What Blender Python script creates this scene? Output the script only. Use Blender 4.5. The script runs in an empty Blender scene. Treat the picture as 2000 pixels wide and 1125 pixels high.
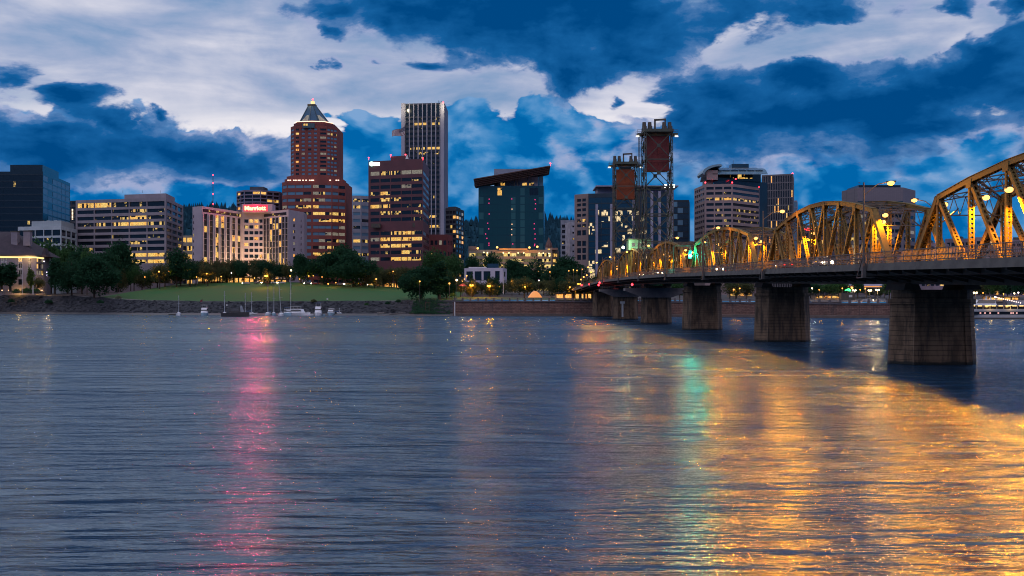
import bpy, bmesh, math, random
from mathutils import Vector, Matrix, noise as mnoise
R = math.radians
random.seed(7)
SC = bpy.context.scene
COL = SC.collection
# ------------------------------------------------------------------ camera
CAMH = 7.0
cam_data = bpy.data.cameras.new('camera')
cam_data.lens = 36.0; cam_data.sensor_width = 36.0; cam_data.sensor_fit = 'HORIZONTAL'
cam_data.shift_y = 0.01275
cam_data.clip_start = 0.5; cam_data.clip_end = 30000
cam = bpy.data.objects.new('camera', cam_data); COL.objects.link(cam)
cam.location = (0, 0, CAMH); cam.rotation_euler = (R(90), 0, 0)
SC.camera = cam
SC.view_settings.view_transform = 'Standard'; SC.view_settings.look = 'None'
SC.view_settings.exposure = 0.0; SC.view_settings.gamma = 1.0
SC.cycles.use_denoising = True
SC.cycles.max_bounces = 6; SC.cycles.diffuse_bounces = 2; SC.cycles.glossy_bounces = 3
SC.cycles.transparent_max_bounces = 6; SC.cycles.transmission_bounces = 2
SC.cycles.sample_clamp_indirect = 1.6
SC.cycles.pixel_filter_type = 'BLACKMAN_HARRIS'; SC.cycles.filter_width = 1.05
SC.cycles.sample_clamp_direct = 0.0
SC.cycles.caustics_reflective = False; SC.cycles.caustics_refractive = False

# ------------------------------------------------------------------ node helpers
class NT:
    """tiny helper that writes shader node maths"""
    def __init__(s, tree):
        s.t = tree
    def n(s, kind, **kw):
        nd = s.t.nodes.new(kind)
        for k, v in kw.items(): setattr(nd, k, v)
        return nd
    def put(s, sock, v):
        if hasattr(v, 'links') or isinstance(v, bpy.types.NodeSocket): s.t.links.new(v, sock)
        else: sock.default_value = v
    def m(s, op, a, b=0.0, c=0.0, clamp=False):
        nd = s.n('ShaderNodeMath', operation=op, use_clamp=clamp)
        s.put(nd.inputs[0], a); s.put(nd.inputs[1], b); s.put(nd.inputs[2], c)
        return nd.outputs[0]
    def v(s, op, a, b=(0, 0, 0), c=None, sc=None):
        nd = s.n('ShaderNodeVectorMath', operation=op)
        s.put(nd.inputs[0], a); s.put(nd.inputs[1], b)
        if c is not None: s.put(nd.inputs[2], c)
        if sc is not None: s.put(nd.inputs['Scale'], sc)
        return nd.outputs['Value'] if op in ('LENGTH', 'DOT_PRODUCT', 'DISTANCE') else nd.outputs[0]
    def step(s, x, lo, hi, a=0.0, b=1.0, kind='SMOOTHSTEP'):
        nd = s.n('ShaderNodeMapRange', interpolation_type=kind)
        s.put(nd.inputs['Value'], x); s.put(nd.inputs['From Min'], lo); s.put(nd.inputs['From Max'], hi)
        s.put(nd.inputs['To Min'], a); s.put(nd.inputs['To Max'], b)
        return nd.outputs[0]
    def noise(s, vec, scale=5, detail=4, rough=0.55, dist=0.0, lac=2.0):
        nd = s.n('ShaderNodeTexNoise')
        s.put(nd.inputs['Vector'], vec); nd.inputs['Scale'].default_value = scale
        nd.inputs['Detail'].default_value = detail; nd.inputs['Roughness'].default_value = rough
        nd.inputs['Distortion'].default_value = dist; nd.inputs['Lacunarity'].default_value = lac
        return nd
    def ramp(s, x, stops, interp='LINEAR'):
        nd = s.n('ShaderNodeValToRGB'); cr = nd.color_ramp; cr.interpolation = interp
        while len(cr.elements) < len(stops): cr.elements.new(0.5)
        for e, (p, c) in zip(cr.elements, stops):
            e.position = p; e.color = (c[0], c[1], c[2], 1)
        s.put(nd.inputs[0], x)
        return nd.outputs[0]
    def mix(s, f, a, b, mode='MIX'):
        nd = s.n('ShaderNodeMix', data_type='RGBA', blend_type=mode)
        s.put(nd.inputs[0], f)
        for sock, v in ((nd.inputs[6], a), (nd.inputs[7], b)):
            if isinstance(v, tuple) and len(v) == 3: v = (*v, 1)
            s.put(sock, v)
        return nd.outputs[2]
    def xyz(s, x, y, z):
        nd = s.n('ShaderNodeCombineXYZ')
        s.put(nd.inputs[0], x); s.put(nd.inputs[1], y); s.put(nd.inputs[2], z)
        return nd.outputs[0]

# ------------------------------------------------------------------ sky (world)
W = bpy.data.worlds.new('World'); SC.world = W; W.use_nodes = True
wt = W.node_tree; wt.nodes.clear(); g = NT(wt)
tc = g.n('ShaderNodeTexCoord'); DIR = g.v('NORMALIZE', tc.outputs['Generated'])
sp = g.n('ShaderNodeSeparateXYZ'); g.put(sp.inputs[0], DIR)
sx, sy, sz = sp.outputs
az = g.m('ARCTAN2', sx, sy)
hyp = g.m('SQRT', g.m('ADD', g.m('MULTIPLY', sx, sx), g.m('MULTIPLY', sy, sy)))
el = g.m('DIVIDE', sz, g.m('MAXIMUM', hyp, 0.02))
def sky_at(px, py):
    a = math.atan((px - 1000) / 2000); return a, (588 - py) / 2000 * math.cos(a)
flat = g.v('MULTIPLY', DIR, (1, 1, 2.0))
nw = g.noise(flat, 7.0, 6, 0.6, 0.3)
warp = g.v('MULTIPLY', g.v('SUBTRACT', nw.outputs['Color'], (0.5, 0.5, 0.5)), (0.13, 0.075, 0.0))
P = g.v('ADD', g.xyz(az, el, 0.0), warp)
def blob_field(blobs):
    acc = None
    for (px, py, rx, ry, rot, w) in blobs:
        a, t = sky_at(px, py)
        q = g.v('SUBTRACT', P, (a, t, 0))
        if rot:
            vr = g.n('ShaderNodeVectorRotate', rotation_type='Z_AXIS'); g.put(vr.inputs['Vector'], q)
            vr.inputs['Angle'].default_value = -R(rot); q = vr.outputs[0]
        L = g.v('LENGTH', g.v('MULTIPLY', q, (2000 / rx, 2000 / ry, 0)))
        f = g.m('SUBTRACT', w, L)
        if acc is None: acc = f
        else: acc = g.m('SMOOTH_MAX', acc, f, 0.25)
    return acc
flat2 = g.v('MULTIPLY', DIR, (1, 1, 1.3))
fine = g.noise(flat, 16.0, 7, 0.58, 0.15)
vor = g.n('ShaderNodeTexVoronoi', feature='SMOOTH_F1')
g.put(vor.inputs['Vector'], g.v('ADD', flat2, g.v('MULTIPLY', nw.outputs['Color'], (0.08, 0.08, 0.09))))
vor.inputs['Scale'].default_value = 17.0; vor.inputs['Detail'].default_value = 2.0
vor.inputs['Roughness'].default_value = 0.55; vor.inputs['Smoothness'].default_value = 0.6
billow = g.m('SUBTRACT', 1.5, vor.outputs['Distance'])
vor2 = g.n('ShaderNodeTexVoronoi', feature='SMOOTH_F1')
g.put(vor2.inputs['Vector'], g.v('ADD', g.v('ADD', flat2, g.v('MULTIPLY', nw.outputs['Color'], (0.08, 0.08, 0.09))), (0.006, 0.0, 0.020)))
for k_, v_ in (('Scale', 17.0), ('Detail', 2.0), ('Roughness', 0.55), ('Smoothness', 0.6)): vor2.inputs[k_].default_value = v_
emboss = g.m('SUBTRACT', vor2.outputs['Distance'], vor.outputs['Distance'])
fin = g.m('SUBTRACT', fine.outputs['Fac'], 0.5)
# thin high cloud with the afterglow behind it
streak = g.noise(g.v('MULTIPLY', DIR, (2.6, 2.6, 11.0)), 2.2, 6, 0.5, 0.35)
low = g.step(el, 0.13, 0.30, 0.0, 1.0)
s1 = g.m('ADD', g.m('ADD', streak.outputs['Fac'], g.m('MULTIPLY', low, 0.10)), g.m('MULTIPLY', g.m('SUBTRACT', nw.outputs['Fac'], 0.5), 0.45))
high = g.ramp(s1, [(0.36, (0.72, 0.71, 0.80)), (0.46, (0.52, 0.55, 0.69)), (0.56, (0.34, 0.41, 0.60)), (0.68, (0.17, 0.30, 0.52))])
leftness = g.step(az, 0.18, -0.22)
high = g.mix(g.m('MULTIPLY', g.step(el, 0.30, 0.50), g.m('SUBTRACT', 1.0, leftness)), high, (0.05, 0.14, 0.33))
high = g.mix(g.m('MULTIPLY', g.step(el, 0.30, 0.42), leftness), high, (0.88, 0.90, 1.02))
glowband = g.m('MULTIPLY', g.step(el, 0.20, 0.15), g.step(g.m('ABSOLUTE', az), 0.7, 0.45))
high = g.mix(g.m('MULTIPLY', glowband, 0.75), high, (0.95, 0.90, 0.91))
nis = g.n('ShaderNodeTexSky', sky_type='NISHITA'); nis.sun_disc = False
nis.sun_elevation = R(-2.0); nis.sun_rotation = R(-20)
high = g.mix(1.0, high, g.mix(0.05, (0, 0, 0), nis.outputs[0]), 'ADD')
# far cumulus bank above the hills
fc = g.n('ShaderNodeFloatCurve'); cv = fc.mapping.curves[0]
prof = [(0, 228), (110, 205), (190, 215), (300, 232), (400, 268), (480, 262), (560, 268), (640, 232), (700, 240), (760, 232),
        (800, 212), (850, 188), (905, 206), (960, 212), (1010, 205), (1055, 180), (1120, 196), (1180, 215), (1260, 225), (1330, 215), (1500, 215), (2000, 185)]
pts = [(0.0, 0.24)] + [((sky_at(x, y)[0] + 0.7) / 1.4, sky_at(x, y)[1] * 2) for x, y in prof] + [(1.0, 0.30)]
while len(cv.points) < len(pts): cv.points.new(0.5, 0.5)
for p_, q_ in zip(cv.points, pts): p_.location = q_
fc.mapping.update()
g.put(fc.inputs['Value'], g.step(az, -0.7, 0.7, 0, 1, 'LINEAR'))
bank_top = g.m('MULTIPLY', fc.outputs[0], 0.5)
edge = g.m('ADD', g.m('MULTIPLY', g.m('SUBTRACT', billow, 0.55), 0.045), g.m('MULTIPLY', fin, 0.04))
bank = g.m('ADD', g.m('SUBTRACT', bank_top, el), edge)
bank_mask = g.step(bank, -0.001, 0.004)
puff = g.m('ADD', g.m('MULTIPLY', g.m('SUBTRACT', billow, 0.5), 0.55), g.m('ADD', g.m('MULTIPLY', fin, 1.1), g.m('MULTIPLY', g.m('SUBTRACT', nw.outputs['Fac'], 0.5), 1.1)))
puff = g.m('ADD', g.m('ADD', puff, g.m('MULTIPLY', emboss, 1.1)), g.step(el, 0.02, 0.17, 0.20, 0.36))
bank_col = g.ramp(puff, [(0.0, (0.0, 0.125, 0.39)), (0.25, (0.006, 0.175, 0.47)), (0.5, (0.045, 0.235, 0.53)), (0.75, (0.11, 0.30, 0.59)), (1.0, (0.20, 0.37, 0.64))])
# dark nearer clouds
blobs = [
 (1090, 20, 430, 120, 0, 1.2), (860, 50, 230, 66, -6, 1.0), (1300, 60, 190, 70, 12, 1.0), (1130, 128, 170, 40, -5, 1.0),
 (745, 60, 90, 44, -25, 0.95), (650, 30, 70, 60, 30, 0.72), (628, 80, 40, 30, -20, 0.75), (815, 138, 100, 22, -4, 0.82), (705, 130, 60, 20, 8, 0.66), (606, 136, 34, 24, 20, 0.60),
 (1700, 205, 440, 96, 5, 1.22), (1430, 180, 175, 84, 4, 1.1), (1900, 150, 250, 90, 12, 1.15), (1560, 130, 180, 52, 8, 0.95), (1330, 210, 80, 56, 0, 0.95), (1800, 262, 330, 36, 3, 1.0),
 (1590, 25, 95, 40, -12, 0.85), (1875, 35, 54, 42, 20, 0.85), (1995, 12, 60, 34, 10, 1.0), (1180, 182, 34, 20, -60, 0.66),
 (120, 285, 230, 66, -3, 1.15), (330, 292, 210, 60, -4, 1.15), (80, 245, 130, 40, 0, 1.0), (470, 318, 150, 52, -5, 0.9), (240, 232, 120, 34, -18, 0.85),
 (150, 178, 78, 22, 0, 1.0), (30, 150, 70, 46, -25, 0.66), (310, 208, 26, 12, 0, 0.66), (-250, 260, 260, 70, 0, 1.0), (2350, 200, 300, 90, 4, 1.0)]
D2 = blob_field(blobs)
gaps = [(1205, 150, 80, 46, 10, 1.0), (1235, 205, 62, 24, 0, 1.0), (1440, 70, 80, 30, 35, 0.9), (1640, 78, 190, 30, 4, 0.95), (1830, 62, 110, 26, 12, 0.95), (1930, 62, 60, 22, 10, .9)]
D2 = g.m('SUBTRACT', D2, g.m('MULTIPLY', g.m('MAXIMUM', blob_field(gaps), 0.0), 0.9))
gen = g.noise(g.v('MULTIPLY', DIR, (1, 1, 1.6)), 2.7, 5, 0.55, 0.3)
upper = g.m('MULTIPLY', g.step(el, 0.30, 0.42), g.m('MULTIPLY', g.m('SUBTRACT', gen.outputs['Fac'], g.m('ADD', 0.47, g.m('MULTIPLY', leftness, 0.20))), 5.0))
side = g.m('MULTIPLY', g.step(g.m('ABSOLUTE', az), 0.62, 0.85), g.m('MULTIPLY', g.m('SUBTRACT', gen.outputs['Fac'], 0.45), 5.0))
sel = g.m('MAXIMUM', g.step(el, 0.30, 0.42), g.step(g.m('ABSOLUTE', az), 0.62, 0.85))
D2 = g.m('ADD', g.m('MULTIPLY', D2, g.m('SUBTRACT', 1.0, sel)), g.m('ADD', upper, side))
D2 = g.m('ADD', D2, g.m('ADD', g.m('MULTIPLY', fin, 2.0), g.m('ADD', g.m('MULTIPLY', g.m('SUBTRACT', billow, 0.5), 0.30), g.m('MULTIPLY', emboss, 0.25))))
D2 = g.m('SUBTRACT', D2, 0.04)
mask2 = g.step(D2, -0.14, 0.28)
dk = g.m('ADD', D2, g.m('MULTIPLY', g.m('SUBTRACT', nw.outputs['Fac'], 0.5), 0.9))
dark_col = g.ramp(g.m('SUBTRACT', dk, g.m('MULTIPLY', emboss, 0.5)), [(0.0, (0.34, 0.40, 0.62)), (0.20, (0.08, 0.20, 0.44)), (0.45, (0.008, 0.115, 0.34)), (0.95, (0.0, 0.062, 0.225))])
sky_c = g.mix(bank_mask, high, bank_col)
sky_c = g.mix(mask2, sky_c, dark_col)
# the eastern half behind the camera is paler and warmer
back = g.step(sy, 0.25, -0.45)
east = g.ramp(g.step(el, 0.0, 0.9, 0, 1, 'LINEAR'), [(0.0, (0.0, 0.045, 0.13)), (0.24, (0.06, 0.15, 0.33)), (0.5, (1.05, 0.98, 1.24))])
sky_c = g.mix(g.m('MULTIPLY', back, 0.85), sky_c, east)
bg = g.n('ShaderNodeBackground'); g.put(bg.inputs[0], sky_c); bg.inputs[1].default_value = 1.0
wo = g.n('ShaderNodeOutputWorld'); wt.links.new(bg.outputs[0], wo.inputs[0])
W.cycles.sampling_method = 'MANUAL'; W.cycles.sample_map_resolution = 512

# the sun is down: only a faint broad glow of the last light
sun = bpy.data.lights.new('sun', 'SUN'); sun.energy = 0.12; sun.angle = R(25); sun.color = (1.0, 0.80, 0.78)
so = bpy.data.objects.new('sun', sun); COL.objects.link(so); so.rotation_euler = (R(62), 0, R(25))
# ------------------------------------------------------------------ materials
MATS = {}
def new_mat(name):
    m = bpy.data.materials.new(name); m.use_nodes = True
    t = m.node_tree; t.nodes.clear(); gg = NT(t)
    b = gg.n('ShaderNodeBsdfPrincipled'); o = gg.n('ShaderNodeOutputMaterial')
    t.links.new(b.outputs[0], o.inputs[0])
    return m, gg, b
def surf(name, c1, c2=None, scale=1.0, rough=0.8, metal=0.0, bump=0.0, bscale=None, stretch=(1, 1, 1), detail=5, spec=0.5, lo=0.35, hi=0.65):
    """weathered surface: two tones mixed by world-space noise"""
    if name in MATS: return MATS[name]
    m, gg, b = new_mat(name)
    geo = gg.n('ShaderNodeNewGeometry')
    p = gg.v('MULTIPLY', geo.outputs['Position'], stretch)
    c2 = c2 or tuple(x * 0.7 for x in c1)
    nn = gg.noise(p, scale, detail, 0.6)
    f = gg.step(nn.outputs['Fac'], lo, hi)
    gg.put(b.inputs['Base Color'], gg.mix(f, c1, c2))
    b.inputs['Roughness'].default_value = rough; b.inputs['Metallic'].default_value = metal
    b.inputs['Specular IOR Level'].default_value = spec
    if bump:
        bn = gg.noise(p, bscale or scale * 3, 4, 0.6)
        bp = gg.n('ShaderNodeBump'); bp.inputs['Strength'].default_value = 0.6; bp.inputs['Distance'].default_value = bump
        gg.put(bp.inputs['Height'], bn.outputs['Fac']); gg.put(b.inputs['Normal'], bp.outputs[0])
    MATS[name] = m
    return m
def glow(name, c, strength, sampled=False):
    if name in MATS: return MATS[name]
    m, gg, b = new_mat(name)
    b.inputs['Base Color'].default_value = (0.1, 0.1, 0.1, 1); b.inputs['Emission Color'].default_value = (*c, 1)
    b.inputs['Emission Strength'].default_value = strength
    m.cycles.emission_sampling = 'FRONT' if sampled else 'NONE'
    MATS[name] = m
    return m
def window_mat(name, density, c1=(1.0, 0.44, 0.06), c2=(1.0, 0.66, 0.18), strength=1.1, glass=(0.012, 0.018, 0.028), cell=(1.6, 1.6, 3.3), rough=0.12):
    """glass whose rooms behind are partly lit: cells switched on at random"""
    if name in MATS: return MATS[name]
    m, gg, b = new_mat(name)
    geo = gg.n('ShaderNodeNewGeometry'); pos = geo.outputs['Position']
    b.inputs['Base Color'].default_value = (*glass, 1); b.inputs['Roughness'].default_value = rough
    b.inputs['Specular IOR Level'].default_value = 0.7
    if density > 0:
        wn = gg.n('ShaderNodeTexWhiteNoise', noise_dimensions='3D')
        gg.put(wn.inputs[0], gg.v('FLOOR', gg.v('DIVIDE', pos, cell)))
        n2 = gg.noise(pos, 0.55, 3, 0.6); n3 = gg.noise(gg.v('MULTIPLY', pos, (1, 1, 1.6)), 2.2, 3, 0.65)
        v = gg.m('ADD', gg.m('MULTIPLY', wn.outputs['Value'], 0.55), gg.m('MULTIPLY', n2.outputs['Fac'], 0.45))
        th = 0.78 - 0.56 * density
        on = gg.step(v, th, th + 0.05)
        br = gg.step(n3.outputs['Fac'], 0.33, 0.66, 0.30, 1.25)
        gg.put(b.inputs['Emission Color'], gg.mix(wn.outputs['Color'], c1, c2) if False else gg.mix(wn.outputs['Value'], c1, c2))
        gg.put(b.inputs['Emission Strength'], gg.m('MULTIPLY', gg.m('MULTIPLY', on, br), strength))
    m.cycles.emission_sampling = 'NONE'
    MATS[name] = m
    return m

GL = {  # window kinds used by the lit patterns
 '.': window_mat('dark_window_glass', 0.0, glass=(0.008, 0.014, 0.024)),
 '-': window_mat('window_glass_few_lit', 0.12, strength=0.8),
 '+': window_mat('window_glass_half_lit', 0.42, strength=0.95),
 '#': window_mat('window_glass_lit', 0.85, strength=1.1),
 'b': window_mat('window_glass_sky_blue', 0.0, glass=(0.10, 0.22, 0.33), rough=0.3),
 'o': window_mat('window_glass_orange', 1.0, c1=(1, 0.36, 0.06), c2=(1, 0.62, 0.18), strength=1.3),
 'w': window_mat('window_glass_dim', 1.0, c1=(0.5, 0.40, 0.30), c2=(0.6, 0.55, 0.42), strength=0.45),
}
concrete_mauve = surf('mauve_concrete', (0.27, 0.24, 0.27), (0.21, 0.19, 0.22), 0.15, 0.85, stretch=(1, 1, 0.4))
pale_wall = surf('pale_wall', (0.46, 0.41, 0.46), (0.38, 0.34, 0.39), 0.1, 0.8, stretch=(1, 1, 0.3))
dark_roof = surf('dark_roof', (0.05, 0.05, 0.06), (0.03, 0.03, 0.04), 0.3, 0.9)
steel_dark = surf('dark_steel', (0.05, 0.055, 0.055), (0.09, 0.07, 0.05), 0.8, 0.6, 0.3)
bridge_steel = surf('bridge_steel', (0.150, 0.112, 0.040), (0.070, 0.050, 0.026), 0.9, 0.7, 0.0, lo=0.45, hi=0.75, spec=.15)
tower_steel = surf('tower_steel', (0.045, 0.065, 0.05), (0.03, 0.036, 0.03), 0.5, 0.6)
white_metal = surf('white_metal', (0.6, 0.6, 0.6), (0.5, 0.5, 0.5), 0.5, 0.5)
bark = surf('bark', (0.045, 0.035, 0.028), (0.03, 0.024, 0.02), 1.5, 0.95)
def leaf_mat(name, a, b_):
    m = surf(name, a, b_, 0.8, 0.8, lo=0.3, hi=0.7, spec=0.1); t = m.node_tree; gg = NT(t)
    pb = [n for n in t.nodes if n.type == 'BSDF_PRINCIPLED'][0]; out = [n for n in t.nodes if n.type == 'OUTPUT_MATERIAL'][0]
    tr = gg.n('ShaderNodeBsdfTranslucent'); t.links.new(pb.inputs['Base Color'].links[0].from_socket, tr.inputs[0])
    mx = gg.n('ShaderNodeMixShader'); mx.inputs[0].default_value = 0.42; t.links.new(pb.outputs[0], mx.inputs[1]); t.links.new(tr.outputs[0], mx.inputs[2]); t.links.new(mx.outputs[0], out.inputs[0])
    return m
leaf_dark = leaf_mat('dark_foliage', (0.024, 0.085, 0.040), (0.013, 0.048, 0.027))
leaf_mid = leaf_mat('green_foliage', (0.055, 0.135, 0.045), (0.032, 0.085, 0.034))
leaf_olive = leaf_mat('olive_foliage', (0.10, 0.12, 0.05), (0.05, 0.065, 0.032))
leaf_fresh = leaf_mat('fresh_foliage', (0.11, 0.17, 0.04), (0.06, 0.11, 0.03))

# ------------------------------------------------------------------ mesh helpers
class MB:
    def __init__(s):
        s.v = []; s.f = []; s.mi = []; s.cur = 0
    def face(s, *pts):
        i = len(s.v); s.v += [tuple(p) for p in pts]; s.f.append(tuple(range(i, i + len(pts)))); s.mi.append(s.cur)
    def hexa(s, b, t):
        """solid from 4 bottom and 4 top points (same order, counter-clockwise from above)"""
        i = len(s.v); s.v += [tuple(p) for p in b] + [tuple(p) for p in t]
        for q in ((3, 2, 1, 0), (4, 5, 6, 7), (0, 1, 5, 4), (1, 2, 6, 5), (2, 3, 7, 6), (3, 0, 4, 7)):
            s.f.append(tuple(i + k for k in q)); s.mi.append(s.cur)
    def box(s, x0, y0, z0, x1, y1, z1):
        s.hexa([(x0, y0, z0), (x1, y0, z0), (x1, y1, z0), (x0, y1, z0)], [(x0, y0, z1), (x1, y0, z1), (x1, y1, z1), (x0, y1, z1)])
    def prism(s, poly, z0, z1, top=True, bottom=False, poly2=None):
        n = len(poly); i = len(s.v); p2 = poly2 or poly
        s.v += [(p[0], p[1], z0) for p in poly] + [(p[0], p[1], z1) for p in p2]
        for k in range(n):
            j = (k + 1) % n
            s.f.append((i + k, i + j, i + n + j, i + n + k)); s.mi.append(s.cur)
        if top: s.f.append(tuple(i + n + k for k in range(n))); s.mi.append(s.cur)
        if bottom: s.f.append(tuple(i + k for k in reversed(range(n)))); s.mi.append(s.cur)
    def bar(s, p, q, w, h=None, up=(0, 0, 1)):
        """rectangular bar from p to q; w across, h along up"""
        h = h or w; p = Vector(p); q = Vector(q); d = q - p
        if d.length < 1e-6: return
        d.normalize(); up = Vector(up)
        sd = d.cross(up)
        if sd.length < 1e-3: sd = d.cross(Vector((1, 0, 0)))
        sd.normalize(); u = sd.cross(d).normalized()
        a = sd * (w / 2); c = u * (h / 2)
        s.hexa([p - a - c, p + a - c, q + a - c, q - a - c], [p - a + c, p + a + c, q + a + c, q - a + c])
    def tube(s, p, q, r0, r1=None, n=8, cap=True):
        r1 = r0 if r1 is None else r1
        p = Vector(p); q = Vector(q); d = (q - p)
        if d.length < 1e-6: return
        d.normalize(); a = d.orthogonal().normalized(); b = d.cross(a); i = len(s.v)
        for c, r in ((p, r0), (q, r1)):
            for k in range(n):
                t = 2 * math.pi * k / n; s.v.append(tuple(c + a * (r * math.cos(t)) + b * (r * math.sin(t))))
        for k in range(n):
            j = (k + 1) % n; s.f.append((i + k, i + j, i + n + j, i + n + k)); s.mi.append(s.cur)
        if cap:
            s.f.append(tuple(i + k for k in reversed(range(n)))); s.mi.append(s.cur)
            s.f.append(tuple(i + n + k for k in range(n))); s.mi.append(s.cur)
    def ball(s, c, r, n=8, m=5, sz=1.0):
        i = len(s.v); c = Vector(c)
        for a in range(m + 1):
            th = math.pi * a / m
            for k in range(n):
                ph = 2 * math.pi * k / n
                s.v.append((c.x + r * math.sin(th) * math.cos(ph), c.y + r * math.sin(th) * math.sin(ph), c.z + r * sz * math.cos(th)))
        for a in range(m):
            for k in range(n):
                j = (k + 1) % n
                s.f.append((i + a * n + k, i + (a + 1) * n + k, i + (a + 1) * n + j, i + a * n + j)); s.mi.append(s.cur)
    def loft(s, rings, close=True, caps=True):
        """rings: lists of equal length of points"""
        n = len(rings[0]); i = len(s.v)
        for r_ in rings: s.v += [tuple(p) for p in r_]
        for a in range(len(rings) - 1):
            for k in range(n if close else n - 1):
                j = (k + 1) % n
                s.f.append((i + a * n + k, i + a * n + j, i + (a + 1) * n + j, i + (a + 1) * n + k)); s.mi.append(s.cur)
        if caps:
            s.f.append(tuple(i + k for k in reversed(range(n)))); s.mi.append(s.cur)
            e = i + (len(rings) - 1) * n
            s.f.append(tuple(e + k for k in range(n))); s.mi.append(s.cur)
    def build(s, name, mat, parent=None, smooth=False):
        base = Vector(parent['_b']) if parent is not None and '_b' in parent else Vector((0, 0, 0))
        me = bpy.data.meshes.new(name)
        me.from_pydata([(x - base.x, y - base.y, z - base.z) for x, y, z in s.v], [], s.f)
        for m_ in (mat if isinstance(mat, (list, tuple)) else [mat]): me.materials.append(m_)
        if isinstance(mat, (list, tuple)): me.polygons.foreach_set('material_index', s.mi)
        if smooth: me.polygons.foreach_set('use_smooth', [True] * len(me.polygons))
        me.update()
        o = bpy.data.objects.new(name, me); COL.objects.link(o)
        if parent is not None: o.parent = parent; o['_b'] = tuple(base)
        return o
def tag(o, label=None, cat=None, group=None, kind=None):
    if label: o['label'] = label
    if cat: o['category'] = cat
    if group: o['group'] = group
    if kind: o['kind'] = kind
    return o
def thing(name, loc, label, cat, group=None):
    o = bpy.data.objects.new(name, None); COL.objects.link(o)
    o.empty_display_size = 0.5; o.location = loc; o['_b'] = tuple(loc)
    return tag(o, label, cat, group)
def copy_tree(o, parent=None):
    c = o.copy(); COL.objects.link(c); c.parent = parent
    for ch in KIDS.get(o.name, ()): copy_tree(ch, c)
    return c
KIDS = {}
def remember(o):
    KIDS[o.name] = [c for c in bpy.data.objects if c.parent is o]
    for c in KIDS[o.name]: remember(c)
def px(x, d): return (x - 1000) / 2000 * d
def pz(y, d): return CAMH + (588 - y) / 2000 * d
def at(x, y, d): return Vector((px(x, d), d, pz(y, d)))
def lamp_light(name, loc, color, power, radius=0.3, parent=None):
    l = bpy.data.lights.new(name, 'POINT'); l.energy = power; l.color = color; l.shadow_soft_size = radius
    o = bpy.data.objects.new(name, l); COL.objects.link(o)
    if parent is not None:
        o.parent = parent; o.location = Vector(loc) - Vector(parent['_b'])
    else: o.location = loc
    return o
# ------------------------------------------------------------------ water, land, hills
SHORE = [(-900, 660), (-500, 600), (-280, 560), (-181, 518), (-100, 500), (-29, 484), (45, 475), (136, 424), (206, 412), (500, 400), (1500, 400)]
def lerp_tab(tab, x):
    if x <= tab[0][0]: return tab[0][1]
    for (a, va), (b, vb) in zip(tab, tab[1:]):
        if x <= b: return va + (vb - va) * (x - a) / (b - a)
    return tab[-1][1]
def shore(x): return lerp_tab(SHORE, x)
BANKTOP = [(-400, 12), (-290, 10.5), (-240, 9.8), (-200, 7.6), (-150, 6.8), (-29, 7.4), (-28, 7.6), (60, 7.4), (140, 6.6), (500, 6.6)]
BACK = [(-400, 13), (-290, 12.5), (-250, 13), (-215, 18), (-150, 19.2), (-90, 17), (-60, 14.5), (-20, 12.5), (60, 11), (250, 9.5), (500, 9)]
def ground_z(x, y):
    s = y - shore(x); bt = lerp_tab(BANKTOP, x); bk = lerp_tab(BACK, x)
    if x > -28:                      # behind the sea wall
        if s < 2.0: return -1.5
        if s < 30: return bt
        if s < 130: return bt + (bk - bt) * (s - 30) / 100
        return bk
    if s < -6: return -1.5
    if s < 0: return -1.5 + 1.5 * (s + 6) / 6
    if s < 4: return 0.9 * s / 4
    if s < 11: return 0.9 + 0.5 * (s - 4) / 7
    if s < 24: return 1.4 + (bt - 1.4) * ((s - 11) / 13)
    if s < 28: return bt
    if s < 128:
        u = (s - 28) / 100; return bt + (bk - bt) * u
    return bk
water_m, gg, b = new_mat('river_water')
geo = gg.n('ShaderNodeNewGeometry'); pos = geo.outputs['Position']
rip = gg.noise(gg.v('MULTIPLY', pos, (0.30, 1.25, 1)), 4.2, 3, 0.55, 0.1)
wav = gg.noise(gg.v('MULTIPLY', pos, (0.20, 1.15, 1)), 1.0, 4, 0.55, 0.15)
mid = gg.noise(gg.v('MULTIPLY', pos, (0.33, 1.1, 1)), 0.42, 2, 0.5, 0.3)
swl = gg.noise(gg.v('MULTIPLY', pos, (0.35, 1.3, 1)), 0.10, 4, 0.55, 0.2)
patch = gg.noise(gg.v('MULTIPLY', pos, (0.35, 1.6, 1)), 0.018, 5, 0.6, 0.6)
pf = gg.step(patch.outputs['Fac'], 0.40, 0.62)
h = gg.m('ADD', gg.m('MULTIPLY', rip.outputs['Fac'], gg.m('ADD', 0.12, gg.m('MULTIPLY', pf, 0.20))), gg.m('ADD', gg.m('MULTIPLY', wav.outputs['Fac'], gg.m('ADD', 0.85, gg.m('MULTIPLY', pf, 1.5))), gg.m('ADD', gg.m('MULTIPLY', mid.outputs['Fac'], gg.m('ADD', 1.4, gg.m('MULTIPLY', pf, 2.2))), gg.m('MULTIPLY', swl.outputs['Fac'], 0.5))))
bp = gg.n('ShaderNodeBump'); bp.inputs['Strength'].default_value = 1.0; bp.inputs['Distance'].default_value = 0.55
gg.put(bp.inputs['Height'], h); gg.put(b.inputs['Normal'], bp.outputs[0])
b.inputs['Base Color'].default_value = (0.012, 0.036, 0.075, 1)
b.inputs['Specular IOR Level'].default_value = 0.85
gg.put(b.inputs['Roughness'], gg.step(pf, 0, 1, 0.11, 0.17))
b.inputs['IOR'].default_value = 1.33
wt_ = water_m.node_tree; gl = gg.n('ShaderNodeBsdfGlossy', distribution='BECKMANN'); gl.inputs['Color'].default_value = (0.72, 0.88, 1.0, 1)
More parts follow.
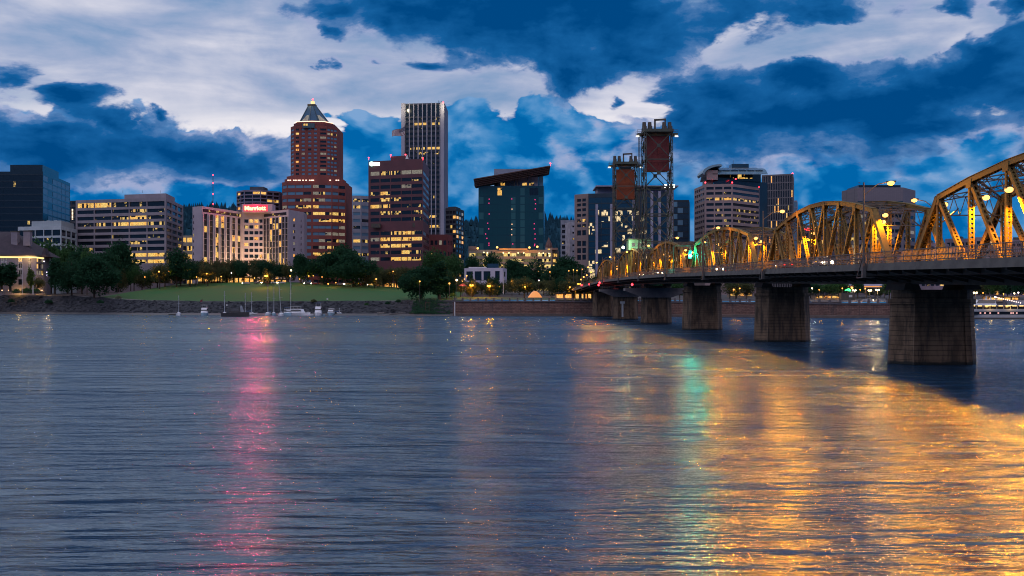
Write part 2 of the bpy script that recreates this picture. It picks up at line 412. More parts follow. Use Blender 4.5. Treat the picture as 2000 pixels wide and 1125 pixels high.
gg.put(gl.inputs['Roughness'], gg.step(pf, 0, 1, 0.23, 0.28)); gg.put(gl.inputs['Normal'], bp.outputs[0])
df = gg.n('ShaderNodeBsdfDiffuse'); df.inputs['Color'].default_value = (0.012, 0.036, 0.075, 1)
fr = gg.n('ShaderNodeFresnel'); fr.inputs['IOR'].default_value = 1.85; gg.put(fr.inputs['Normal'], bp.outputs[0])
mx = gg.n('ShaderNodeMixShader'); gg.put(mx.inputs[0], fr.outputs[0]); gg.put(mx.inputs[1], df.outputs[0]); gg.put(mx.inputs[2], gl.outputs[0])
wt_.links.new(mx.outputs[0], [n_ for n_ in wt_.nodes if n_.type == 'OUTPUT_MATERIAL'][0].inputs[0])
m = MB(); m.face((-1800, -300, 0), (1800, -300, 0), (1800, 900, 0), (-1800, 900, 0))
tag(m.build('river', water_m), kind='structure')

# one sheet of land out to the hills; lawn, bank and paving are told apart by material slots
bank_m = surf('rock_bank', (0.010, 0.013, 0.019), (0.034, 0.037, 0.048), 0.55, 0.95, bump=0.5, bscale=0.9, stretch=(1, 1, 2.0), detail=8, lo=0.45, hi=0.62)
lawn_m = surf('lawn', (0.008, 0.095, 0.013), (0.016, 0.085, 0.014), 0.06, 0.95, bump=0.05, bscale=4, detail=8)
pave_m = surf('street_paving', (0.06, 0.055, 0.055), (0.045, 0.042, 0.042), 0.1, 0.9)
sand_m = surf('wet_mud', (0.025, 0.028, 0.035), (0.05, 0.05, 0.058), 0.5, 0.6, bump=0.1, stretch=(0.3, 1, 1))
xs = []; x = -1500
while x <= 1500: xs.append(x); x += 4 if -320 < x < 320 else 60
ss = [-7, -3, 0, 1.5, 4, 7, 11, 13, 15, 17, 19, 21.5, 24, 26, 28, 36, 46, 58, 70, 84, 98, 112, 128, 150, 200, 300, 500, 900, 1300]
land = {k: MB() for k in ('bank', 'lawn', 'street', 'shore')}
def bump_at(x, y, s):
    if x > -28: return 0.0
    if 4 < s < 25: return 0.55 * (mnoise.noise(Vector((x * .35, y * .5, 0))) + 0.6 * mnoise.noise(Vector((x * 1.1, y * 1.3, 3))))
    return 0.0
def P3(x, s):
    y = shore(x) + s
    return (x, y, ground_z(x, y) + bump_at(x, y, s))
for i in range(len(xs) - 1):
    for j in range(len(ss) - 1):
        x0, x1, s0, s1 = xs[i], xs[i + 1], ss[j], ss[j + 1]; mid = (s0 + s1) / 2; xm = (x0 + x1) / 2
        if xm < -28: k = 'shore' if mid < 4 else 'bank' if mid < 25 else ('lawn' if mid < 128 and xm > -230 else 'bank' if mid < 60 and xm < -230 else 'street')
        else:
            if mid < 3: continue
            k = 'lawn' if 12 < mid < 60 and xm < 60 else 'street'
        land[k].face(P3(x0, s0), P3(x1, s0), P3(x1, s1), P3(x0, s1))
tag(land['bank'].build('river_bank', bank_m), kind='structure')
tag(land['shore'].build('mud_shore', sand_m), kind='structure')
tag(land['lawn'].build('lawn', lawn_m), kind='structure')
tag(land['street'].build('street_ground', pave_m), kind='structure')
# paved riverside path along the top of the bank
m = MB(); pth = surf('path_concrete', (0.26, 0.24, 0.24), (0.2, 0.19, 0.19), 0.2, 0.9)
x = -300
while x < -30:
    a0, a1 = shore(x) + 24.6, shore(x) + 27.4; b0, b1 = shore(x + 6) + 24.6, shore(x + 6) + 27.4
    z0 = lerp_tab(BANKTOP, x) + 0.06; z1 = lerp_tab(BANKTOP, x + 6) + 0.06
    m.hexa([(x, a0, z0 - .5), (x + 6, b0, z1 - .5), (x + 6, b1, z1 - .5), (x, a1, z0 - .5)], [(x, a0, z0), (x + 6, b0, z1), (x + 6, b1, z1), (x, a1, z0)])
    x += 6
tag(m.build('riverside_path', pth), kind='structure')
# boulders of the embankment
m = MB(); rnd = random.Random(5)
for k in range(1500):
    x = rnd.uniform(-330, -29); s = rnd.uniform(5, 23); y = shore(x) + s; r_ = rnd.uniform(.25, .8)
    z = ground_z(x, y) + bump_at(x, y, s); i = len(m.v)
    rot = rnd.uniform(0, 6); pts = []
    for q in range(6):
        a = rot + q * math.pi / 3; rr = r_ * rnd.uniform(.7, 1.2); pts.append((x + rr * math.cos(a) * 1.4, y + rr * math.sin(a), z - .2))
    m.v += pts + [(p[0] * .6 + x * .4, p[1] * .6 + y * .4, z + r_ * rnd.uniform(.4, .8)) for p in pts]
    for q in range(6): m.f.append((i + q, i + (q + 1) % 6, i + 6 + (q + 1) % 6, i + 6 + q)); m.mi.append(0)
    m.f.append(tuple(i + 6 + q for q in range(6))); m.mi.append(0)
tag(m.build('embankment_stones', bank_m), 'loose grey stones covering the river bank below the lawn', 'stones', kind='stuff')

# wooded hills behind the town; the blue of distant haze is put into their colour
hill_m = surf('wooded_hill', (0.020, 0.060, 0.085), (0.012, 0.040, 0.062), 0.02, 1.0, detail=8, spec=0.0)
prof_h = [(-1600, 120), (-1100, 190), (-800, 215), (-640, 222), (-560, 205), (-430, 190), (-330, 185), (-200, 178), (-90, 182), (30, 196), (120, 186), (220, 160), (420, 130), (700, 110), (1600, 90)]
nx, ny = 180, 22; m = MB(); rows = []
for j in range(ny + 1):
    y = 1500 + 1300 * j / ny; row = []
    for i in range(nx + 1):
        x = (-1800 + 3600 * i / nx) * (y / 2600) * 1.0
        top = lerp_tab(prof_h, x * 2400 / y); u = min(1, j / (ny * 0.72)); hgt = 9 + (top - 9) * (u * u * (3 - 2 * u))
        hgt += 16 * mnoise.noise(Vector((x * .006, y * .006, 1))) * u + 5 * mnoise.noise(Vector((x * .03, y * .03, 2))) * u
        if j > ny * 0.9: hgt -= 40 * (j - ny * 0.9) / (ny * .1)
        row.append((x, y, hgt))
    rows.append(row)
for j in range(ny):
    for i in range(nx): m.face(rows[j][i], rows[j][i + 1], rows[j + 1][i + 1], rows[j + 1][i])
tag(m.build('hills', hill_m), kind='structure')
def hill_z(x, y):
    top = lerp_tab(prof_h, x * 2400 / y); jj = (y - 1500) / 1300; u = min(1, jj / 0.72); hgt = 9 + (top - 9) * (u * u * (3 - 2 * u))
    return hgt + 16 * mnoise.noise(Vector((x * .006, y * .006, 1))) * u + 5 * mnoise.noise(Vector((x * .03, y * .03, 2))) * u
m = MB(); rnd = random.Random(9)
for k in range(5200):
    y = rnd.uniform(1750, 2560); x = rnd.uniform(-0.52, 0.42) * y; z = hill_z(x, y); h_ = rnd.uniform(9, 22); w_ = h_ * rnd.uniform(.16, .30); i = len(m.v)
    n_ = 5; a0 = rnd.uniform(0, 6)
    ring = [(x + w_ * math.cos(a0 + q * 6.283 / n_), y + w_ * math.sin(a0 + q * 6.283 / n_), z - 2 + rnd.uniform(0, 3)) for q in range(n_)]
    mid = [(x + w_ * .55 * math.cos(a0 + q * 6.283 / n_ + .5), y + w_ * .55 * math.sin(a0 + q * 6.283 / n_ + .5), z + h_ * rnd.uniform(.4, .6)) for q in range(n_)]
    m.v += ring + mid + [(x, y, z + h_)]
    for q in range(n_):
        r_ = (q + 1) % n_
        m.f.append((i + q, i + r_, i + n_ + r_, i + n_ + q)); m.mi.append(0)
        m.f.append((i + n_ + q, i + n_ + r_, i + 2 * n_)); m.mi.append(0)
tag(m.build('hillside_forest', hill_m), 'far dark conifer forest covering the hills behind the city', 'forest', kind='stuff')

# sea wall right of the lawn
wall_m, gg, b = new_mat('sea_wall_stone')
geo = gg.n('ShaderNodeNewGeometry'); pos = geo.outputs['Position']; sp = gg.n('ShaderNodeSeparateXYZ'); gg.put(sp.inputs[0], pos)
stn = gg.noise(gg.v('MULTIPLY', pos, (1, 1, 0.12)), 0.6, 6, 0.6); crs = gg.noise(gg.v('MULTIPLY', pos, (0.5, 0.5, 2.2)), 0.7, 6, 0.6)
tide = gg.step(gg.m('ADD', sp.outputs[2], gg.m('MULTIPLY', crs.outputs['Fac'], 0.8)), 0.9, 1.3)
c = gg.mix(gg.step(crs.outputs['Fac'], 0.35, 0.65), (0.13, 0.07, 0.058), (0.22, 0.13, 0.105))
c = gg.mix(gg.step(stn.outputs['Fac'], 0.5, 0.7, 0, 0.65), c, (0.05, 0.045, 0.05))
br = gg.n('ShaderNodeTexBrick'); gg.put(br.inputs['Vector'], gg.xyz(gg.m('ADD', sp.outputs[0], gg.m('MULTIPLY', sp.outputs[1], -.5)), sp.outputs[2], 0)); br.inputs['Scale'].default_value = 0.35
br.inputs['Color1'].default_value = (1, 1, 1, 1); br.inputs['Color2'].default_value = (.8, .8, .8, 1); br.inputs['Mortar'].default_value = (.35, .35, .35, 1); br.inputs['Mortar Size'].default_value = 0.02
c = gg.mix(1.0, c, br.outputs[0], 'MULTIPLY')
c = gg.mix(tide, (0.028, 0.03, 0.032), c)
gg.put(b.inputs['Base Color'], c); b.inputs['Roughness'].default_value = 0.85
def wall_run(x0, x1, step, label, zt=None):
    o = thing('sea_wall', ((x0 + x1) / 2, shore((x0 + x1) / 2), 0), label, 'wall')
    m = MB(); cp = MB(); foot = MB(); x = x0; k = 0
    while x < x1 - .1:
        xe = min(x + step, x1); ya, yb = shore(x), shore(xe); za, zb = lerp_tab(BANKTOP, x) - .15, lerp_tab(BANKTOP, xe) - .15
        m.hexa([(x, ya, -2), (xe, yb, -2), (xe, yb + 3.2, -2), (x, ya + 3.2, -2)], [(x, ya + .25, za - .9), (xe, yb + .25, zb - .9), (xe, yb + 3.2, zb - .9), (x, ya + 3.2, za - .9)])
        cp.hexa([(x, ya - .15, za - .897), (xe, yb - .15, zb - .897), (xe, yb + 3.2, zb - .897), (x, ya + 3.2, za - .897)], [(x, ya - .15, za - .1), (xe, yb - .15, zb - .1), (xe, yb + 3.2, zb - .1), (x, ya + 3.2, za - .1)])
        foot.hexa([(x, ya - .5, -2), (xe, yb - .5, -2), (xe, yb + .02, -2), (x, ya + .02, -2)], [(x, ya - .5, 1.0), (xe, yb - .5, 1.0), (xe, yb + .05, 1.15), (x, ya + .05, 1.15)])
        x = xe
    m.build('wall_face', wall_m, o); cp.build('coping', surf('coping_concrete', (0.12, 0.11, 0.12), (0.08, 0.07, 0.08), .4, .9), o); foot.build('footing', surf('footing_stone', (0.09, 0.075, 0.07), (0.13, 0.1, 0.09), .6, .9), o)
    x = x0 + 1.0
    while x < x1 - .5:
        y = shore(x); z = lerp_tab(BANKTOP, x) - .25
        p = MB(); p.hexa([(x - .45, y + .1, z), (x + .45, y + .1, z), (x + .45, y + 1.1, z), (x - .45, y + 1.1, z)], [(x - .34, y + .2, z + 1.25), (x + .34, y + .2, z + 1.25), (x + .34, y + 1.0, z + 1.25), (x - .34, y + 1.0, z + 1.25)])
        p.build('post', MATS['coping_concrete'], o)
        x += 3.7
    r_ = MB(); x = x0
    while x < x1 - .1:
        xe = min(x + step, x1)
        for hh in (.45, .95): r_.bar((x, shore(x) + .6, lerp_tab(BANKTOP, x) - .25 + hh), (xe, shore(xe) + .6, lerp_tab(BANKTOP, xe) - .25 + hh), .12, .16)
        x = xe
    r_.build('parapet_rail', surf('parapet_rail_paint', (0.22, 0.2, 0.22), (0.16, 0.15, 0.17), .5, .7), o)
wall_run(-28, 50, 6, 'reddish brown stone sea wall from the white marker post to the bridge')
wall_run(50, 330, 7, 'dark sea wall with a pale parapet seen between the bridge piers')
o = thing('marker_post', (-27, 483, 0), 'white painted pile standing at the left end of the sea wall', 'post')
m = MB(); m.tube((-27.0, 482.6, -1), (-27.0, 482.6, 6.2), .28); m.build('pile', white_metal, o)
m = MB(); m.tube((-27.0, 482.6, 6.2), (-27.0, 482.6, 6.7), .34, .05); m.build('cap', white_metal, o)
# ------------------------------------------------------------------ the truss bridge
def bx_(d): return 47.15 - (0.00005 * (d - 115) ** 2 if d > 115 else 0.0)
DECK = [(0, 8.6), (40, 9.4), (77, 10.2), (103, 10.75), (115, 11.0), (192, 12.4), (257, 13.65), (320, 14.45), (391, 14.9), (430, 14.6), (465, 13.8), (500, 13.0), (560, 12.4), (640, 12.2)]
def dz(d): return lerp_tab(DECK, d)
def BP(off, d, z): return Vector((bx_(d) + off, d, z))          # point: offset across the bridge, distance along it, absolute height
bridge = thing('truss_bridge', (47.15, 115, 0), 'long steel truss bridge on dark stone piers, lit amber from inside, with two lift towers', 'bridge')
PIERS = [115, 178, 249, 320, 391]
HTS = [0, 6.8, 7.9, 8.7, 9.15, 9.15, 8.7, 7.9, 6.8, 0]
TW = 3.3
amber_steel = bridge_steel
asphalt = surf('bridge_asphalt', (0.05, 0.05, 0.05), (0.035, 0.035, 0.035), 0.6, 0.85)
walk_m = surf('sidewalk_concrete', (0.12, 0.115, 0.11), (0.08, 0.075, 0.075), 0.6, 0.9)
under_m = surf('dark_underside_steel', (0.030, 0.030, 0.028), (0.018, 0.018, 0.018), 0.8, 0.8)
rail_m = surf('railing_paint', (0.13, 0.11, 0.10), (0.09, 0.075, 0.07), 1.0, 0.6)

def laced(m, p, q, wx, wp, lace, ends=0.06):
    """built-up member: two plates parallel to the truss plane, joined by lacing on both edges"""
    p = Vector(p); q = Vector(q); d = (q - p); L = d.length; d.normalize()
    X = Vector((1, 0, 0)); up = d.cross(X).normalized()
    for s in (-1, 1):
        o = X * (s * wx / 2)
        m.bar(p + o, q + o, 0.05, wp, up)
        for e in (-1, 1):
            oo = X * (s * (wx / 2 - 0.05)) + up * (e * (wp / 2 - .02)); m.bar(p + oo, q + oo, 0.12, 0.03, up)
    if lace:
        n = max(3, int(L / (wx * 0.95)))
        for e in (-1, 1):
            for k in range(n):
                a = p + d * (L * k / n) + up * (e * wp / 2) + X * (wx / 2 * (1 if k % 2 else -1)) * 0.9
                c = p + d * (L * (k + 1) / n) + up * (e * wp / 2) + X * (wx / 2 * (-1 if k % 2 else 1)) * 0.9
                m.bar(a, c, 0.075, 0.02, up)
                if lace > 1:
                    a2 = Vector((2 * (p.x + d.x * (L * k / n)) - a.x + 0, a.y, a.z)); c2 = Vector((2 * (p.x + d.x * (L * (k + 1) / n)) - c.x, c.y, c.z))
                    m.bar(a2, c2, 0.075, 0.02, up)
    else:
        for e in (-1, 1):
            m.bar(p + up * (e * wp / 2 * .96), q + up * (e * wp / 2 * .96), wx * .62, 0.02, up)
def battened(m, p, q, wx, wp):
    """member with rectangular openings between batten plates"""
    laced(m, p, q, wx, wp, 0) if False else None
    p = Vector(p); q = Vector(q); d = (q - p); L = d.length; d.normalize(); X = Vector((1, 0, 0)); up = d.cross(X).normalized()
    for s in (-1, 1): m.bar(p + X * (s * wx / 2), q + X * (s * wx / 2), 0.05, wp, up)
    n = int(L / 0.75)
    for e in (-1, 1):
        for s in (-1, 1): m.bar(p + X * (s * wx * .38) + up * (e * wp / 2), q + X * (s * wx * .38) + up * (e * wp / 2), wx * .26, 0.025, up)
        for k in range(n + 1):
            a = p + d * (L * (k / (n + .35))); m.bar(a + up * (e * wp / 2), a + d * 0.26 + up * (e * wp / 2), wx * .8, 0.03, up)
def lattice_beam(m, p, q, depth, w, n, up=(0, 0, 1)):
    p = Vector(p); q = Vector(q); up = Vector(up).normalized()
    for s in (0, 1): m.bar(p - up * (depth * s), q - up * (depth * s), w, .09, up)
    for k in range(n):
        a = p.lerp(q, k / n) - up * (depth * (k % 2)); c = p.lerp(q, (k + 1) / n) - up * (depth * ((k + 1) % 2))
        m.bar(a, c, .05, .07, up)

def truss_span(d0, d1, detail, hs=1.0):
    n = 9; nd = [d0 + (d1 - d0) * k / n for k in range(n + 1)]
    lace = 2 if detail > 1 else 1 if detail else 0
    def top(s, k): return BP(s * TW, nd[k], dz(nd[k]) + HTS[k] * hs)
    def bot(s, k): return BP(s * TW, nd[k], dz(nd[k]) - 1.1)
    for s in (-1, 1):
        m = MB()
        for k in range(1, n - 1):                      # top chord: box with cover plate
            a, c = top(s, k), top(s, k + 1)
            m.bar(a - Vector((.24, 0, 0)), c - Vector((.24, 0, 0)), .07, .52); m.bar(a + Vector((.24, 0, 0)), c + Vector((.24, 0, 0)), .07, .52)
            m.bar(a + Vector((0, 0, .28)), c + Vector((0, 0, .28)), .66, .05)
            if detail > 1:
                q = 12
                for j in range(q): m.bar(a.lerp(c, j / q) + Vector((.22 * (1 if j % 2 else -1), 0, -.25)), a.lerp(c, (j + 1) / q) + Vector((.22 * (-1 if j % 2 else 1), 0, -.25)), .07, .02)
            else: m.bar(a - Vector((0, 0, .25)), c - Vector((0, 0, .25)), .4, .02)
        for k in range(1, n):                          # gusset plates
            a = top(s, k)
            for o in (-.29, .29):
                m.hexa([a + Vector((o - .015, -.5, -.75)), a + Vector((o + .015, -.5, -.75)), a + Vector((o + .015, .5, -.75)), a + Vector((o - .015, .5, -.75))],
                       [a + Vector((o - .015, -.62, .1)), a + Vector((o + .015, -.62, .1)), a + Vector((o + .015, .62, .1)), a + Vector((o - .015, .62, .1))])
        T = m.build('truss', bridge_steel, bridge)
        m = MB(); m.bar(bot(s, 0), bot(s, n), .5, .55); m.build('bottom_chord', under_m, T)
        for k in (0, n):
            m = MB(); e = 1 if k == 0 else n - 1
            a, c = bot(s, k), top(s, e)
            laced(m, a, c, .62, .55, 2 if detail else 0)
            up = (c - a).normalized().cross(Vector((1, 0, 0))).normalized()
            if up.z < 0: up = -up
            m.bar(a + up * .30, c + up * .30, .70, .04, up)
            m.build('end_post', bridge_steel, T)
        for k in range(1, n):
            m = MB(); laced(m, bot(s, k), top(s, k) - Vector((0, 0, .2)), .46, .34, lace); m.build('vertical', bridge_steel, T)
        for k in range(1, n):                          # diagonals fall towards mid-span
            if k < n / 2: a, c = top(s, k), bot(s, k + 1)
            else: a, c = top(s, k), bot(s, k - 1)
            m = MB()
            if detail > 1 and k % 3 == 1: battened(m, a, c, .46, .42)
            else: laced(m, a, c, .46, .40, lace)
            m.build('diagonal', bridge_steel, T)
    # bracing between the two trusses
    m = MB()
    for k in range(1, n):
        a, c = top(-1, k) + Vector((.3, 0, .1)), top(1, k) + Vector((-.3, 0, .1))
        lattice_beam(m, a, c, 1.15 if k not in (1, n - 1) else 1.9, .3, 10 if detail else 5)
        if detail:
            for s, e in ((a, c), (c, a)):               # knee braces
                m.bar(s - Vector((0, 0, 2.6)), s.lerp(e, .28) - Vector((0, 0, 1.2)), .1, .12)
        if k < n - 1:
            a2, c2 = top(-1, k + 1) + Vector((.3, 0, .1)), top(1, k + 1) + Vector((-.3, 0, .1))
            for p, q in ((a, c2), (c, a2)):
                if detail: 
                    sd = Vector((0.35, 0, 0))
                    m.bar(p - sd * 0, q, .1, .1); m.bar(p + sd * (1 if p.x < q.x else -1), q + sd * (1 if p.x < q.x else -1) * 0.0, .1, .1)
                    lattice_beam(m, p, q, .42, .12, 14)
                else: m.bar(p, q, .22, .2)
    m.build('top_bracing', surf('bracing_steel', (0.10, 0.10, 0.085), (0.07, 0.06, 0.05), .9, .6), bridge)
BEAR = 2.6
bounds = [44] + PIERS + [462]
for i, (a, c) in enumerate(zip(bounds, bounds[1:])):
    truss_span(a + BEAR, c - BEAR, 2 if i < 2 else 1 if i < 4 else 0, 1.0 if i != 4 else 1.12)

# deck, kerbs, floor beams, sidewalks and railings, span by span
def strip(m, o0, o1, z0, z1, d0, d1, step=6.0):
    n = max(1, round((d1 - d0) / step))
    for k in range(n):
        a = d0 + (d1 - d0) * k / n; c = d0 + (d1 - d0) * (k + 1) / n
        m.hexa([BP(o0, a, dz(a) + z0), BP(o1, a, dz(a) + z0), BP(o1, c, dz(c) + z0), BP(o0, c, dz(c) + z0)],
               [BP(o0, a, dz(a) + z1), BP(o1, a, dz(a) + z1), BP(o1, c, dz(c) + z1), BP(o0, c, dz(c) + z1)])
EDGE = 8.5
segs = [(20, 44)] + list(zip(bounds, bounds[1:])) + [(462, 560)]
for a, c in segs:
    m = MB(); strip(m, -6.5, 6.5, -.28, 0, a, c); m.build('roadway', asphalt, bridge)
    m = MB()
    for o in (-.12, .0): strip(m, o, o + .08, .004, .012, a, c)
    m.build('lane_line', surf('yellow_line_paint', (0.6, 0.42, 0.05), (0.45, 0.3, 0.05), 1, .7), bridge)
    for s in (-1, 1):
        m = MB(); o = sorted((s * 6.503, s * EDGE)); strip(m, o[0], o[1], -.30, .16, a, c)
        o = sorted((s * (EDGE - .12), s * (EDGE + .10))); strip(m, o[0], o[1], -.62, -.303, a, c)
        m.build('sidewalk', walk_m, bridge)
        m = MB()
        for off, zt in ((s * (EDGE - .12), 1.32), (s * 6.62, 1.05)):
            k = a
            while k < c:
                m.bar(BP(off, k, dz(k) + .16), BP(off, k, dz(k) + zt + .02), .10, .10, (0, 1, 0)); k += 2.6
            for zz in ((zt, .3, .75) if abs(off) > 7 else (zt, .6)):
                strip(m, off - .05, off + .05, zz - .04, zz + .04, a, c)
            if abs(off) > 7 and a < 300 and s < 0:
                k = a
                while k < c:
                    m.bar(BP(off, k, dz(k) + .3), BP(off, k + .16, dz(k) + zt), .035, .035, (0, 1, 0)); k += .30 if a < 200 else .5
        m.build('railing', rail_m, bridge)
    m = MB()
    k = a + 1.0
    while k < c:
        z = dz(k)
        m.hexa([BP(-EDGE + .2, k - .15, z - .8), BP(-TW, k - .15, z - 1.9), BP(-TW, k + .15, z - 1.9), BP(-EDGE + .2, k + .15, z - .8)],
               [BP(-EDGE + .2, k - .15, z - .31), BP(-TW, k - .15, z - .31), BP(-TW, k + .15, z - .31), BP(-EDGE + .2, k + .15, z - .31)])
        m.hexa([BP(-TW, k - .15, z - 1.9), BP(TW, k - .15, z - 1.9), BP(TW, k + .15, z - 1.9), BP(-TW, k + .15, z - 1.9)],
               [BP(-TW, k - .15, z - .31), BP(TW, k - .15, z - .31), BP(TW, k + .15, z - .31), BP(-TW, k + .15, z - .31)])
        m.hexa([BP(TW, k - .15, z - 1.9), BP(EDGE - .2, k - .15, z - .8), BP(EDGE - .2, k + .15, z - .8), BP(TW, k + .15, z - 1.9)],
               [BP(TW, k - .15, z - .31), BP(EDGE - .2, k - .15, z - .31), BP(EDGE - .2, k + .15, z - .31), BP(TW, k + .15, z - .31)])
        k += 3.55
    for o in (-7.0, -5.2, 5.2, 7.0): strip(m, o - .12, o + .12, -1.15, -.31, a, c, 12)
    for o in (-TW, TW, -1.1, 1.1): strip(m, o - .15, o + .15, -2.1, -.32, a, c, 12)
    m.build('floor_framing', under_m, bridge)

# piers
pier_m, gg, b = new_mat('pier_stone')
geo = gg.n('ShaderNodeNewGeometry'); pos = geo.outputs['Position']; sp = gg.n('ShaderNodeSeparateXYZ'); gg.put(sp.inputs[0], pos)
n1 = gg.noise(gg.v('MULTIPLY', pos, (1, 1, .35)), .8, 7, .62); n2 = gg.noise(gg.v('MULTIPLY', pos, (1, 1, .12)), 1.3, 4, .6)
c = gg.mix(gg.step(n1.outputs['Fac'], .35, .62), (0.085, 0.055, 0.036), (0.21, 0.135, 0.085))
c = gg.mix(gg.step(n2.outputs['Fac'], .48, .66, 0, .7), c, (0.03, 0.025, 0.024))
crs = gg.m('FRACT', gg.m('MULTIPLY', sp.outputs[2], 1.9)); ln = gg.step(gg.m('ABSOLUTE', gg.m('SUBTRACT', crs, .5)), .40, .49)
c = gg.mix(gg.m('MULTIPLY', ln, .65), c, (0.03, 0.026, 0.024))
c = gg.mix(gg.step(gg.m('ADD', sp.outputs[2], gg.m('MULTIPLY', n1.outputs['Fac'], .5)), .45, .8, 1, 0), c, (0.012, 0.014, 0.014))
gg.put(b.inputs['Base Color'], c); b.inputs['Roughness'].default_value = .9
bp_ = gg.n('ShaderNodeBump'); bp_.inputs['Strength'].default_value = .8; bp_.inputs['Distance'].default_value = .12
gg.put(bp_.inputs['Height'], gg.m('SUBTRACT', n1.outputs['Fac'], gg.m('MULTIPLY', ln, .6))); gg.put(b.inputs['Normal'], bp_.outputs[0])
def plan(cx, cy, hw, hd, ch=.36):
    c = hd * 1.0; k = hw * (1 - ch)
    return [(cx - hw, cy - hd * .12), (cx - k, cy - hd), (cx + k, cy - hd), (cx + hw, cy - hd * .12), (cx + hw, cy + hd * .12), (cx + k, cy + hd), (cx - k, cy + hd), (cx - hw, cy + hd * .12)]
for i, d in enumerate(PIERS + [462]):
    cx = bx_(d); zt = dz(d) - 2.75; m = MB()
    wb, wt = (5.0, 4.45) if i < 3 else (4.9, 4.5)
    m.prism(plan(cx, d, wb, 3.1), -3, zt - 1.6, top=False, poly2=plan(cx, d, wt + .12, 2.62))
    p = m.build('pier', pier_m, bridge)
    m = MB(); m.prism(plan(cx, d, wt + .35, 2.85), zt - 1.6, zt - 1.05, bottom=True); m.prism(plan(cx, d, wt + .02, 2.5), zt - 1.047, zt, bottom=True)
    m.build('pier_cap', pier_m, p)
    for s in (-1, 1):
        m = MB(); x = cx + s * TW
        m.hexa([(x - .95, d - 2.9, zt + .003), (x + .95, d - 2.9, zt + .003), (x + .95, d + 2.9, zt + .003), (x - .95, d + 2.9, zt + .003)],
               [(x - .7, d - 2.8, dz(d) - 2.05), (x + .7, d - 2.8, dz(d) - 2.05), (x + .7, d + 2.8, dz(d) - 2.05), (x - .7, d + 2.8, dz(d) - 2.05)])
        m.build('bearing_block', under_m, p)
    for s in (-1, 1):                                   # buttress strips down the flanks
        m = MB(); m.hexa([(cx + s * 3.0 - .35, d - 3.22, -3), (cx + s * 3.0 + .35, d - 3.22, -3), (cx + s * 3.0 + .35, d - 2.5, -3), (cx + s * 3.0 - .35, d - 2.5, -3)],
                         [(cx + s * 2.7 - .3, d - 2.74, zt - 1.62), (cx + s * 2.7 + .3, d - 2.74, zt - 1.62), (cx + s * 2.7 + .3, d - 2.2, zt - 1.62), (cx + s * 2.7 - .3, d - 2.2, zt - 1.62)])
        m.build('buttress', pier_m, p)
    if i in (3, 4):                                     # tower piers carry a spreading concrete crosshead
        m = MB(); zt2 = zt - .2
        conc = surf('crosshead_concrete', (0.16, 0.15, 0.16), (0.11, 0.1, 0.11), .4, .9)
        m.hexa([(cx - 4.4, d - 3.3, zt2 - 3.4), (cx + 4.4, d - 3.3, zt2 - 3.4), (cx + 4.4, d - 2.0, zt2 - 3.4), (cx - 4.4, d - 2.0, zt2 - 3.4)],
               [(cx - 10.0, d - 3.3, zt2 - 1.3), (cx + 10.0, d - 3.3, zt2 - 1.3), (cx + 10.0, d - 2.0, zt2 - 1.3), (cx - 10.0, d - 2.0, zt2 - 1.3)])
        m.box(cx - 10.0, d - 3.35, zt2 - 1.297, cx + 10.0, d + 2.5, zt2 - .5)
        for k in range(10): m.bar((cx - 10 + k * .9, d - 3.2, zt2 - .5), (cx - 10 + k * .9, d - 3.2, zt2 + .6), .07, .07)
        m.bar((cx - 10, d - 3.2, zt2 + .6), (cx - 2, d - 3.2, zt2 + .6), .07, .07); m.bar((cx - 10, d - 3.2, zt2 + .1), (cx - 2, d - 3.2, zt2 + .1), .07, .07)
        m.build('crosshead', conc, p)

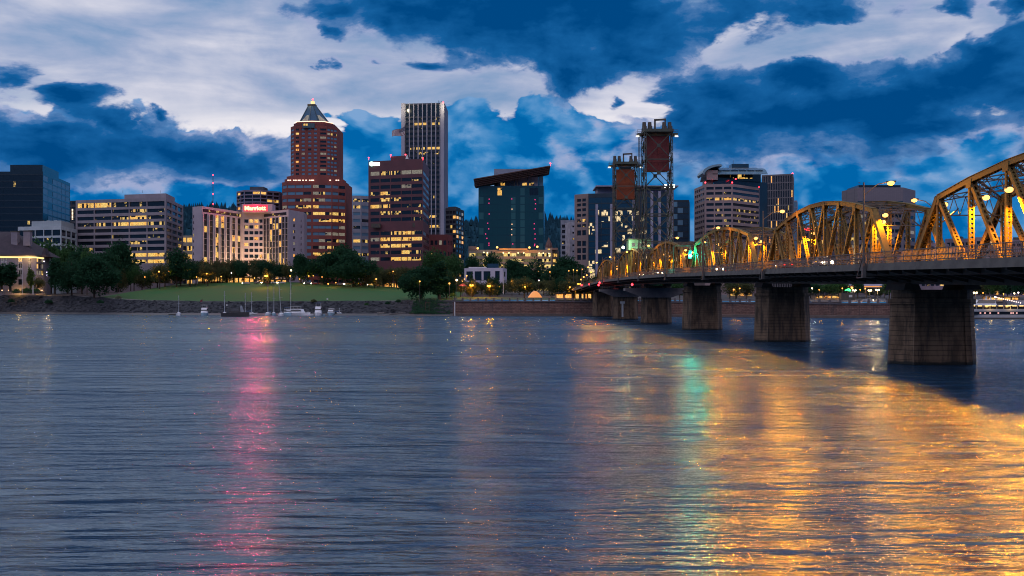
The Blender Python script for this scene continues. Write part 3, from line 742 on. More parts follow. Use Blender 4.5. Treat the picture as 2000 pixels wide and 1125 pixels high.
# lift towers
cw_red = surf('counterweight_red', (0.155, 0.026, 0.028), (0.11, 0.022, 0.026), .25, .8)
cw_orange = surf('counterweight_orange', (0.30, 0.065, 0.020), (0.22, 0.048, 0.018), .25, .8)
flood = glow('white_floodlight', (1.0, 0.95, 0.85), 1.6)
def lift_tower(d, sgn, cw_mat, cwz):
    cx = bx_(d); zb = dz(d) + .2; zt = 59.0 if sgn < 0 else 59.0
    hw = 4.05; d0 = d + 2.2 * -sgn; d1 = d0 + sgn * 7.5     # front legs at the lift-span end, back legs away from it
    T = MB(); T.box(cx - hw - .5, min(d0, d1) - .6, zt, cx + hw + .5, max(d0, d1) + .6, zt + .9)
    T.box(cx - hw - 2.2, (d0 + d1) / 2 - 2.2, zt - .5, cx - hw - .503, (d0 + d1) / 2 + 2.2, zt - .1); T.box(cx + hw + .503, (d0 + d1) / 2 - 2.2, zt - .5, cx + hw + 2.2, (d0 + d1) / 2 + 2.2, zt - .1)
    root = T.build('lift_tower', tower_steel, bridge)
    legs = {}
    for s in (-1, 1):
        for nm, dd in (('f', d0), ('b', d1)):
            m = MB(); ybase = dd if nm == 'f' else dd + sgn * 1.8
            a = Vector((cx + s * hw, ybase, zb - .5)); c = Vector((cx + s * hw, dd, zt)); legs[(s, nm)] = (a, c)
            for ox in (-.28, .28): m.bar(a + Vector((ox, 0, 0)), c + Vector((ox, 0, 0)), .12, .75, (0, 1, 0))
            n = 44
            for k in range(n):
                for yy in (-.36, .36):
                    p = a.lerp(c, k / n) + Vector((.28 * (1 if k % 2 else -1), yy, 0)); q = a.lerp(c, (k + 1) / n) + Vector((.28 * (-1 if k % 2 else 1), yy, 0)); m.bar(p, q, .1, .03, (0, 1, 0))
            m.build('tower_leg', tower_steel, root)
    def L(s, nm, u): a, c = legs[(s, nm)]; return a.lerp(c, u)
    NP = 5; m = MB()
    for face in (((-1, 'f'), (1, 'f')), ((-1, 'b'), (1, 'b')), ((-1, 'f'), (-1, 'b')), ((1, 'f'), (1, 'b'))):
        for k in range(NP):
            u0, u1 = .06 + .94 * k / NP, .06 + .94 * (k + 1) / NP
            A0, B0, A1, B1 = L(*face[0], u0), L(*face[1], u0), L(*face[0], u1), L(*face[1], u1)
            m.bar(A0, B0, .26, .34)
            for p, q in ((A0, B1), (B0, A1)): m.bar(p, q, .22, .3, (0, 1, 0) if face[0][1] == face[1][1] else (1, 0, 0))
            c = (A0 + B1) / 2; e = .55
            m.box(c.x - e, c.y - .2, c.z - e, c.x + e, c.y + .2, c.z + e)
    m.build('cross_bracing', tower_steel, root)
    ym = (d0 + d1) / 2
    # sheaves and the hoist frame on top
    for s in (-1, 1):
        for o in (-.95, .95):
            m = MB(); x = cx + s * 3.1 + o * .9
            m.tube((x, ym, zt + .9), (x, ym, zt + 3.6), .72, .56, 12); m.box(x - .5, ym - 2.6, zt + .91, x + .5, ym + 2.6, zt + 2.0)
            m.build('sheave', steel_dark, root)
    m = MB(); x0, x1 = (cx - .6, cx + 2.6) if sgn > 0 or True else (0, 0)
    m.bar((x0, ym, zt + .9), (x0, ym, zt + 4.2), .5, .5); m.bar((x1, ym, zt + .9), (x1, ym, zt + 4.2), .4, .4); m.bar((x0 - .25, ym, zt + 4.3), (x1 + .2, ym, zt + 4.5), .5, .55)
    m.build('hoist_frame', steel_dark, root)
    m = MB(); z0 = zt + .92
    for s in (-1, 1):
        for zz in (.55, 1.1): m.bar((cx - hw - 2.2, ym + s * 2.2, zt - .1 + zz), (cx + hw + 2.2, ym + s * 2.2, zt - .1 + zz), .07, .07)
        for k in range(11): x = cx - hw - 2.2 + k * (2 * hw + 4.4) / 10; m.bar((x, ym + s * 2.2, zt - .1), (x, ym + s * 2.2, zt + 1.0), .08, .08)
    m.build('platform_railing', steel_dark, root)
    m = MB(); m.box(cx - 3.4, ym - 2.0, cwz[0], cx + 3.4, ym + 2.0, cwz[1])
    for k in range(1, 4):
        z = cwz[0] + (cwz[1] - cwz[0]) * k / 4; m.box(cx - 3.46, ym - 2.06, z - .1, cx + 3.46, ym + 2.06, z + .1)
    for x in (-1.7, 0, 1.7): m.box(cx + x - .08, ym - 2.1, cwz[0] + .05, cx + x + .08, ym + 2.1, cwz[1] - .05)
    cw = m.build('counterweight', cw_mat, root); cw['label'] = 'dark red counterweight block' if sgn < 0 else 'orange counterweight block'
    m = MB(); m.box(cx - 2.3, ym - 1.5, cwz[1] + .01, cx + 2.3, ym + 1.5, zt - .8)
    for s in (-1, 1):
        for k in range(6): m.tube((cx + s * (1.6 + k * .28), ym, cwz[1]), (cx + s * (1.6 + k * .28), ym, zt + .9), .05, n=4)
        for k in range(5): m.tube((cx + s * (hw + .7 + k * .12), d0 - sgn * 1, dz(d) + 7), (cx + s * (hw + .7 + k * .12), d0 - sgn * .5, zt + .5), .045, n=4)
    m.build('hoist_cable', steel_dark, root)
    for k, (x, y, z) in enumerate([(cx - hw - 2.0, ym, zt - .8), (cx + hw + 2.0, ym, zt - .8)]):
        m = MB(); m.hexa([(x - .55, y - .5, z - .25), (x + .55, y - .5, z - .25), (x + .4, y + .5, z), (x - .4, y + .5, z)], [(x - .5, y - .4, z + .2), (x + .5, y - .4, z + .2), (x + .4, y + .4, z + .35), (x - .4, y + .4, z + .35)])
        m.build('floodlight', flood, root)
    # stair and access ladder on the left flank
    m = MB(); xl = cx - hw - .9
    for s in (-.25, .25): m.bar((xl + s, d0, zb), (xl + s, d0, zt), .06, .06)
    k = zb
    while k < zt: m.bar((xl - .25, d0, k), (xl + .25, d0, k), .05, .05); k += .6
    for z in (30, 42, 50): m.box(xl - .7, d0 - .7, z, xl + .7, d0 + .7, z + .08); m.bar((xl - .7, d0 - .7, z + 1), (xl + .7, d0 - .7, z + 1), .05); m.bar((xl - .7, d0 - .7, z), (xl - .7, d0 - .7, z + 1), .05)
    m.build('ladder', steel_dark, root)
lift_tower(320, -1, cw_red, (47.3, 58.0))
lift_tower(391, 1, cw_orange, (46.0, 57.2))
# machine house on the lift span
m = MB(); gm = surf('machine_house_green', (0.16, 0.30, 0.20), (0.11, 0.22, 0.15), .5, .7)
zh = dz(355) + 9.8; m.box(bx_(355) - 4.2, 351, zh, bx_(355) + 3.4, 359, zh + 3.6); mh = m.build('machine_house', gm, bridge)
m = MB(); m.box(bx_(355) - 4.6, 350.6, zh + 3.603, bx_(355) + 3.8, 359.4, zh + 3.9); m.build('roof', steel_dark, mh)
for x in (-3.2, -1.2, .8): 
    m = MB(); m.box(bx_(355) + x, 350.93, zh + 1.2, bx_(355) + x + 1.1, 350.99, zh + 2.5); m.build('window', GL['w'], mh)
m = MB(); m.ball((bx_(350) - 6.5, 349, zh + .8), .5); m.build('work_light', glow('pale_green_lamp', (0.75, 1.0, 0.62), 14.0), bridge)
lamp_light('work_light_bulb', (bx_(350) - 6.0, 348, zh + 1.6), (.75, 1.0, .6), 2500, .4)
# red navigation lights under the deck
redg = glow('red_signal_glow', (1.0, 0.02, 0.03), 14.0)
for (d, o, z) in ((320, -7.5, dz(320) - 2.3), (391, -9.9, dz(391) - .9), (440, -8.6, dz(440) - .2), (405, -8.7, dz(405) - 1.5), (470, -8.9, dz(470) + .6)):
    m = MB(); p = BP(o, d, z); m.ball(p, .36); m.build('navigation_light', redg, bridge)
lamp_light('navigation_light_bulb', BP(-9.2, 391, dz(391) - 1.5), (1, .03, .03), 500, .3)
# approach columns on the bank
for d in (485, 505, 525, 545):
    for o in (-6, 0, 6):
        m = MB(); p = BP(o, d, 0); m.box(p.x - .5, d - .5, ground_z(p.x, d) - 1, p.x + .5, d + .5, dz(d) - 2.1); m.build('approach_column', walk_m, bridge)

# ------------------------------------------------------------------ lamps on the bridge
AMB = (1.0, 0.31, 0.003)
amber_glow = glow('amber_lamp_glow', (1.0, 0.46, 0.10), 3.2)
pole_m = surf('lamp_pole_metal', (0.10, 0.10, 0.10), (0.07, 0.07, 0.07), .8, .5, .3)
def bridge_pole(d, side, label, power, group):
    z = dz(d); x = bx_(d) + side * (EDGE + .35); t = thing('street_lamp', (x, d, z - .6), label, 'street lamp', group)
    m = MB(); m.tube((x, d, z - 1.4), (x, d, z + 9.0), .15, .085, 8); m.build('pole', pole_m, t)
    m = MB(); m.bar((x, d, z - 1.35), (x - side * 1.2, d, z - 1.35), .12, .12); m.bar((x, d, z - 1.35), (x, d + 2.2, z - 1.35), .10, .10); m.bar((x, d, z + 1.2), (x, d + 2.2, z - 1.3), .09, .09)
    m.box(x - .2, d - .2, z - 1.4, x + .2, d + .2, z + .2); m.build('bracket', pole_m, t)
    m = MB(); P0 = Vector((x, d, z + 7.6)); P1 = Vector((x - side * 1.5, d, z + 8.8)); P2 = Vector((x - side * 2.5, d, z + 9.0))
    m.tube(P0, P1, .06, .055, 6); m.tube(P1, P2, .055, .05, 6); m.build('arm', pole_m, t)
    m = MB(); c = P2 + Vector((-side * .45, 0, -.02)); m.loft([[c + Vector((-.5 * (1 if side < 0 else 1), -.12, .02)), c + Vector((-.5, .12, .02)), c + Vector((-.5, .12, .16)), c + Vector((-.5, -.12, .16))], [c + Vector((.5, -.2, .02)), c + Vector((.5, .2, .02)), c + Vector((.5, .2, .2)), c + Vector((.5, -.2, .2))]])
    h = m.build('lamp_head', pole_m, t)
    m = MB(); m.ball(c + Vector((0, 0, -.06)), .40, 10, 6, .6); m.build('lamp_globe', amber_glow, t)
    lamp_light('lamp_bulb', c + Vector((0, 0, -.5)), AMB, 900, .25, t)
    l = bpy.data.lights.new('lamp_bulb', 'SPOT'); l.energy = power; l.color = AMB; l.spot_size = R(104); l.spot_blend = .5; l.shadow_soft_size = .25   # added spot, turned outward over the river to streak the water
    q = bpy.data.objects.new('lamp_bulb', l); COL.objects.link(q); q.parent = t; q.location = c + Vector((0, -.3, -.5)) - Vector(t['_b']); q.rotation_euler = (R(66), 0, R(180 - 34 * -side))
names = ['nearest tall street lamp on the left bridge railing, between the last two piers', 'second tall street lamp on the left bridge railing, in front of the second truss arch', 'third tall street lamp on the left railing, before the stone office',
         'fourth tall street lamp on the left railing, between glass tower and curved roof office', 'fifth tall street lamp on the left railing, just right of the tall lift tower', 'sixth street lamp on the left railing, between the two lift towers',
         'seventh street lamp on the left railing, beside the shorter lift tower', 'eighth street lamp on the left railing, left of the shorter lift tower', 'farthest street lamp on the left railing, over the sea wall']
for i, d in enumerate((111.5, 156, 203, 250, 297, 344, 391, 436, 470)):
    bridge_pole(d, -1, names[i], (27000, 22000, 16000, 3000, 2500, 2000, 2000, 2500, 3500)[i], 'tall street lamps along the left bridge railing')
bridge_pole(66, -1, 'street lamp on the left bridge railing just outside the right edge', 9000, 'tall street lamps along the left bridge railing')
for i, d in enumerate((92, 135, 180, 228, 275, 460)):
    bridge_pole(d, 1, 'street lamp on the far right railing seen through the trusses', 1500, 'street lamps on the far railing of the bridge')
k = 0
ords = ['nearest', 'second', 'third', 'fourth', 'fifth', 'farthest']
for i, (a, c) in enumerate(zip(bounds, bounds[1:])):
    for j, (u, s) in enumerate(((.12, -1), (.36, 1), (.62, -1), (.74, -1), (.87, -1)) if i == 0 else ((.12, -1), (.34, 1), (.58, -1), (.84, 1)) if i < 5 else ((.2, -1), (.6, 1))):
        d = a + (c - a) * u; z = dz(d) + 6.1; x = bx_(d) + s * (TW - .9) if (i, j) != (0, 2) else bx_(d) - 4.35
        t = thing('truss_lamp', (x, d, z), 'amber roadway lamp hung under the top bracing of the %s truss span' % ords[i], 'lamp', 'amber lamps hung inside the %s truss span' % ords[i])
        m = MB(); m.bar((x + s * .7, d, z + .25), (x - s * .1, d, z + .3), .07, .07); m.bar((x + s * .62, d, z + .25), (x + s * .62, d, z + 1.2), .06, .06); m.build('arm', pole_m, t)
        m = MB(); m.prism([(x - .42, d - .18), (x + .25, d - .18), (x + .25, d + .18), (x - .42, d + .18)], z + .1, z + .28, bottom=True); m.build('lamp_head', pole_m, t)
        m = MB(); m.ball((x - .08, d, z + .04), .38, 8, 5, .7); m.build('lamp_globe', amber_glow, t)
        l = bpy.data.lights.new('lamp_bulb', 'SPOT'); l.energy = (17000, 15000, 13000, 11000, 10000, 10000)[i]; l.color = AMB; l.spot_size = R(146); l.spot_blend = .35; l.shadow_soft_size = .2   # shaded from above, throws down over the roadway
        q = bpy.data.objects.new('lamp_bulb', l); COL.objects.link(q); q.parent = t; q.location = Vector((x - .08, d, z - .35)) - Vector(t['_b'])
        if i > 1: lamp_light('lamp_glow', (x - .08, d, z - .35), AMB, 500, .2, t)
l = bpy.data.lights.new('lamp_bulb', 'SPOT'); l.energy = 46000; l.color = AMB; l.spot_size = R(104); l.spot_blend = .5; l.shadow_soft_size = .25  # second spot added at the near truss lamp, aimed outward for its water streak
q = bpy.data.objects.new('lamp_bulb', l); COL.objects.link(q); q.location = (bx_(88) - 4.4, 87.7, dz(88) + 5.7); q.rotation_euler = (R(66), 0, R(146))
# green traffic signal
gs = BP(-4.6, 240, dz(240) + 4.6)
t = thing('traffic_signal', tuple(gs), 'traffic signal showing bright green over the left bridge lane', 'traffic light')
m = MB(); m.box(gs.x - .35, gs.y, gs.z - .9, gs.x + .35, gs.y + .4, gs.z + .9); m.bar((gs.x, gs.y + .2, gs.z + .9), (gs.x, gs.y + .2, gs.z + 2.0), .12); m.bar((gs.x, gs.y + .2, gs.z + 2.0), (gs.x - 4.0, gs.y + .2, gs.z + 2.0), .14); m.bar((gs.x - 3.9, gs.y + .2, gs.z + 2.0), (gs.x - 3.9, gs.y + .2, dz(240)), .2); m.build('signal_housing', steel_dark, t)
m = MB(); m.tube((gs.x, gs.y - .08, gs.z - .3), (gs.x, gs.y - .02, gs.z - .3), .42, n=14); m.build('green_lens', glow('green_signal_glow', (0.05, 1.0, 0.45), 25.0), t)
lamp_light('signal_bulb', (gs.x, gs.y - .8, gs.z - .3), (0.0, 1.0, 0.70), 3600, .35, t)
# small white clearance sign on the tower pier
t = thing('pier_gauge_board', (bx_(391) - 2.6, 387.6, 1), 'small white gauge board fixed to the first tower pier', 'sign')
m = MB(); x = px(1216, 387); m.box(x - .35, 387.3, 1.0, x + .35, 387.4, 6.0); m.build('board', white_metal, t)
m = MB(); m.box(x - .9, 387.2, 6.01, x + .9, 387.35, 6.9); m.build('header', white_metal, t)
# ------------------------------------------------------------------ buildings
class Building:
    """footprint listed left to right as seen from the river; faces carry openings cut in a wall with glass set back in them"""
    def __init__(s, name, label, cat='building', group=None, base=None):
        s.root = thing(name, base, label, cat, group); s.base = base
        s.wall = MB(); s.wins = []; s.rnd = random.Random(hash(label) % 1000 if False else sum(map(ord, label)))
    def face(s, A, B, z0, z1, us, zs, rows, rec=.45, glassoff=.35, mull=None):
        """us: (start, end) fractions of each opening along A->B; zs: (bottom, top) heights; rows: lit pattern strings, one per zs entry, top row first"""
        A = Vector((A[0], A[1], 0)); B = Vector((B[0], B[1], 0)); d = B - A; L = d.length; d.normalize(); n = Vector((d.y, -d.x, 0))
        P = lambda u, z, dep=0.0: A + d * (u * L) - n * dep + Vector((0, 0, z))
        zs = sorted(zs, key=lambda q: -q[0]); zc = z1
        for (za, zb) in zs:
            if zc - zb > .01: s.wall.face(P(0, zb), P(1, zb), P(1, zc), P(0, zc))
            zc = za
        if zc - z0 > .01: s.wall.face(P(0, z0), P(1, z0), P(1, zc), P(0, zc))
        for r, (za, zb) in enumerate(zs):
            pat = rows[r % len(rows)] if rows else '.'
            uc = 0.0
            for c, (ua, ub) in enumerate(us):
                if ua - uc > 1e-4: s.wall.face(P(uc, za), P(ua, za), P(ua, zb), P(uc, zb))
                s.wall.face(P(ua, za), P(ub, za), P(ub, za, rec), P(ua, za, rec)); s.wall.face(P(ua, zb, rec), P(ub, zb, rec), P(ub, zb), P(ua, zb))
                s.wall.face(P(ua, za, rec), P(ua, zb, rec), P(ua, zb), P(ua, za)); s.wall.face(P(ub, za), P(ub, zb), P(ub, zb, rec), P(ub, za, rec))
                if pat is not None:
                    k = pat[c % len(pat)]
                    s.wins.append(([P(ua, za, glassoff), P(ub, za, glassoff), P(ub, zb, glassoff), P(ua, zb, glassoff)], n, k))
                uc = ub
            if 1 - uc > 1e-4: s.wall.face(P(uc, za), P(1, za), P(1, zb), P(uc, zb))
    def plain(s, A, B, z0, z1): s.wall.face((A[0], A[1], z0), (B[0], B[1], z0), (B[0], B[1], z1), (A[0], A[1], z1))
    def roof(s, poly, z, parapet=.8): 
        s.wall.face(*[(p[0], p[1], z - parapet) for p in poly])
    def block(s, name, mat, poly, z0, z1, parent=None):
        m = MB(); m.prism(poly, z0, z1, bottom=True); return m.build(name, mat, parent or s.root)
    def finish(s, mat, mull=True):
        w = s.wall.build('wall', mat, s.root)
        s.wins.sort(key=lambda q: -((q[0][1] - q[0][0]).length * (q[0][2] - q[0][1]).length) * (abs(q[1].y) + .15) - (50 if q[2] != '.' else 0) * .02)
        groups = {}
        for i, (q, n, k) in enumerate(s.wins):
            b_ = n * -0.12
            if i < 96:
                m = MB(); Q = [p + b_ for p in q]
                m.v = [tuple(p) for p in q] + [tuple(p) for p in Q]; m.f = [(0, 1, 2, 3), (7, 6, 5, 4), (0, 4, 5, 1), (2, 6, 7, 3), (1, 5, 6, 2), (0, 3, 7, 4)]; m.mi = [0] * 6
                m.build('window', GL[k], s.root)
            else:
                m = groups.setdefault('all', (MB(), []))
                if k not in m[1]: m[1].append(k)
                m[0].cur = m[1].index(k); i0 = len(m[0].v)
                m[0].v += [tuple(p) for p in q] + [tuple(p + b_) for p in q]
                for f in ((0, 1, 2, 3), (7, 6, 5, 4), (0, 4, 5, 1), (2, 6, 7, 3), (1, 5, 6, 2), (0, 3, 7, 4)): m[0].f.append(tuple(i0 + x for x in f)); m[0].mi.append(m[0].cur)
        for m, ks in groups.values():
            o = m.build('window', [GL[k] for k in ks], s.root); o['kind'] = 'stuff'
        return w
def bays(n, pier=.05, edge=.02):
    w = (1 - 2 * edge) / n; return [(edge + w * i + w * pier, edge + w * (i + 1) - w * pier) for i in range(n)]
def floors(z0, z1, n, f0=.30, f1=.85):
    h = (z1 - z0) / n; return [(z0 + h * (i + f0), z0 + h * (i + f1)) for i in range(n)]
def rows_rand(nr, nc, seed, w='..........--+'):
    r = random.Random(seed); return [''.join(r.choice(w) for _ in range(nc)) for _ in range(nr)]
def foot(xa, da, xb, db, xc, dc):
    A = (px(xa, da), da); B = (px(xb, db), db); C = (px(xc, dc), dc); D = (A[0] + C[0] - B[0], A[1] + C[1] - B[1]); return A, B, C, D
def masses(b, mat, lst):
    for (nm, poly, z0, z1) in lst: b.block(nm, mat, poly, z0, z1)
def rect(x0, y0, x1, y1): return [(x0, y0), (x1, y0), (x1, y1), (x0, y1)]
def between(A, B, C, D, u0, u1, v0, v1):
    """sub-rectangle of a parallelogram roof: u along A->B, v along A->D"""
    A, B, D = Vector(A), Vector(B), Vector(D); e = B - A; f = D - A
    return [tuple(A + e * u + f * v) for u, v in ((u0, v0), (u1, v0), (u1, v1), (u0, v1))]
Z0 = 9.0
def zt(y, d): return pz(y, d)

# --- dark glass tower at the far left
A, B, C, D = foot(-90, 700, 84, 700, 137, 770)
b_ = Building('glass_tower', 'dark blue-black glass tower at the left edge with almost no lit windows', base=((A[0] + B[0]) / 2, 700, Z0))
top = zt(335, 700)
dk_glass = surf('black_curtain_wall', (0.008, 0.014, 0.022), (0.012, 0.02, 0.03), .05, .12, spec=.9)
bl_glass = surf('blue_curtain_wall', (0.02, 0.05, 0.08), (0.012, 0.035, 0.06), .03, .15, spec=.9)
zs = floors(Z0 + 4, top - 2, 18, .12, .92)
pat = ['.' * 9] * 18; pat[1] = '......-.-'[:9]; pat[8] = '.......o.'; pat[7] = '.......-.'; pat[10] = '..-......'
b_.face(A, B, Z0, top, bays(9, .015, .01), zs, pat, .12, .1)
b_.face(B, C, Z0, top, bays(6, .015, .01), zs, ['b.bbbb', 'bbbbbb'] * 3 + ['.bbbbb', 'obbbbb', '.bbbbb', 'obbbbb'] + ['bbbbbb'] * 8, .12, .1)
b_.plain(C, D, Z0, top); b_.plain(D, A, Z0, top); b_.roof([A, B, C, D], top)
m_pent = between(A, B, C, D, .62, .985, .03, .6)
b_.block('penthouse', dk_glass, m_pent, top - .7, zt(321, 700)); b_.finish(dk_glass)
m = MB()
for zz in zs: 
    e = 0.02; m.bar((A[0], A[1] - e, zz[1] + .2), (B[0], B[1] - e, zz[1] + .2), .06, .22)
m.build('floor_trim', surf('dark_trim', (0.02, 0.025, 0.035), (0.015, 0.02, 0.03), 1, .5), b_.root)
# --- dark slab behind
A, B, C, D = foot(120, 860, 149, 860, 160, 870)
b_ = Building('dark_slab_building', 'narrow dark building wedged between the glass tower and the banded office, lit stairwell', base=(A[0], 860, Z0))
top = zt(392, 860); b_.face(A, B, Z0, top, bays(3, .1, .04), floors(Z0, top, 18), rows_rand(18, 3, 3, '......-'), .3, .25); b_.plain(B, C, Z0, top); b_.plain(C, D, Z0, top); b_.plain(D, A, Z0, top); b_.roof([A, B, C, D], top)
m = MB()
for k in range(8): p = at(141.5, 409 + k * 2.7, 859.4); m.box(p.x - .5, p.y - .15, p.z - .35, p.x + .5, p.y, p.z + .35)
m.build('stairwell_light', glow('warm_white_small', (1, .75, .5), 2.0), b_.root); b_.finish(surf('slab_dark', (0.04, 0.045, 0.06), None, .2, .7))
# --- low white office
A, B, C, D = foot(35, 665, 119, 655, 150, 690)
b_ = Building('low_office', 'low white-framed office with a boxed rooftop plant room, below the dark glass tower', base=(A[0], 660, Z0))
white_c = surf('white_frame_concrete', (0.44, 0.50, 0.54), (0.36, 0.42, 0.46), .2, .8)
top = zt(442, 660); zs = [(top - 6.2, top - 2.4), (top - 11.2, top - 7.6), (top - 16.2, top - 12.6), (top - 21.2, top - 17.6)]
b_.face(A, B, Z0, top, bays(5, .04, .01), zs, ['.....', '...-.', '.....'], .5, .4); b_.face(B, C, Z0, top, bays(3, .07, .03), zs, ['...'], .5, .4)
b_.plain(C, D, Z0, top); b_.plain(D, A, Z0, top); b_.roof([A, B, C, D], top, .2)
b_.block('plant_room', surf('ribbed_plant_screen', (0.32, 0.37, 0.40), (0.28, 0.33, 0.36), .5, .7, stretch=(3, 3, .1)), between(A, B, C, D, .28, .97, .1, .9), top - .19, zt(431, 660))
for u in (.55, .72): b_.block('roof_vent', white_c, between(A, B, C, D, u, u + .07, .3, .5), zt(431, 660) + .003, zt(428.5, 660))
b_.finish(white_c)
# --- banded mauve office
A, B, C, D = foot(148, 690, 324, 672, 358, 730)
b_ = Building('banded_office', 'eight-storey mauve concrete office with long window bands, some glowing, behind the lawn', base=((A[0] + B[0]) / 2, 680, Z0))
top = zt(386, 672); ry = [397, 410.3, 423.2, 435.6, 448, 460.3, 472.5, 485, 497, 510]
zs = [(zt(y + (4.8 if i == 0 else 3.6), 672), zt(y - (4.6 if i == 0 else 3.4), 672)) for i, y in enumerate(ry)]
pat = ['##--.', '..-+-', '.-+#-', '-+##+', '.-..-', '..-.-', '...+.', '-..-.', '..###', '..#+#']
b_.face(A, B, Z0, top, bays(5, .022, .012), zs, pat, .9, .7)
b_.face(B, C, Z0, top, bays(3, .05, .04), zs, ['...', '...', '-..', '..-', '...', '..-', '..+', '-..', '+..', '##.'], .9, .7)
b_.plain(C, D, Z0, top); b_.plain(D, A, Z0, top); b_.roof([A, B, C, D], top); b_.finish(concrete_mauve)
pp = between(A, B, C, D, .46, .93, .35, .85); b_.block('plant_room', concrete_mauve, pp, top - .79, zt(376.5, 690))
m = MB()
for x in (240, 278, 313): m.bar(at(x, 377, 700), at(x, 372, 700), .15)
m.build('antenna', steel_dark, b_.root)
# --- lit parking building behind
A, B, C, D = foot(352, 790, 377, 790, 390, 800)
b_ = Building('lit_garage', 'small garage with bright yellow open floors between the banded office and the hotel', base=(A[0], 790, Z0))
top = zt(460, 790); b_.face(A, B, Z0, top, bays(2, .08, .04), floors(Z0 + 2, top - 1, 7, .35, .9), ['##', '+#', '##', '#+'], .6, .5); b_.plain(B, C, Z0, top); b_.plain(C, D, Z0, top); b_.plain(D, A, Z0, top); b_.roof([A, B, C, D], top)
b_.finish(surf('garage_concrete', (0.3, 0.27, 0.22), (0.24, 0.22, 0.18), .3, .85))
# --- hotel with the red sign: concave plan, two wings and a recessed centre
d1, d2, d3 = 668, 712, 693
hz = 11.0; yl = 402.5
top = zt(402.5, d1)
P0 = (px(376, d1 + 6), d1 + 6); P1 = (px(394, d1), d1); P2 = (px(473, d2), d2); P3_ = (px(514, d2), d2); P4 = (px(563.5, d3), d3); P5 = (px(594, d3 + 22), d3 + 22)
b_ = Building('hotel', 'pale concave hotel with dark window strips and a glowing red rooftop name sign', 'hotel', base=((P2[0] + P3_[0]) / 2, 700, hz))
hn = 12; zr = floors(hz + 4.5, top - 4.6, hn, .16, .93); zr2 = floors(hz + 4.5, top - 4.6, hn, .015, .985); band = (top - 3.6, top - 1.6)
b_.face(P0, P1, hz, top, [(.06, .16)], [(a + .8, b2 - .6) for a, b2 in zr], ['.', '-', '.', '+', '.'], .3, .25)
us = []
for k in range(7): c = .055 + k * .138; us.append((c, c + .078))
r_ = random.Random(11)
hotel_l = [''.join(r_.choice('..........-o#') for _ in us) for _ in range(hn)]
hotel_l[0] = '..oo.-.'; hotel_l[1] = '..##...'; hotel_l[3] = '..#..oo'; hotel_l[5] = '..+..#.'; hotel_l[7] = '#......'
b_.face(P1, P2, hz, top, us, zr2, hotel_l, .5, .42)
rows_c = ['.oo-', '+.o.', '....', '.-o.', 'o...', '.-.-', '...o', '-...', '..o.', '.o+.', 'oo..', '-.+o']
b_.face(P2, P3_, hz, top, [(.10, .29), (.34, .53), (.58, .77), (.82, .97)], [(a + .55, b2 - .25) for a, b2 in zr], rows_c, .5, .42)
us = [(.015 + k * .122, .015 + k * .122 + .095) for k in range(8)]
hotel_r = ['..o-.o..', '...##...', '..o..o..', '..#.....', '.....o..', '..+.....', '.#...#..', '.##..##.', '..+.....', 'o#..o.o.', '-+..o...', '.#o.....']
b_.face(P3_, P4, hz, top, us, zr2, hotel_r, .5, .42)
b_.face(P4, P5, hz, top, [(.30, .42), (.78, .84)], [(a + .7, b2 - .5) for a, b2 in zr], ['o.', '..', '#.', '..', 'w.', '..', 'o.', '..', 'o.'], .4, .35)
back = [(P5[0] - 2, P5[1] + 20), (P0[0] + 2, P0[1] + 62)]
b_.plain(P5, back[0], hz, top); b_.plain(back[0], back[1], hz, top); b_.plain(back[1], P0, hz, top)
b_.roof([P0, P1, P2, P3_, P4, P5] + back, top)
hw_ = surf('hotel_wall', (0.40, 0.35, 0.40), (0.35, 0.30, 0.36), .1, .8); b_.finish(hw_)
m = MB()                                        # white piers between the dark strips
def along(A, B, u, out=0.0):
    A, B = Vector(A), Vector(B); d = (B - A); n = Vector((d.y, -d.x)).normalized(); p = A.lerp(B, u) + n * out; return p
for k in range(8):
    p = along(P1, P2, .025 + k * .138, .25); m.box(p.x - .28, p.y - .25, hz + 4, p.x + .28, p.y + .2, top - 5)
for k in range(9):
    p = along(P3_, P4, .004 + k * .122, .2); m.box(p.x - .12, p.y - .2, hz + 4, p.x + .12, p.y + .2, top - 5)
m.build('pier_strip', surf('pier_strip_white', (0.5, 0.45, 0.47), None, .2, .7), b_.root)
m = MB()
for (Q0, Q1, a, c) in ((P1, P2, .03, .97), (P3_, P4, .03, .92)):
    p, q = along(Q0, Q1, a, -.02), along(Q0, Q1, c, -.02); d_ = (q - p); n_ = Vector((d_.y, -d_.x)).normalized() * .08
    m.hexa([(p.x, p.y, band[0]), (q.x, q.y, band[0]), (q.x + n_.x, q.y + n_.y, band[0]), (p.x + n_.x, p.y + n_.y, band[0])][::-1], [(p.x, p.y, band[1]), (q.x, q.y, band[1]), (q.x + n_.x, q.y + n_.y, band[1]), (p.x + n_.x, p.y + n_.y, band[1])][::-1])
o = m.build('restaurant_window_band', GL['-'], b_.root)
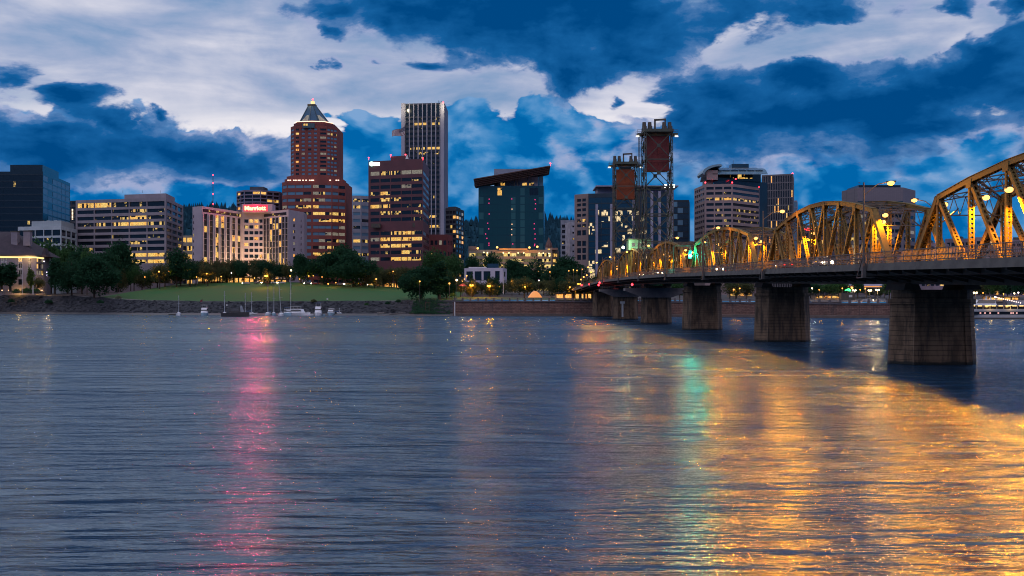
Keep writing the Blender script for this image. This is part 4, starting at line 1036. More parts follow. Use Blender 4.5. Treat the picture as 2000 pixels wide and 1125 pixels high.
# rooftop sign box and the lit name
sx0, sx1, sd = px(472, 706), px(532, 706), 706
m = MB(); m.box(sx0, sd, top - .7, sx1, sd + 9, zt(398.3, sd)); sb = m.build('sign_box', surf('sign_box_panel', (0.42, 0.30, 0.36), (0.38, 0.28, 0.33), .2, .7), b_.root)
def text_mesh(txt, name, mat, parent, cx, y, cz, width, height, extrude=.15, bold=0.0, shear=0.0, rx=90):
    cu = bpy.data.curves.new(name, 'FONT'); cu.body = txt; cu.align_x = 'CENTER'; cu.align_y = 'CENTER'; cu.extrude = extrude; cu.offset = bold; cu.shear = shear; cu.resolution_u = 3
    o = bpy.data.objects.new(name + '_tmp', cu); COL.objects.link(o); dg = bpy.context.evaluated_depsgraph_get(); me = bpy.data.meshes.new_from_object(o.evaluated_get(dg)); bpy.data.objects.remove(o)
    xs_ = [v.co.x for v in me.vertices]; ys_ = [v.co.y for v in me.vertices]; fx = width / (max(xs_) - min(xs_)); fy = height / (max(ys_) - min(ys_)); mx = (max(xs_) + min(xs_)) / 2; my = (max(ys_) + min(ys_)) / 2
    base = Vector(parent['_b'])
    for v in me.vertices: v.co = Vector((cx + (v.co.x - mx) * fx, y - v.co.z, cz + (v.co.y - my) * fy)) - base
    me.materials.clear(); me.materials.append(mat); ob = bpy.data.objects.new(name, me); COL.objects.link(ob); ob.parent = parent; ob['_b'] = tuple(base); return ob
text_mesh('Marriott', 'name_sign', glow('red_sign_letters', (1.0, 0.55, 0.22), 3.2), b_.root, px(499, sd), sd - .5, zt(406.6, sd), 14.6, 3.0, .2, .035)
m = MB(); m.box(px(476, sd), sd - .16, zt(412.6, sd), px(523, sd), sd - .06, zt(400, sd)); m.build('sign_back_glow', glow('red_sign_panel', (1.0, 0.012, 0.05), 1.3), b_.root)
for x in (484, 499, 514):
    o = lamp_light('sign_light', (px(x, sd), sd - 1.0, zt(407, sd)), (1.0, 0.03, 0.12), 90000, 1.2, b_.root)
    l = bpy.data.lights.new('sign_light', 'SPOT'); l.energy = 22000; l.color = (1.0, 0.05, 0.16); l.spot_size = R(100); l.spot_blend = 0.6; l.shadow_soft_size = 1.2
    o.data = l; o.rotation_euler = (R(78), 0, R(180))
lamp_light('sign_glow', (px(499, sd), sd - 2.0, zt(406, sd)), (1.0, 0.03, 0.12), 1500, 1.0, b_.root)
tx = text_mesh('Market', 'entrance_sign', glow('yellow_sign_letters', (0.9, 1.0, 0.35), 1.6), b_.root, px(507, 700), 699, zt(523.6, 699), 4.9, 1.3, .1, .02)
m = MB(); m.box(px(499, 700), 699.3, zt(526.5, 699), px(519, 700), 701.5, zt(520.8, 699)); m.box(px(470, 702), 702, hz - 1, px(525, 702), 711, zt(527, 702)); m.build('entrance_canopy', hw_, b_.root)
lamp_light('facade_uplight', (px(493, 696), 694, 30), (1.0, .60, .28), 42000, 1.0, b_.root)
lamp_light('facade_uplight', (px(425, 672), 666, 18), (1.0, .52, .20), 26000, 1.0, b_.root)
# --- apartment tower behind the hotel
dA = 800
pts = [(px(462, dA + 12), dA + 12), (px(477, dA), dA), (px(509, dA - 1), dA - 1), (px(534, dA + 8), dA + 8), (px(546, dA + 12), dA + 12)]
b_ = Building('apartment_tower', 'dark apartment tower with curved balcony bands rising behind the red hotel sign', base=(pts[1][0], dA, Z0))
top = zt(371, dA); zs = floors(Z0 + 10, top - 1, 26, .18, .88)
for i in range(4): b_.face(pts[i], pts[i + 1], Z0, top, bays((2, 2, 2, 1)[i], .03, .02), zs, (['o.', '..', '-.', '..', 'o-', '..'], ['.#', '..', '..', '-.'], ['o.', '..', '.#', '..'], ['.', '.', '#', '.'])[i], 1.2, 1.1)
bk = [(pts[4][0], dA + 35), (pts[0][0], dA + 35)]; b_.plain(pts[4], bk[0], Z0, top); b_.plain(bk[0], bk[1], Z0, top); b_.plain(bk[1], pts[0], Z0, top); b_.roof(pts + bk, top); b_.finish(surf('apartment_band', (0.20, 0.17, 0.24), (0.16, 0.14, 0.2), .2, .8))
b_.block('lift_house', surf('dark_penthouse', (0.07, 0.08, 0.10), None, .3, .8), rect(px(484, dA), dA + 6, px(511, dA), dA + 20), top - .79, zt(363, dA))
# --- brick tower with a pyramid roof
brick = surf('red_brick', (0.235, 0.062, 0.050), (0.18, 0.048, 0.042), .12, .85, stretch=(1, 1, .5))
brick_d = surf('dark_red_brick', (0.15, 0.042, 0.045), (0.12, 0.035, 0.038), .12, .85, stretch=(1, 1, .5))
dK = 790
def oct_(xl, xr, d, depth, ch=.10, chd=5.0):
    a, c = px(xl, d), px(xr, d); w = c - a
    return [(a, d + chd), (a + w * ch, d), (a + w * .5, d - 2.2), (a + w * (1 - ch * 1.9), d - .6), (c, d + chd * 1.5), (c, d + depth), (a, d + depth)]
b_ = Building('brick_tower', 'tall red brick tower stepping back to a blue glass pyramid roof with a lit spire', 'skyscraper', base=(px(610, dK), dK, Z0))
def brick_tier(xl, xr, ytop, z0, n, f0, f1, pats, nb, ch=.10, depth=40):
    pl = oct_(xl, xr, dK, depth, ch); z1 = zt(ytop, dK); zs = floors(z0, z1 - 1.5, n, f0, f1)
    for i in range(4): b_.face(pl[i], pl[i + 1], z0 - (0 if z0 > 20 else 0), z1, nb[i], zs, pats[i], .35, .3)
    b_.plain(pl[4], pl[5], z0, z1); b_.plain(pl[5], pl[6], z0, z1); b_.plain(pl[6], pl[0], z0, z1); b_.roof(pl, z1, .3)
    return z1
full = [(.02, .98)]
rr = random.Random(4)
lowL = ['.bbb', 'bbbb', 'bbwb', 'b+#+', 'bb-b', 'bbbb', 'bbbb', 'bbbb', 'bbbb', 'bbbb', 'bbbb', 'bbbb', 'bbbb', '++++', 'bbbb', 'bbbb']
lowR = ['w.b-', 'w+b.', '+wbb', '#bbb', '##++', 'b+##', 'bbbw', 'bbww', 'bw+w', '.w+-', '####', '-w..', '....', '----', '....', '....']
z1 = brick_tier(548, 672, 355, Z0, 17, .34, .78, (['b'] * 3 + ['w', 'b'] * 8, ['bbb', 'bb-', 'b-w', 'b+#', 'bb-'] + ['bbb'] * 14, [q[:3] for q in lowR] + ['...'] * 3, [q[2:] for q in lowR] + ['..'] * 3),
    ([(.04, .94)], bays(3, .02, .02), [(.06, .34), (.35, .66), (.67, .97)], bays(2, .04, .03)))
z2 = brick_tier(554, 664, 349, z1 - .3, 1, .2, .3, (None,) * 4, ([],) * 4) if False else z1
pl = oct_(553, 666, dK, 38); b_.block('setback', brick, pl, z1 - .29, zt(349, dK)); pl = oct_(557, 661, dK, 37); b_.block('setback', brick, pl, zt(349, dK) + .003, zt(343.5, dK))
for x in (563, 567, 574, 578, 583, 586, 592, 598, 605, 609, 612, 645, 657, 661):
    p = at(x, 352, dK - 3.6 if 570 < x < 640 else dK - 1.2); m = MB(); m.box(p.x - .55, p.y - .4, p.z - .45, p.x + .55, p.y, p.z + .35); m.build('setback_light', glow('setback_lamp', (1, .6, .45), 2.2), b_.root)
zu = zt(343.5, dK)
upL = [(.10, .9)]
z3 = brick_tier(565, 656, 246, zu - .3, 12, .30, .80, (['b'], ['.bb', 'obb', '.bb', '.bb', 'obb', 'ob.', '.wb', '.bb', 'obb', '.bb', '.bb', '.bb'], ['b.', 'b.', 'bw', 'b.'], ['bbb', 'w+-', 'bbb', 'bbb', 'bbw', 'bbb']),
    (upL, [(.10, .28), (.42, .60), (.78, .96)], [(.12, .34), (.55, .95)], [(.05, .31), (.37, .63), (.69, .95)]), depth=34)
b_.block('setback', brick_d, oct_(571, 650, dK, 32), z3 - .29, zt(240, dK)); b_.block('setback', brick_d, oct_(576, 645, dK, 30), zt(240, dK) + .003, zt(236.5, dK))
b_.finish(brick)
m = MB(); pl = oct_(573.5, 648, dK - .6, 31)
for i in range(4): m.bar((pl[i][0], pl[i][1] - 1, zt(238.4, dK)), (pl[i + 1][0], pl[i + 1][1] - 1, zt(238.4, dK)), .35, .5)
m.build('crown_light_line', glow('crown_line_light', (1, .62, .42), 2.2), b_.root)
m = MB(); m.box(px(592, dK), dK - 3.4, zt(251, dK), px(616, dK), dK - 2.2, zt(242, dK)); m.build('crown_panel', surf('crown_panel_teal', (0.05, 0.10, 0.13), None, 1, .5), b_.root)
for x in (594.5, 599): m = MB(); m.box(px(x, dK), dK - 3.5, zt(246.7, dK), px(x + 3.6, dK), dK - 3.403, zt(243, dK)); m.build('window', GL['#'], b_.root)
teal = surf('blue_metal_roof', (0.014, 0.085, 0.17), (0.010, 0.065, 0.13), .3, .6); yc = dK + 14
zb_, zc_ = zt(236.5, dK), zt(208.5, yc)
a0, a1, c0, c1 = px(584, dK), px(639.5, dK), px(603.5, yc), px(619, yc); hw2 = (a1 - a0) / 2; xm = (a0 + a1) / 2; hc = (c1 - c0) / 2; xc = (c0 + c1) / 2
m = MB(); m.hexa([(xm - hw2, yc - hw2, zb_ - .5), (xm + hw2, yc - hw2, zb_ - .5), (xm + hw2, yc + hw2, zb_ - .5), (xm - hw2, yc + hw2, zb_ - .5)], [(xc - hc, yc - hc, zc_), (xc + hc, yc - hc, zc_), (xc + hc, yc + hc, zc_), (xc - hc, yc + hc, zc_)])
rf = m.build('pyramid_roof', teal, b_.root)
m = MB()                                     # ribs of the glass roof and its bright lower panes
for s in (-1, -.33, .33, 1):
    m.bar((xm + s * hw2, yc - hw2 - .1, zb_), (xc + s * hc, yc - hc - .1, zc_), .5, .5)
m.build('roof_rib', surf('roof_rib_metal', (0.10, 0.14, 0.15), None, 1, .4, .4), rf)
for s in (-1, 1):
    m = MB(); q = lambda u, v: Vector((xm + (xc - xm) * v + u * (hw2 + (hc - hw2) * v), yc - (hw2 + (hc - hw2) * v) - .25, zb_ + (zc_ - zb_) * v))
    m.face(*([q(s * .42, .04), q(s * .9, .04), q(s * .62, .42), q(s * .42, .42)] if s > 0 else [q(-.9, .04), q(-.42, .04), q(-.42, .42), q(-.62, .42)]))
    o = m.build('lit_roof_pane', GL['w'], rf)
m = MB(); m.prism(rect(px(602, yc), yc - 3.2, px(617.5, yc), yc + 3.2), zc_, zc_ + 1.6, bottom=True); m.build('roof_collar', steel_dark, rf)
m = MB(); m.prism(rect(px(607.5, yc), yc - 1.4, px(614.5, yc), yc + 1.4), zc_ + 1.603, zc_ + 4.2, bottom=True); m.build('lantern', glow('lantern_light', (1, .82, .35), 1.0), rf)
m = MB(); m.tube((px(611, yc), yc, zc_ + 4.2), (px(611, yc), yc, zt(195, yc)), .45, .2); m.build('spire', white_metal, rf)
m = MB(); m.ball((px(611, yc), yc, zt(194, yc)), .7); m.build('beacon', redg, rf)
lamp_light('lantern_bulb', (px(611, yc) - 2.5, yc - 3.5, zc_ + 3), (1, .8, .3), 500, .5, b_.root)
# --- pale grid office and small things behind
A, B, C, D = foot(688, 800, 705, 800, 722, 806)
b_ = Building('pale_office', 'slim pale grey office with blue window bands left of the maroon tower', base=(A[0], 800, Z0)); top = zt(382, 800)
zs = floors(Z0 + 5, top - 1, 14, .3, .74); b_.face(A, B, Z0, top, [(.12, .92)], zs, ['+', '+', 'b', 'b', '-', 'b', '#', 'b'], .35, .3); b_.face(B, C, Z0, top, bays(1, .05, .06), zs, ['+', 'b', 'b', '-', 'b', 'b', '+', 'b'], .35, .3)
b_.plain(C, D, Z0, top); b_.plain(D, A, Z0, top); b_.roof([A, B, C, D], top); b_.finish(surf('pale_grey_panel', (0.30, 0.31, 0.37), (0.26, 0.27, 0.33), .3, .8))
A, B, C, D = foot(668, 1010, 691, 1010, 700, 1020)
b_ = Building('blue_block', 'distant blue glass block with a bright roof light, right of the brick tower', base=(A[0], 1010, Z0)); top = zt(426, 1010)
b_.face(A, B, Z0, top, bays(2, .04, .02), floors(Z0, top - 3, 24, .2, .8), rows_rand(24, 2, 4, '.bbbb-'), .3, .25); b_.plain(B, C, Z0, top); b_.plain(C, D, Z0, top); b_.plain(D, A, Z0, top); b_.roof([A, B, C, D], top); b_.finish(bl_glass)
b_.block('lit_penthouse', GL['w'], rect(px(672, 1012), 1012, px(683, 1012), 1018), top - .79, zt(421, 1012))
A, B, C, D = foot(670, 830, 684, 830, 692, 834)
b_ = Building('beige_block', 'plain pinkish low block between the brick tower and the pale office', base=(A[0], 830, Z0)); top = zt(454, 830)
b_.face(A, B, Z0, top, [(.3, .7)], floors(Z0, top - 8, 5, .4, .6), ['.', '-'], .3, .25); b_.plain(B, C, Z0, top); b_.plain(C, D, Z0, top); b_.plain(D, A, Z0, top); b_.roof([A, B, C, D], top); b_.finish(surf('pinkish_stucco', (0.36, 0.25, 0.25), None, .3, .85))
# --- maroon tower
A, B, C, D = foot(719.5, 730, 826, 716, 838.5, 772)
b_ = Building('maroon_tower', 'maroon office tower with rows of yellow windows, white corner sign and red roof beacons', 'skyscraper', base=((A[0] + B[0]) / 2, 722, Z0))
top = zt(310, 716); ys = [335.5, 349.5, 362.5, 375, 387.5, 400.5, 414, 427, 440, 454, 466, 479, 492, 505]
zs = [(zt(y + 3.3, 716), zt(y - (3.6 if i else 4.3), 716)) for i, y in enumerate(ys)]
pat = ['w++ww', '....-', '-..w.', '+#...', '.#+..', '##.--', '-++.+', '.--.+', None, '.-##+', 'w####', '.###-', '---#+', 'w.###']
us = [(.04, .205), (.225, .40), (.418, .60), (.612, .79), (.80, .985)]
b_.face(A, B, Z0, top, us, [z for z, p in zip(zs, pat) if p], [p for p in pat if p], .3, .24)
b_.face(B, C, Z0, top, [(.05, .5), (.52, .96)], [z for z, p in zip(zs, pat) if p], ['bb', 'bb', 'bb', 'bb', 'bb', '..', 'bb', '..', 'b.', '..', '..', '..', '..'], .3, .24)
maroon = surf('maroon_granite', (0.105, 0.034, 0.044), (0.085, 0.028, 0.037), .1, .6)
b_.plain(C, D, Z0, top); b_.plain(D, A, Z0, top); b_.roof([A, B, C, D], top); b_.finish(maroon)
b_.block('plant_room', maroon, between(A, B, C, D, .40, .73, .08, .5), top - .79, zt(303.5, 724))
m = MB()
for (x0, x1) in ((723, 741), (806, 824)): m.box(px(x0, 719), 724 - 6 * (x0 > 760), zt(443.5, 719), px(x1, 719), 727, zt(435.5, 719))
m.build('louvre', steel_dark, b_.root)
m = MB()
for (x, y, d) in ((720, 308, 731), (763, 302.5, 727), (792, 302, 726), (826, 308.5, 716)): p = at(x, y, d); m = MB(); m.tube((p.x, p.y, p.z - 1.5), (p.x, p.y, p.z), .15); m.ball(p, .45); m.build('roof_beacon', redg, b_.root)
sgn = glow('white_sign_light', (0.92, 1.0, 0.86), 3.0)
m = MB(); c_ = at(725.6, 320, 727.6); m.tube((c_.x, c_.y + .3, c_.z), (c_.x, c_.y - .15, c_.z), 1.65, n=18); m.build('sign_emblem', [glow('green_white_emblem', (0.55, 1.0, 0.80), 3.0)], b_.root)
for i in range(4): p = at(730.6 + i * 3.3, 320.4, 727.2); m = MB(); m.box(p.x - .52, p.y - .2, p.z - 1.05, p.x + .52, p.y + .1, p.z + 1.05); m.build('sign_letter', sgn, b_.root)
# flagpole and flag on its roof
fl = thing('flag', tuple(at(791, 303, 726)), 'large striped flag with a dark star field flying over the maroon tower', 'flag')
m = MB(); p = at(791.5, 303, 726); q = at(791.5, 244, 726); m.tube(p, q, .22, .12); m.build('flagpole', steel_dark, fl)
def flag_pt(u, v):      # u: 0 hoist..1 fly, v: 0 top..1 bottom
    x = 791 - u * 25.5; y = 246 + u * 11 + v * (16.5 - u * 5.5) + 1.6 * math.sin(u * 5.5) ; return at(x, y, 726 + 1.2 * math.sin(u * 7)) 
fm = [surf('flag_red', (0.20, 0.03, 0.045), None, 1, .8), surf('flag_white', (0.75, 0.72, 0.72), (0.65, 0.62, 0.62), 1, .8), surf('flag_blue', (0.03, 0.035, 0.10), None, 1, .8)]
m = MB()
for r in range(13):
    for k in range(14):
        m.cur = 2 if (r < 7 and k < 6) else (0 if r % 2 == 0 else 1)
        if (r < 7 and k < 6) and r in (1, 3, 5) and k % 2 and False: m.cur = 1
        m.face(flag_pt(k / 14, (r + 1) / 13), flag_pt((k + 1) / 14, (r + 1) / 13), flag_pt((k + 1) / 14, r / 13), flag_pt(k / 14, r / 13))
m.build('flag_cloth', fm, fl)
m = MB()
for r in range(5):
    for k in range(6): p = flag_pt((k + .5 + (r % 2) * .3) / 15, (r + .7) / 10.5); m.box(p.x - .12, p.y - .1, p.z - .12, p.x + .12, p.y - .02, p.z + .12)
m.build('stars', fm[1], fl)
m = MB(); p = at(795, 309.5, 722); m.tube((p.x, p.y, p.z - .5), (p.x, p.y, p.z + 2.6), 1.2, .2, 10)
o = thing('roof_dish', tuple(p), 'pale cone-shaped cover standing on the maroon tower roof', 'roof fixture'); m.build('cone', white_metal, o)
# --- white striped skyscraper
A, B, C, D = foot(784, 960, 867, 955, 874.5, 1000)
b_ = Building('striped_skyscraper', 'tallest skyscraper, dark glass with white vertical ribs and uplit white corners', 'skyscraper', base=((A[0] + B[0]) / 2, 958, Z0))
top = zt(201.5, 957); nf = 36; zs = floors(Z0 + 6, zt(228, 957), nf, .30, .80)
rp = random.Random(21); pat = [''.join(rp.choice('........-') for _ in range(8)) for _ in range(nf)]
def P_(i, s_): pat[i] = s_
P_(0, '.-.-..-+'); P_(1, '-++##+++'); P_(2, '.-.-....'); P_(6, '++++####'); P_(7, '..-+++++'); P_(8, '...-.+-.'); P_(9, '...-.--.'); P_(16, '.....+--'); P_(20, '.....##-'); P_(22, '....-###'); P_(24, '....-###'); P_(25, '...-..+#'); P_(27, '....+#+-')
x0 = .085; us = [(x0 + k * .1035 + .012, x0 + (k + 1) * .1035 - .012) for k in range(8)]
b_.face(A, B, Z0, top, us, [(zt(227, 957), top - 1.6)] + zs, ['........'] + pat, .5, .4)
b_.face(B, C, Z0, top, [(.2, .8)], [], None); b_.plain(C, D, Z0, top); b_.plain(D, A, Z0, top); b_.roof([A, B, C, D], top)
rib_m = surf('white_marble', (0.32, 0.32, 0.40), (0.27, 0.27, 0.35), .05, .6)
b_.finish(surf('dark_spandrel', (0.028, 0.034, 0.05), (0.02, 0.026, 0.04), .2, .4))
for k in range(9):
    p = along(A, B, x0 + k * .1035, .25); m = MB(); m.box(p.x - .42, p.y - .3, Z0, p.x + .42, p.y + .3, top + .2); m.build('rib', rib_m, b_.root)
for (u0, u1) in ((-.002, .07), (.93, 1.002)):
    p, q = along(A, B, u0, .4), along(A, B, u1, .4); m = MB(); m.hexa([(p.x, p.y, Z0), (q.x, q.y, Z0), (q.x, q.y + 1, Z0), (p.x, p.y + 1, Z0)], [(p.x, p.y, top + .4), (q.x, q.y, top + .4), (q.x, q.y + 1, top + .4), (p.x, p.y + 1, top + .4)]); m.build('corner_column', rib_m, b_.root)
p = along(B, C, .5, .3); m = MB(); m.hexa([(B[0] + .3, B[1], Z0), (C[0] + .3, C[1], Z0), (C[0] - .5, C[1], Z0), (B[0] - .5, B[1], Z0)], [(B[0] + .3, B[1], top + .4), (C[0] + .3, C[1], top + .4), (C[0] - .5, C[1], top + .4), (B[0] - .5, B[1], top + .4)]); m.build('side_wall', surf('marble_side', (0.2, 0.2, 0.26), None, .1, .7), b_.root)
for x in (786, 869.5): lamp_light('corner_uplight', (px(x, 948), 947, top - 4), (1, .86, .55), 7000, .8, b_.root)
m = MB()
for (x, y) in ((857, 196), (862, 197), (866, 198)): m.bar(at(x, 202, 970), at(x, y, 970), .3)
m.bar(at(856, 199, 970), at(868, 199.5, 970), .3); m.build('roof_frame', steel_dark, b_.root)
m = MB(); m.ball(at(865.5, 200.5, 955), .8); m.build('roof_beacon', redg, b_.root)
# --- low brick block and dark apartment tower
A, B, C, D = foot(838, 800, 874, 800, 884, 812)
b_ = Building('brick_block', 'low red brick block at the foot of the white striped skyscraper', base=(A[0], 800, Z0)); top = zt(458, 800)
b_.face(A, B, Z0, top, bays(4, .2, .03), floors(Z0 + 4, top - 2, 5, .3, .7), ['..w.', '-...', '.#.o', '....'], .3, .25); b_.face(B, C, Z0, top, bays(2, .2, .05), floors(Z0 + 4, top - 2, 5, .3, .7), ['..'], .3, .25); b_.plain(C, D, Z0, top); b_.plain(D, A, Z0, top); b_.roof([A, B, C, D], top); b_.finish(brick_d)
A, B, C, D = foot(870, 880, 891, 876, 906.5, 905)
b_ = Building('dark_apartment_tower', 'slim dark apartment tower with pinkish lit balconies right of the white striped skyscraper', base=(A[0], 880, Z0)); top = zt(406, 878)
zs = floors(Z0 + 6, top - 2, 17, .25, .85); b_.face(A, B, Z0, top, bays(3, .08, .03), zs, rows_rand(17, 3, 8, '....-o+'), .4, .35); b_.face(B, C, Z0, top, bays(3, .06, .03), zs, rows_rand(17, 3, 12, '..b-ow'), .4, .35)
b_.plain(C, D, Z0, top); b_.plain(D, A, Z0, top); b_.roof([A, B, C, D], top); b_.finish(surf('charcoal_panel', (0.03, 0.035, 0.045), None, .3, .6))
b_.block('penthouse', MATS['charcoal_panel'], between(A, B, C, D, .1, .8, .2, .8), top - .79, top + 1.6)
# --- courthouse with the tilted roof
dC = 850
A, B, C, D = foot(934.5, dC, 1062, dC, 1063.5, dC + 45)
b_ = Building('glass_courthouse', 'dark teal glass block with a big tilted brown roof plane and rows of red lights', base=((A[0] + B[0]) / 2, dC, Z0)); top = zt(363, dC)
tealg = surf('teal_curtain_wall', (0.010, 0.046, 0.062), (0.013, 0.055, 0.072), .04, .14, spec=.8)
GL['t'] = window_mat('teal_glass', 0.0, glass=(0.010, 0.055, 0.070), rough=.14); GL['T'] = window_mat('teal_glass_light', 0.0, glass=(0.025, 0.11, 0.125), rough=.2)
zs = floors(Z0 + 8, zt(384, dC), 12, .06, .94); us = bays(14, .025, .01); rr = random.Random(6)
b_.face(A, B, Z0, top, us, [(zt(381.5, dC), zt(367, dC))] + zs, ['tttt#ttttTt..t'] + ['TttttttTtTtttT' if k % 2 == 0 else 'tttttttTtTtttt' for k in range(12)], .10, .08)
b_.plain(B, C, Z0, top); b_.plain(C, D, Z0, top); b_.plain(D, A, Z0, top); b_.roof([A, B, C, D], top, .3); b_.finish(tealg)
mag = glow('magenta_stair_light', (1.0, 0.03, 0.22), 1.1); wrm = glow('warm_stair_light', (1.0, .55, .28), 1.4)
for (x, y, k) in [(955.5, 389, 0), (955, 397, 0), (955.5, 418, 0), (952.5, 436, 0), (954.5, 447, 0), (948.5, 457, 0), (951, 465.5, 0), (955, 475, 0), (955, 479, 0), (999.5, 388.5, 0), (1000, 408.5, 1), (1000, 438, 1), (999.5, 448, 1), (999.5, 458.5, 1), (1001.5, 476.5, 0), (1045, 390, 0), (1046, 398, 0), (1045.5, 408, 0), (1043.5, 437, 0), (1043.5, 447, 0), (1045, 457, 0), (1045, 466.5, 0), (1044.5, 477, 0), (1044, 480, 0)]:
    p = at(x, y, dC - .4); m = MB(); m.box(p.x - .38, p.y - .12, p.z - .42, p.x + .38, p.y, p.z + .42); m.build('stair_light', mag if k == 0 else wrm, b_.root)
# plant level and the tilted plane
b_.block('plant_screen', surf('grey_plant_screen', (0.20, 0.23, 0.30), (0.16, 0.19, 0.25), .3, .6), rect(px(965, dC + 18), dC + 18, px(1050, dC + 18), dC + 36), top - .29, zt(330, dC + 18))
b_.block('roof_room', surf('roof_room_white', (0.35, 0.34, 0.42), None, .3, .7), rect(px(972, dC + 8), dC + 8, px(1051, dC + 8), dC + 17.9), top - .29, zt(345, dC + 8))
b_.block('stair_tower', surf('pale_blue_panel', (0.12, 0.26, 0.36), None, .3, .6), rect(px(1052, dC + 10), dC + 10, px(1061, dC + 10), dC + 24), top - .29, zt(344, dC + 10))
for (x0, x1) in ((978, 986), (1020, 1029), (1034, 1043)): m = MB(); m.box(px(x0, dC + 8), dC + 7.9, zt(360, dC), px(x1, dC + 8), dC + 7.97, zt(355, dC)); m.build('window', GL['#'], b_.root)
m = MB()
for x in (988, 1011, 1030, 1037, 1005): m.bar((px(x, dC + 2), dC + 2, top), (px(x, dC + 2), dC + 2, zt(347 - (x - 988) * .1, dC)), .7, .7)
m.bar((px(988, dC + 2), dC + 2, top), (px(1005, dC + 2), dC + 2, zt(347, dC)), .4); m.bar((px(1005, dC + 2), dC + 2, top), (px(988, dC + 2), dC + 2, zt(347, dC)), .4); m.build('roof_column', steel_dark, b_.root)
m = MB(); a = at(925, 350, dC - 10); c = at(1075, 324, dC - 10); w_ = Vector((0, 30, 0))
m.hexa([a + Vector((1, 0, -.4)), c + Vector((-1.5, 0, -.4)), c + w_ + Vector((-1.5, 0, -4.2)), a + w_ + Vector((1, 0, -4.2))], [a, c, c + w_ + Vector((0, 0, -3.4)), a + w_ + Vector((0, 0, -3.4))])
b2m = surf('brown_soffit', (0.085, 0.045, 0.04), (0.06, 0.032, 0.03), .4, .7)
dep = zt(350, dC) - zt(361.5, dC)
for k in range(5):
    o_ = Vector((k * .45, k * 1.5, -dep * k / 4)); m.bar(a + o_, c + o_ + Vector((-k * 1.0, 0, 0)), .6, .75)
for k in range(30):
    u = k / 29; p = a.lerp(c, u); m.bar(p + Vector((0, .1, -.3)), p + Vector((1.8 - 5.2 * u * .8, 6, -dep)), .28, .3)
for k in range(4): o_ = Vector((.4, 1 + k * 1.5, -dep * (k + .5) / 4)); m.hexa([a + o_ + Vector((0, 0, -1.0)), c + o_ + Vector((-2, 0, -1.0)), c + o_ + Vector((-2, .3, -1.0)), a + o_ + Vector((0, .3, -1.0))], [a + o_ + Vector((0, 0, .9)), c + o_ + Vector((-2, 0, .9)), c + o_ + Vector((-2, .3, .9)), a + o_ + Vector((0, .3, .9))])
m.build('tilted_roof', b2m, b_.root)
m = MB(); m.ball(c + Vector((0, 1, 2.2)), .6); m.bar(c + Vector((0, 1, 0)), c + Vector((0, 1, 2)), .2); m.build('roof_beacon', redg, b_.root)
# --- lit parking garage in front of it
A, B, C, D = foot(915, 760, 1078, 760, 1092, 772)
b_ = Building('parking_garage', 'long low parking garage with yellow lamps glowing on its open floors', base=((A[0] + B[0]) / 2, 760, Z0)); top = zt(488, 760)
gc = MATS['garage_concrete']; zs = floors(Z0, top - 2.2, 8, .38, .95)
GL['g'] = window_mat('garage_dim_interior', 1.0, c1=(.30, .24, .08), c2=(.5, .42, .16), strength=.35); GL['G'] = window_mat('garage_lit_interior', .8, c1=(1, .62, .12), c2=(1, .78, .3), strength=1.1)
b_.face(A, B, Z0, top, bays(12, .03, .01), zs, ['GgGggGGgGgGG', 'ggGgggGGggGG', 'GgGgGgggGgGG', 'gGggGggGggGG'], 1.4, 1.3); b_.face(B, C, Z0, top, bays(1, .1, .05), zs, ['#'], 1.2, 1.1)
b_.plain(C, D, Z0, top); b_.plain(D, A, Z0, top); b_.roof([A, B, C, D], top, .9); b_.finish(gc)
for (x0, x1, y) in ((915, 930, 481), (1078, 1090, 484)): b_.block('stair_tower', surf('stair_tower_beige', (0.27, 0.19, 0.16), None, .3, .8), rect(px(x0, 759), 759.5, px(x1, 759), 766), top + .003, zt(y, 759))
m = MB()
for (x, y) in ((945, 493), (952, 493.5), (983, 494), (994, 494), (1012, 494), (1023, 494), (1053, 494.5), (1061, 494.5), (1072, 495), (1073, 500)): m.ball(at(x, y, 758.5), .5)
m.build('ceiling_lamps', glow('yellow_garage_lamp', (1, .78, .35), 3.0), b_.root)
m = MB()
for (x, y) in ((933, 485), (971, 483), (1034, 483.5), (1049.5, 482)): p = at(x, y, 757); m.tube((p.x, p.y, p.z), (p.x, p.y, top - .9), .12); 
m.build('roof_lamp_post', pole_m, b_.root)
for (x, y) in ((933, 485), (971, 483), (1034, 483.5), (1049.5, 482)): m = MB(); m.ball(at(x, y, 757), .8); m.build('roof_lamp', amber_glow, b_.root)
lamp_light('roof_lamp_bulb', at(985, 480, 756), AMB, 3500, .4, b_.root); lamp_light('roof_lamp_bulb', at(1034, 482, 753), AMB, 3500, .4, b_.root)
m = MB(); m.box(px(975, 759), 758.6, zt(487.4, 759), px(1030, 759), 758.9, zt(485.6, 759)); m.build('lit_fascia', glow('orange_fascia', (1, .30, .04), .9), b_.root)
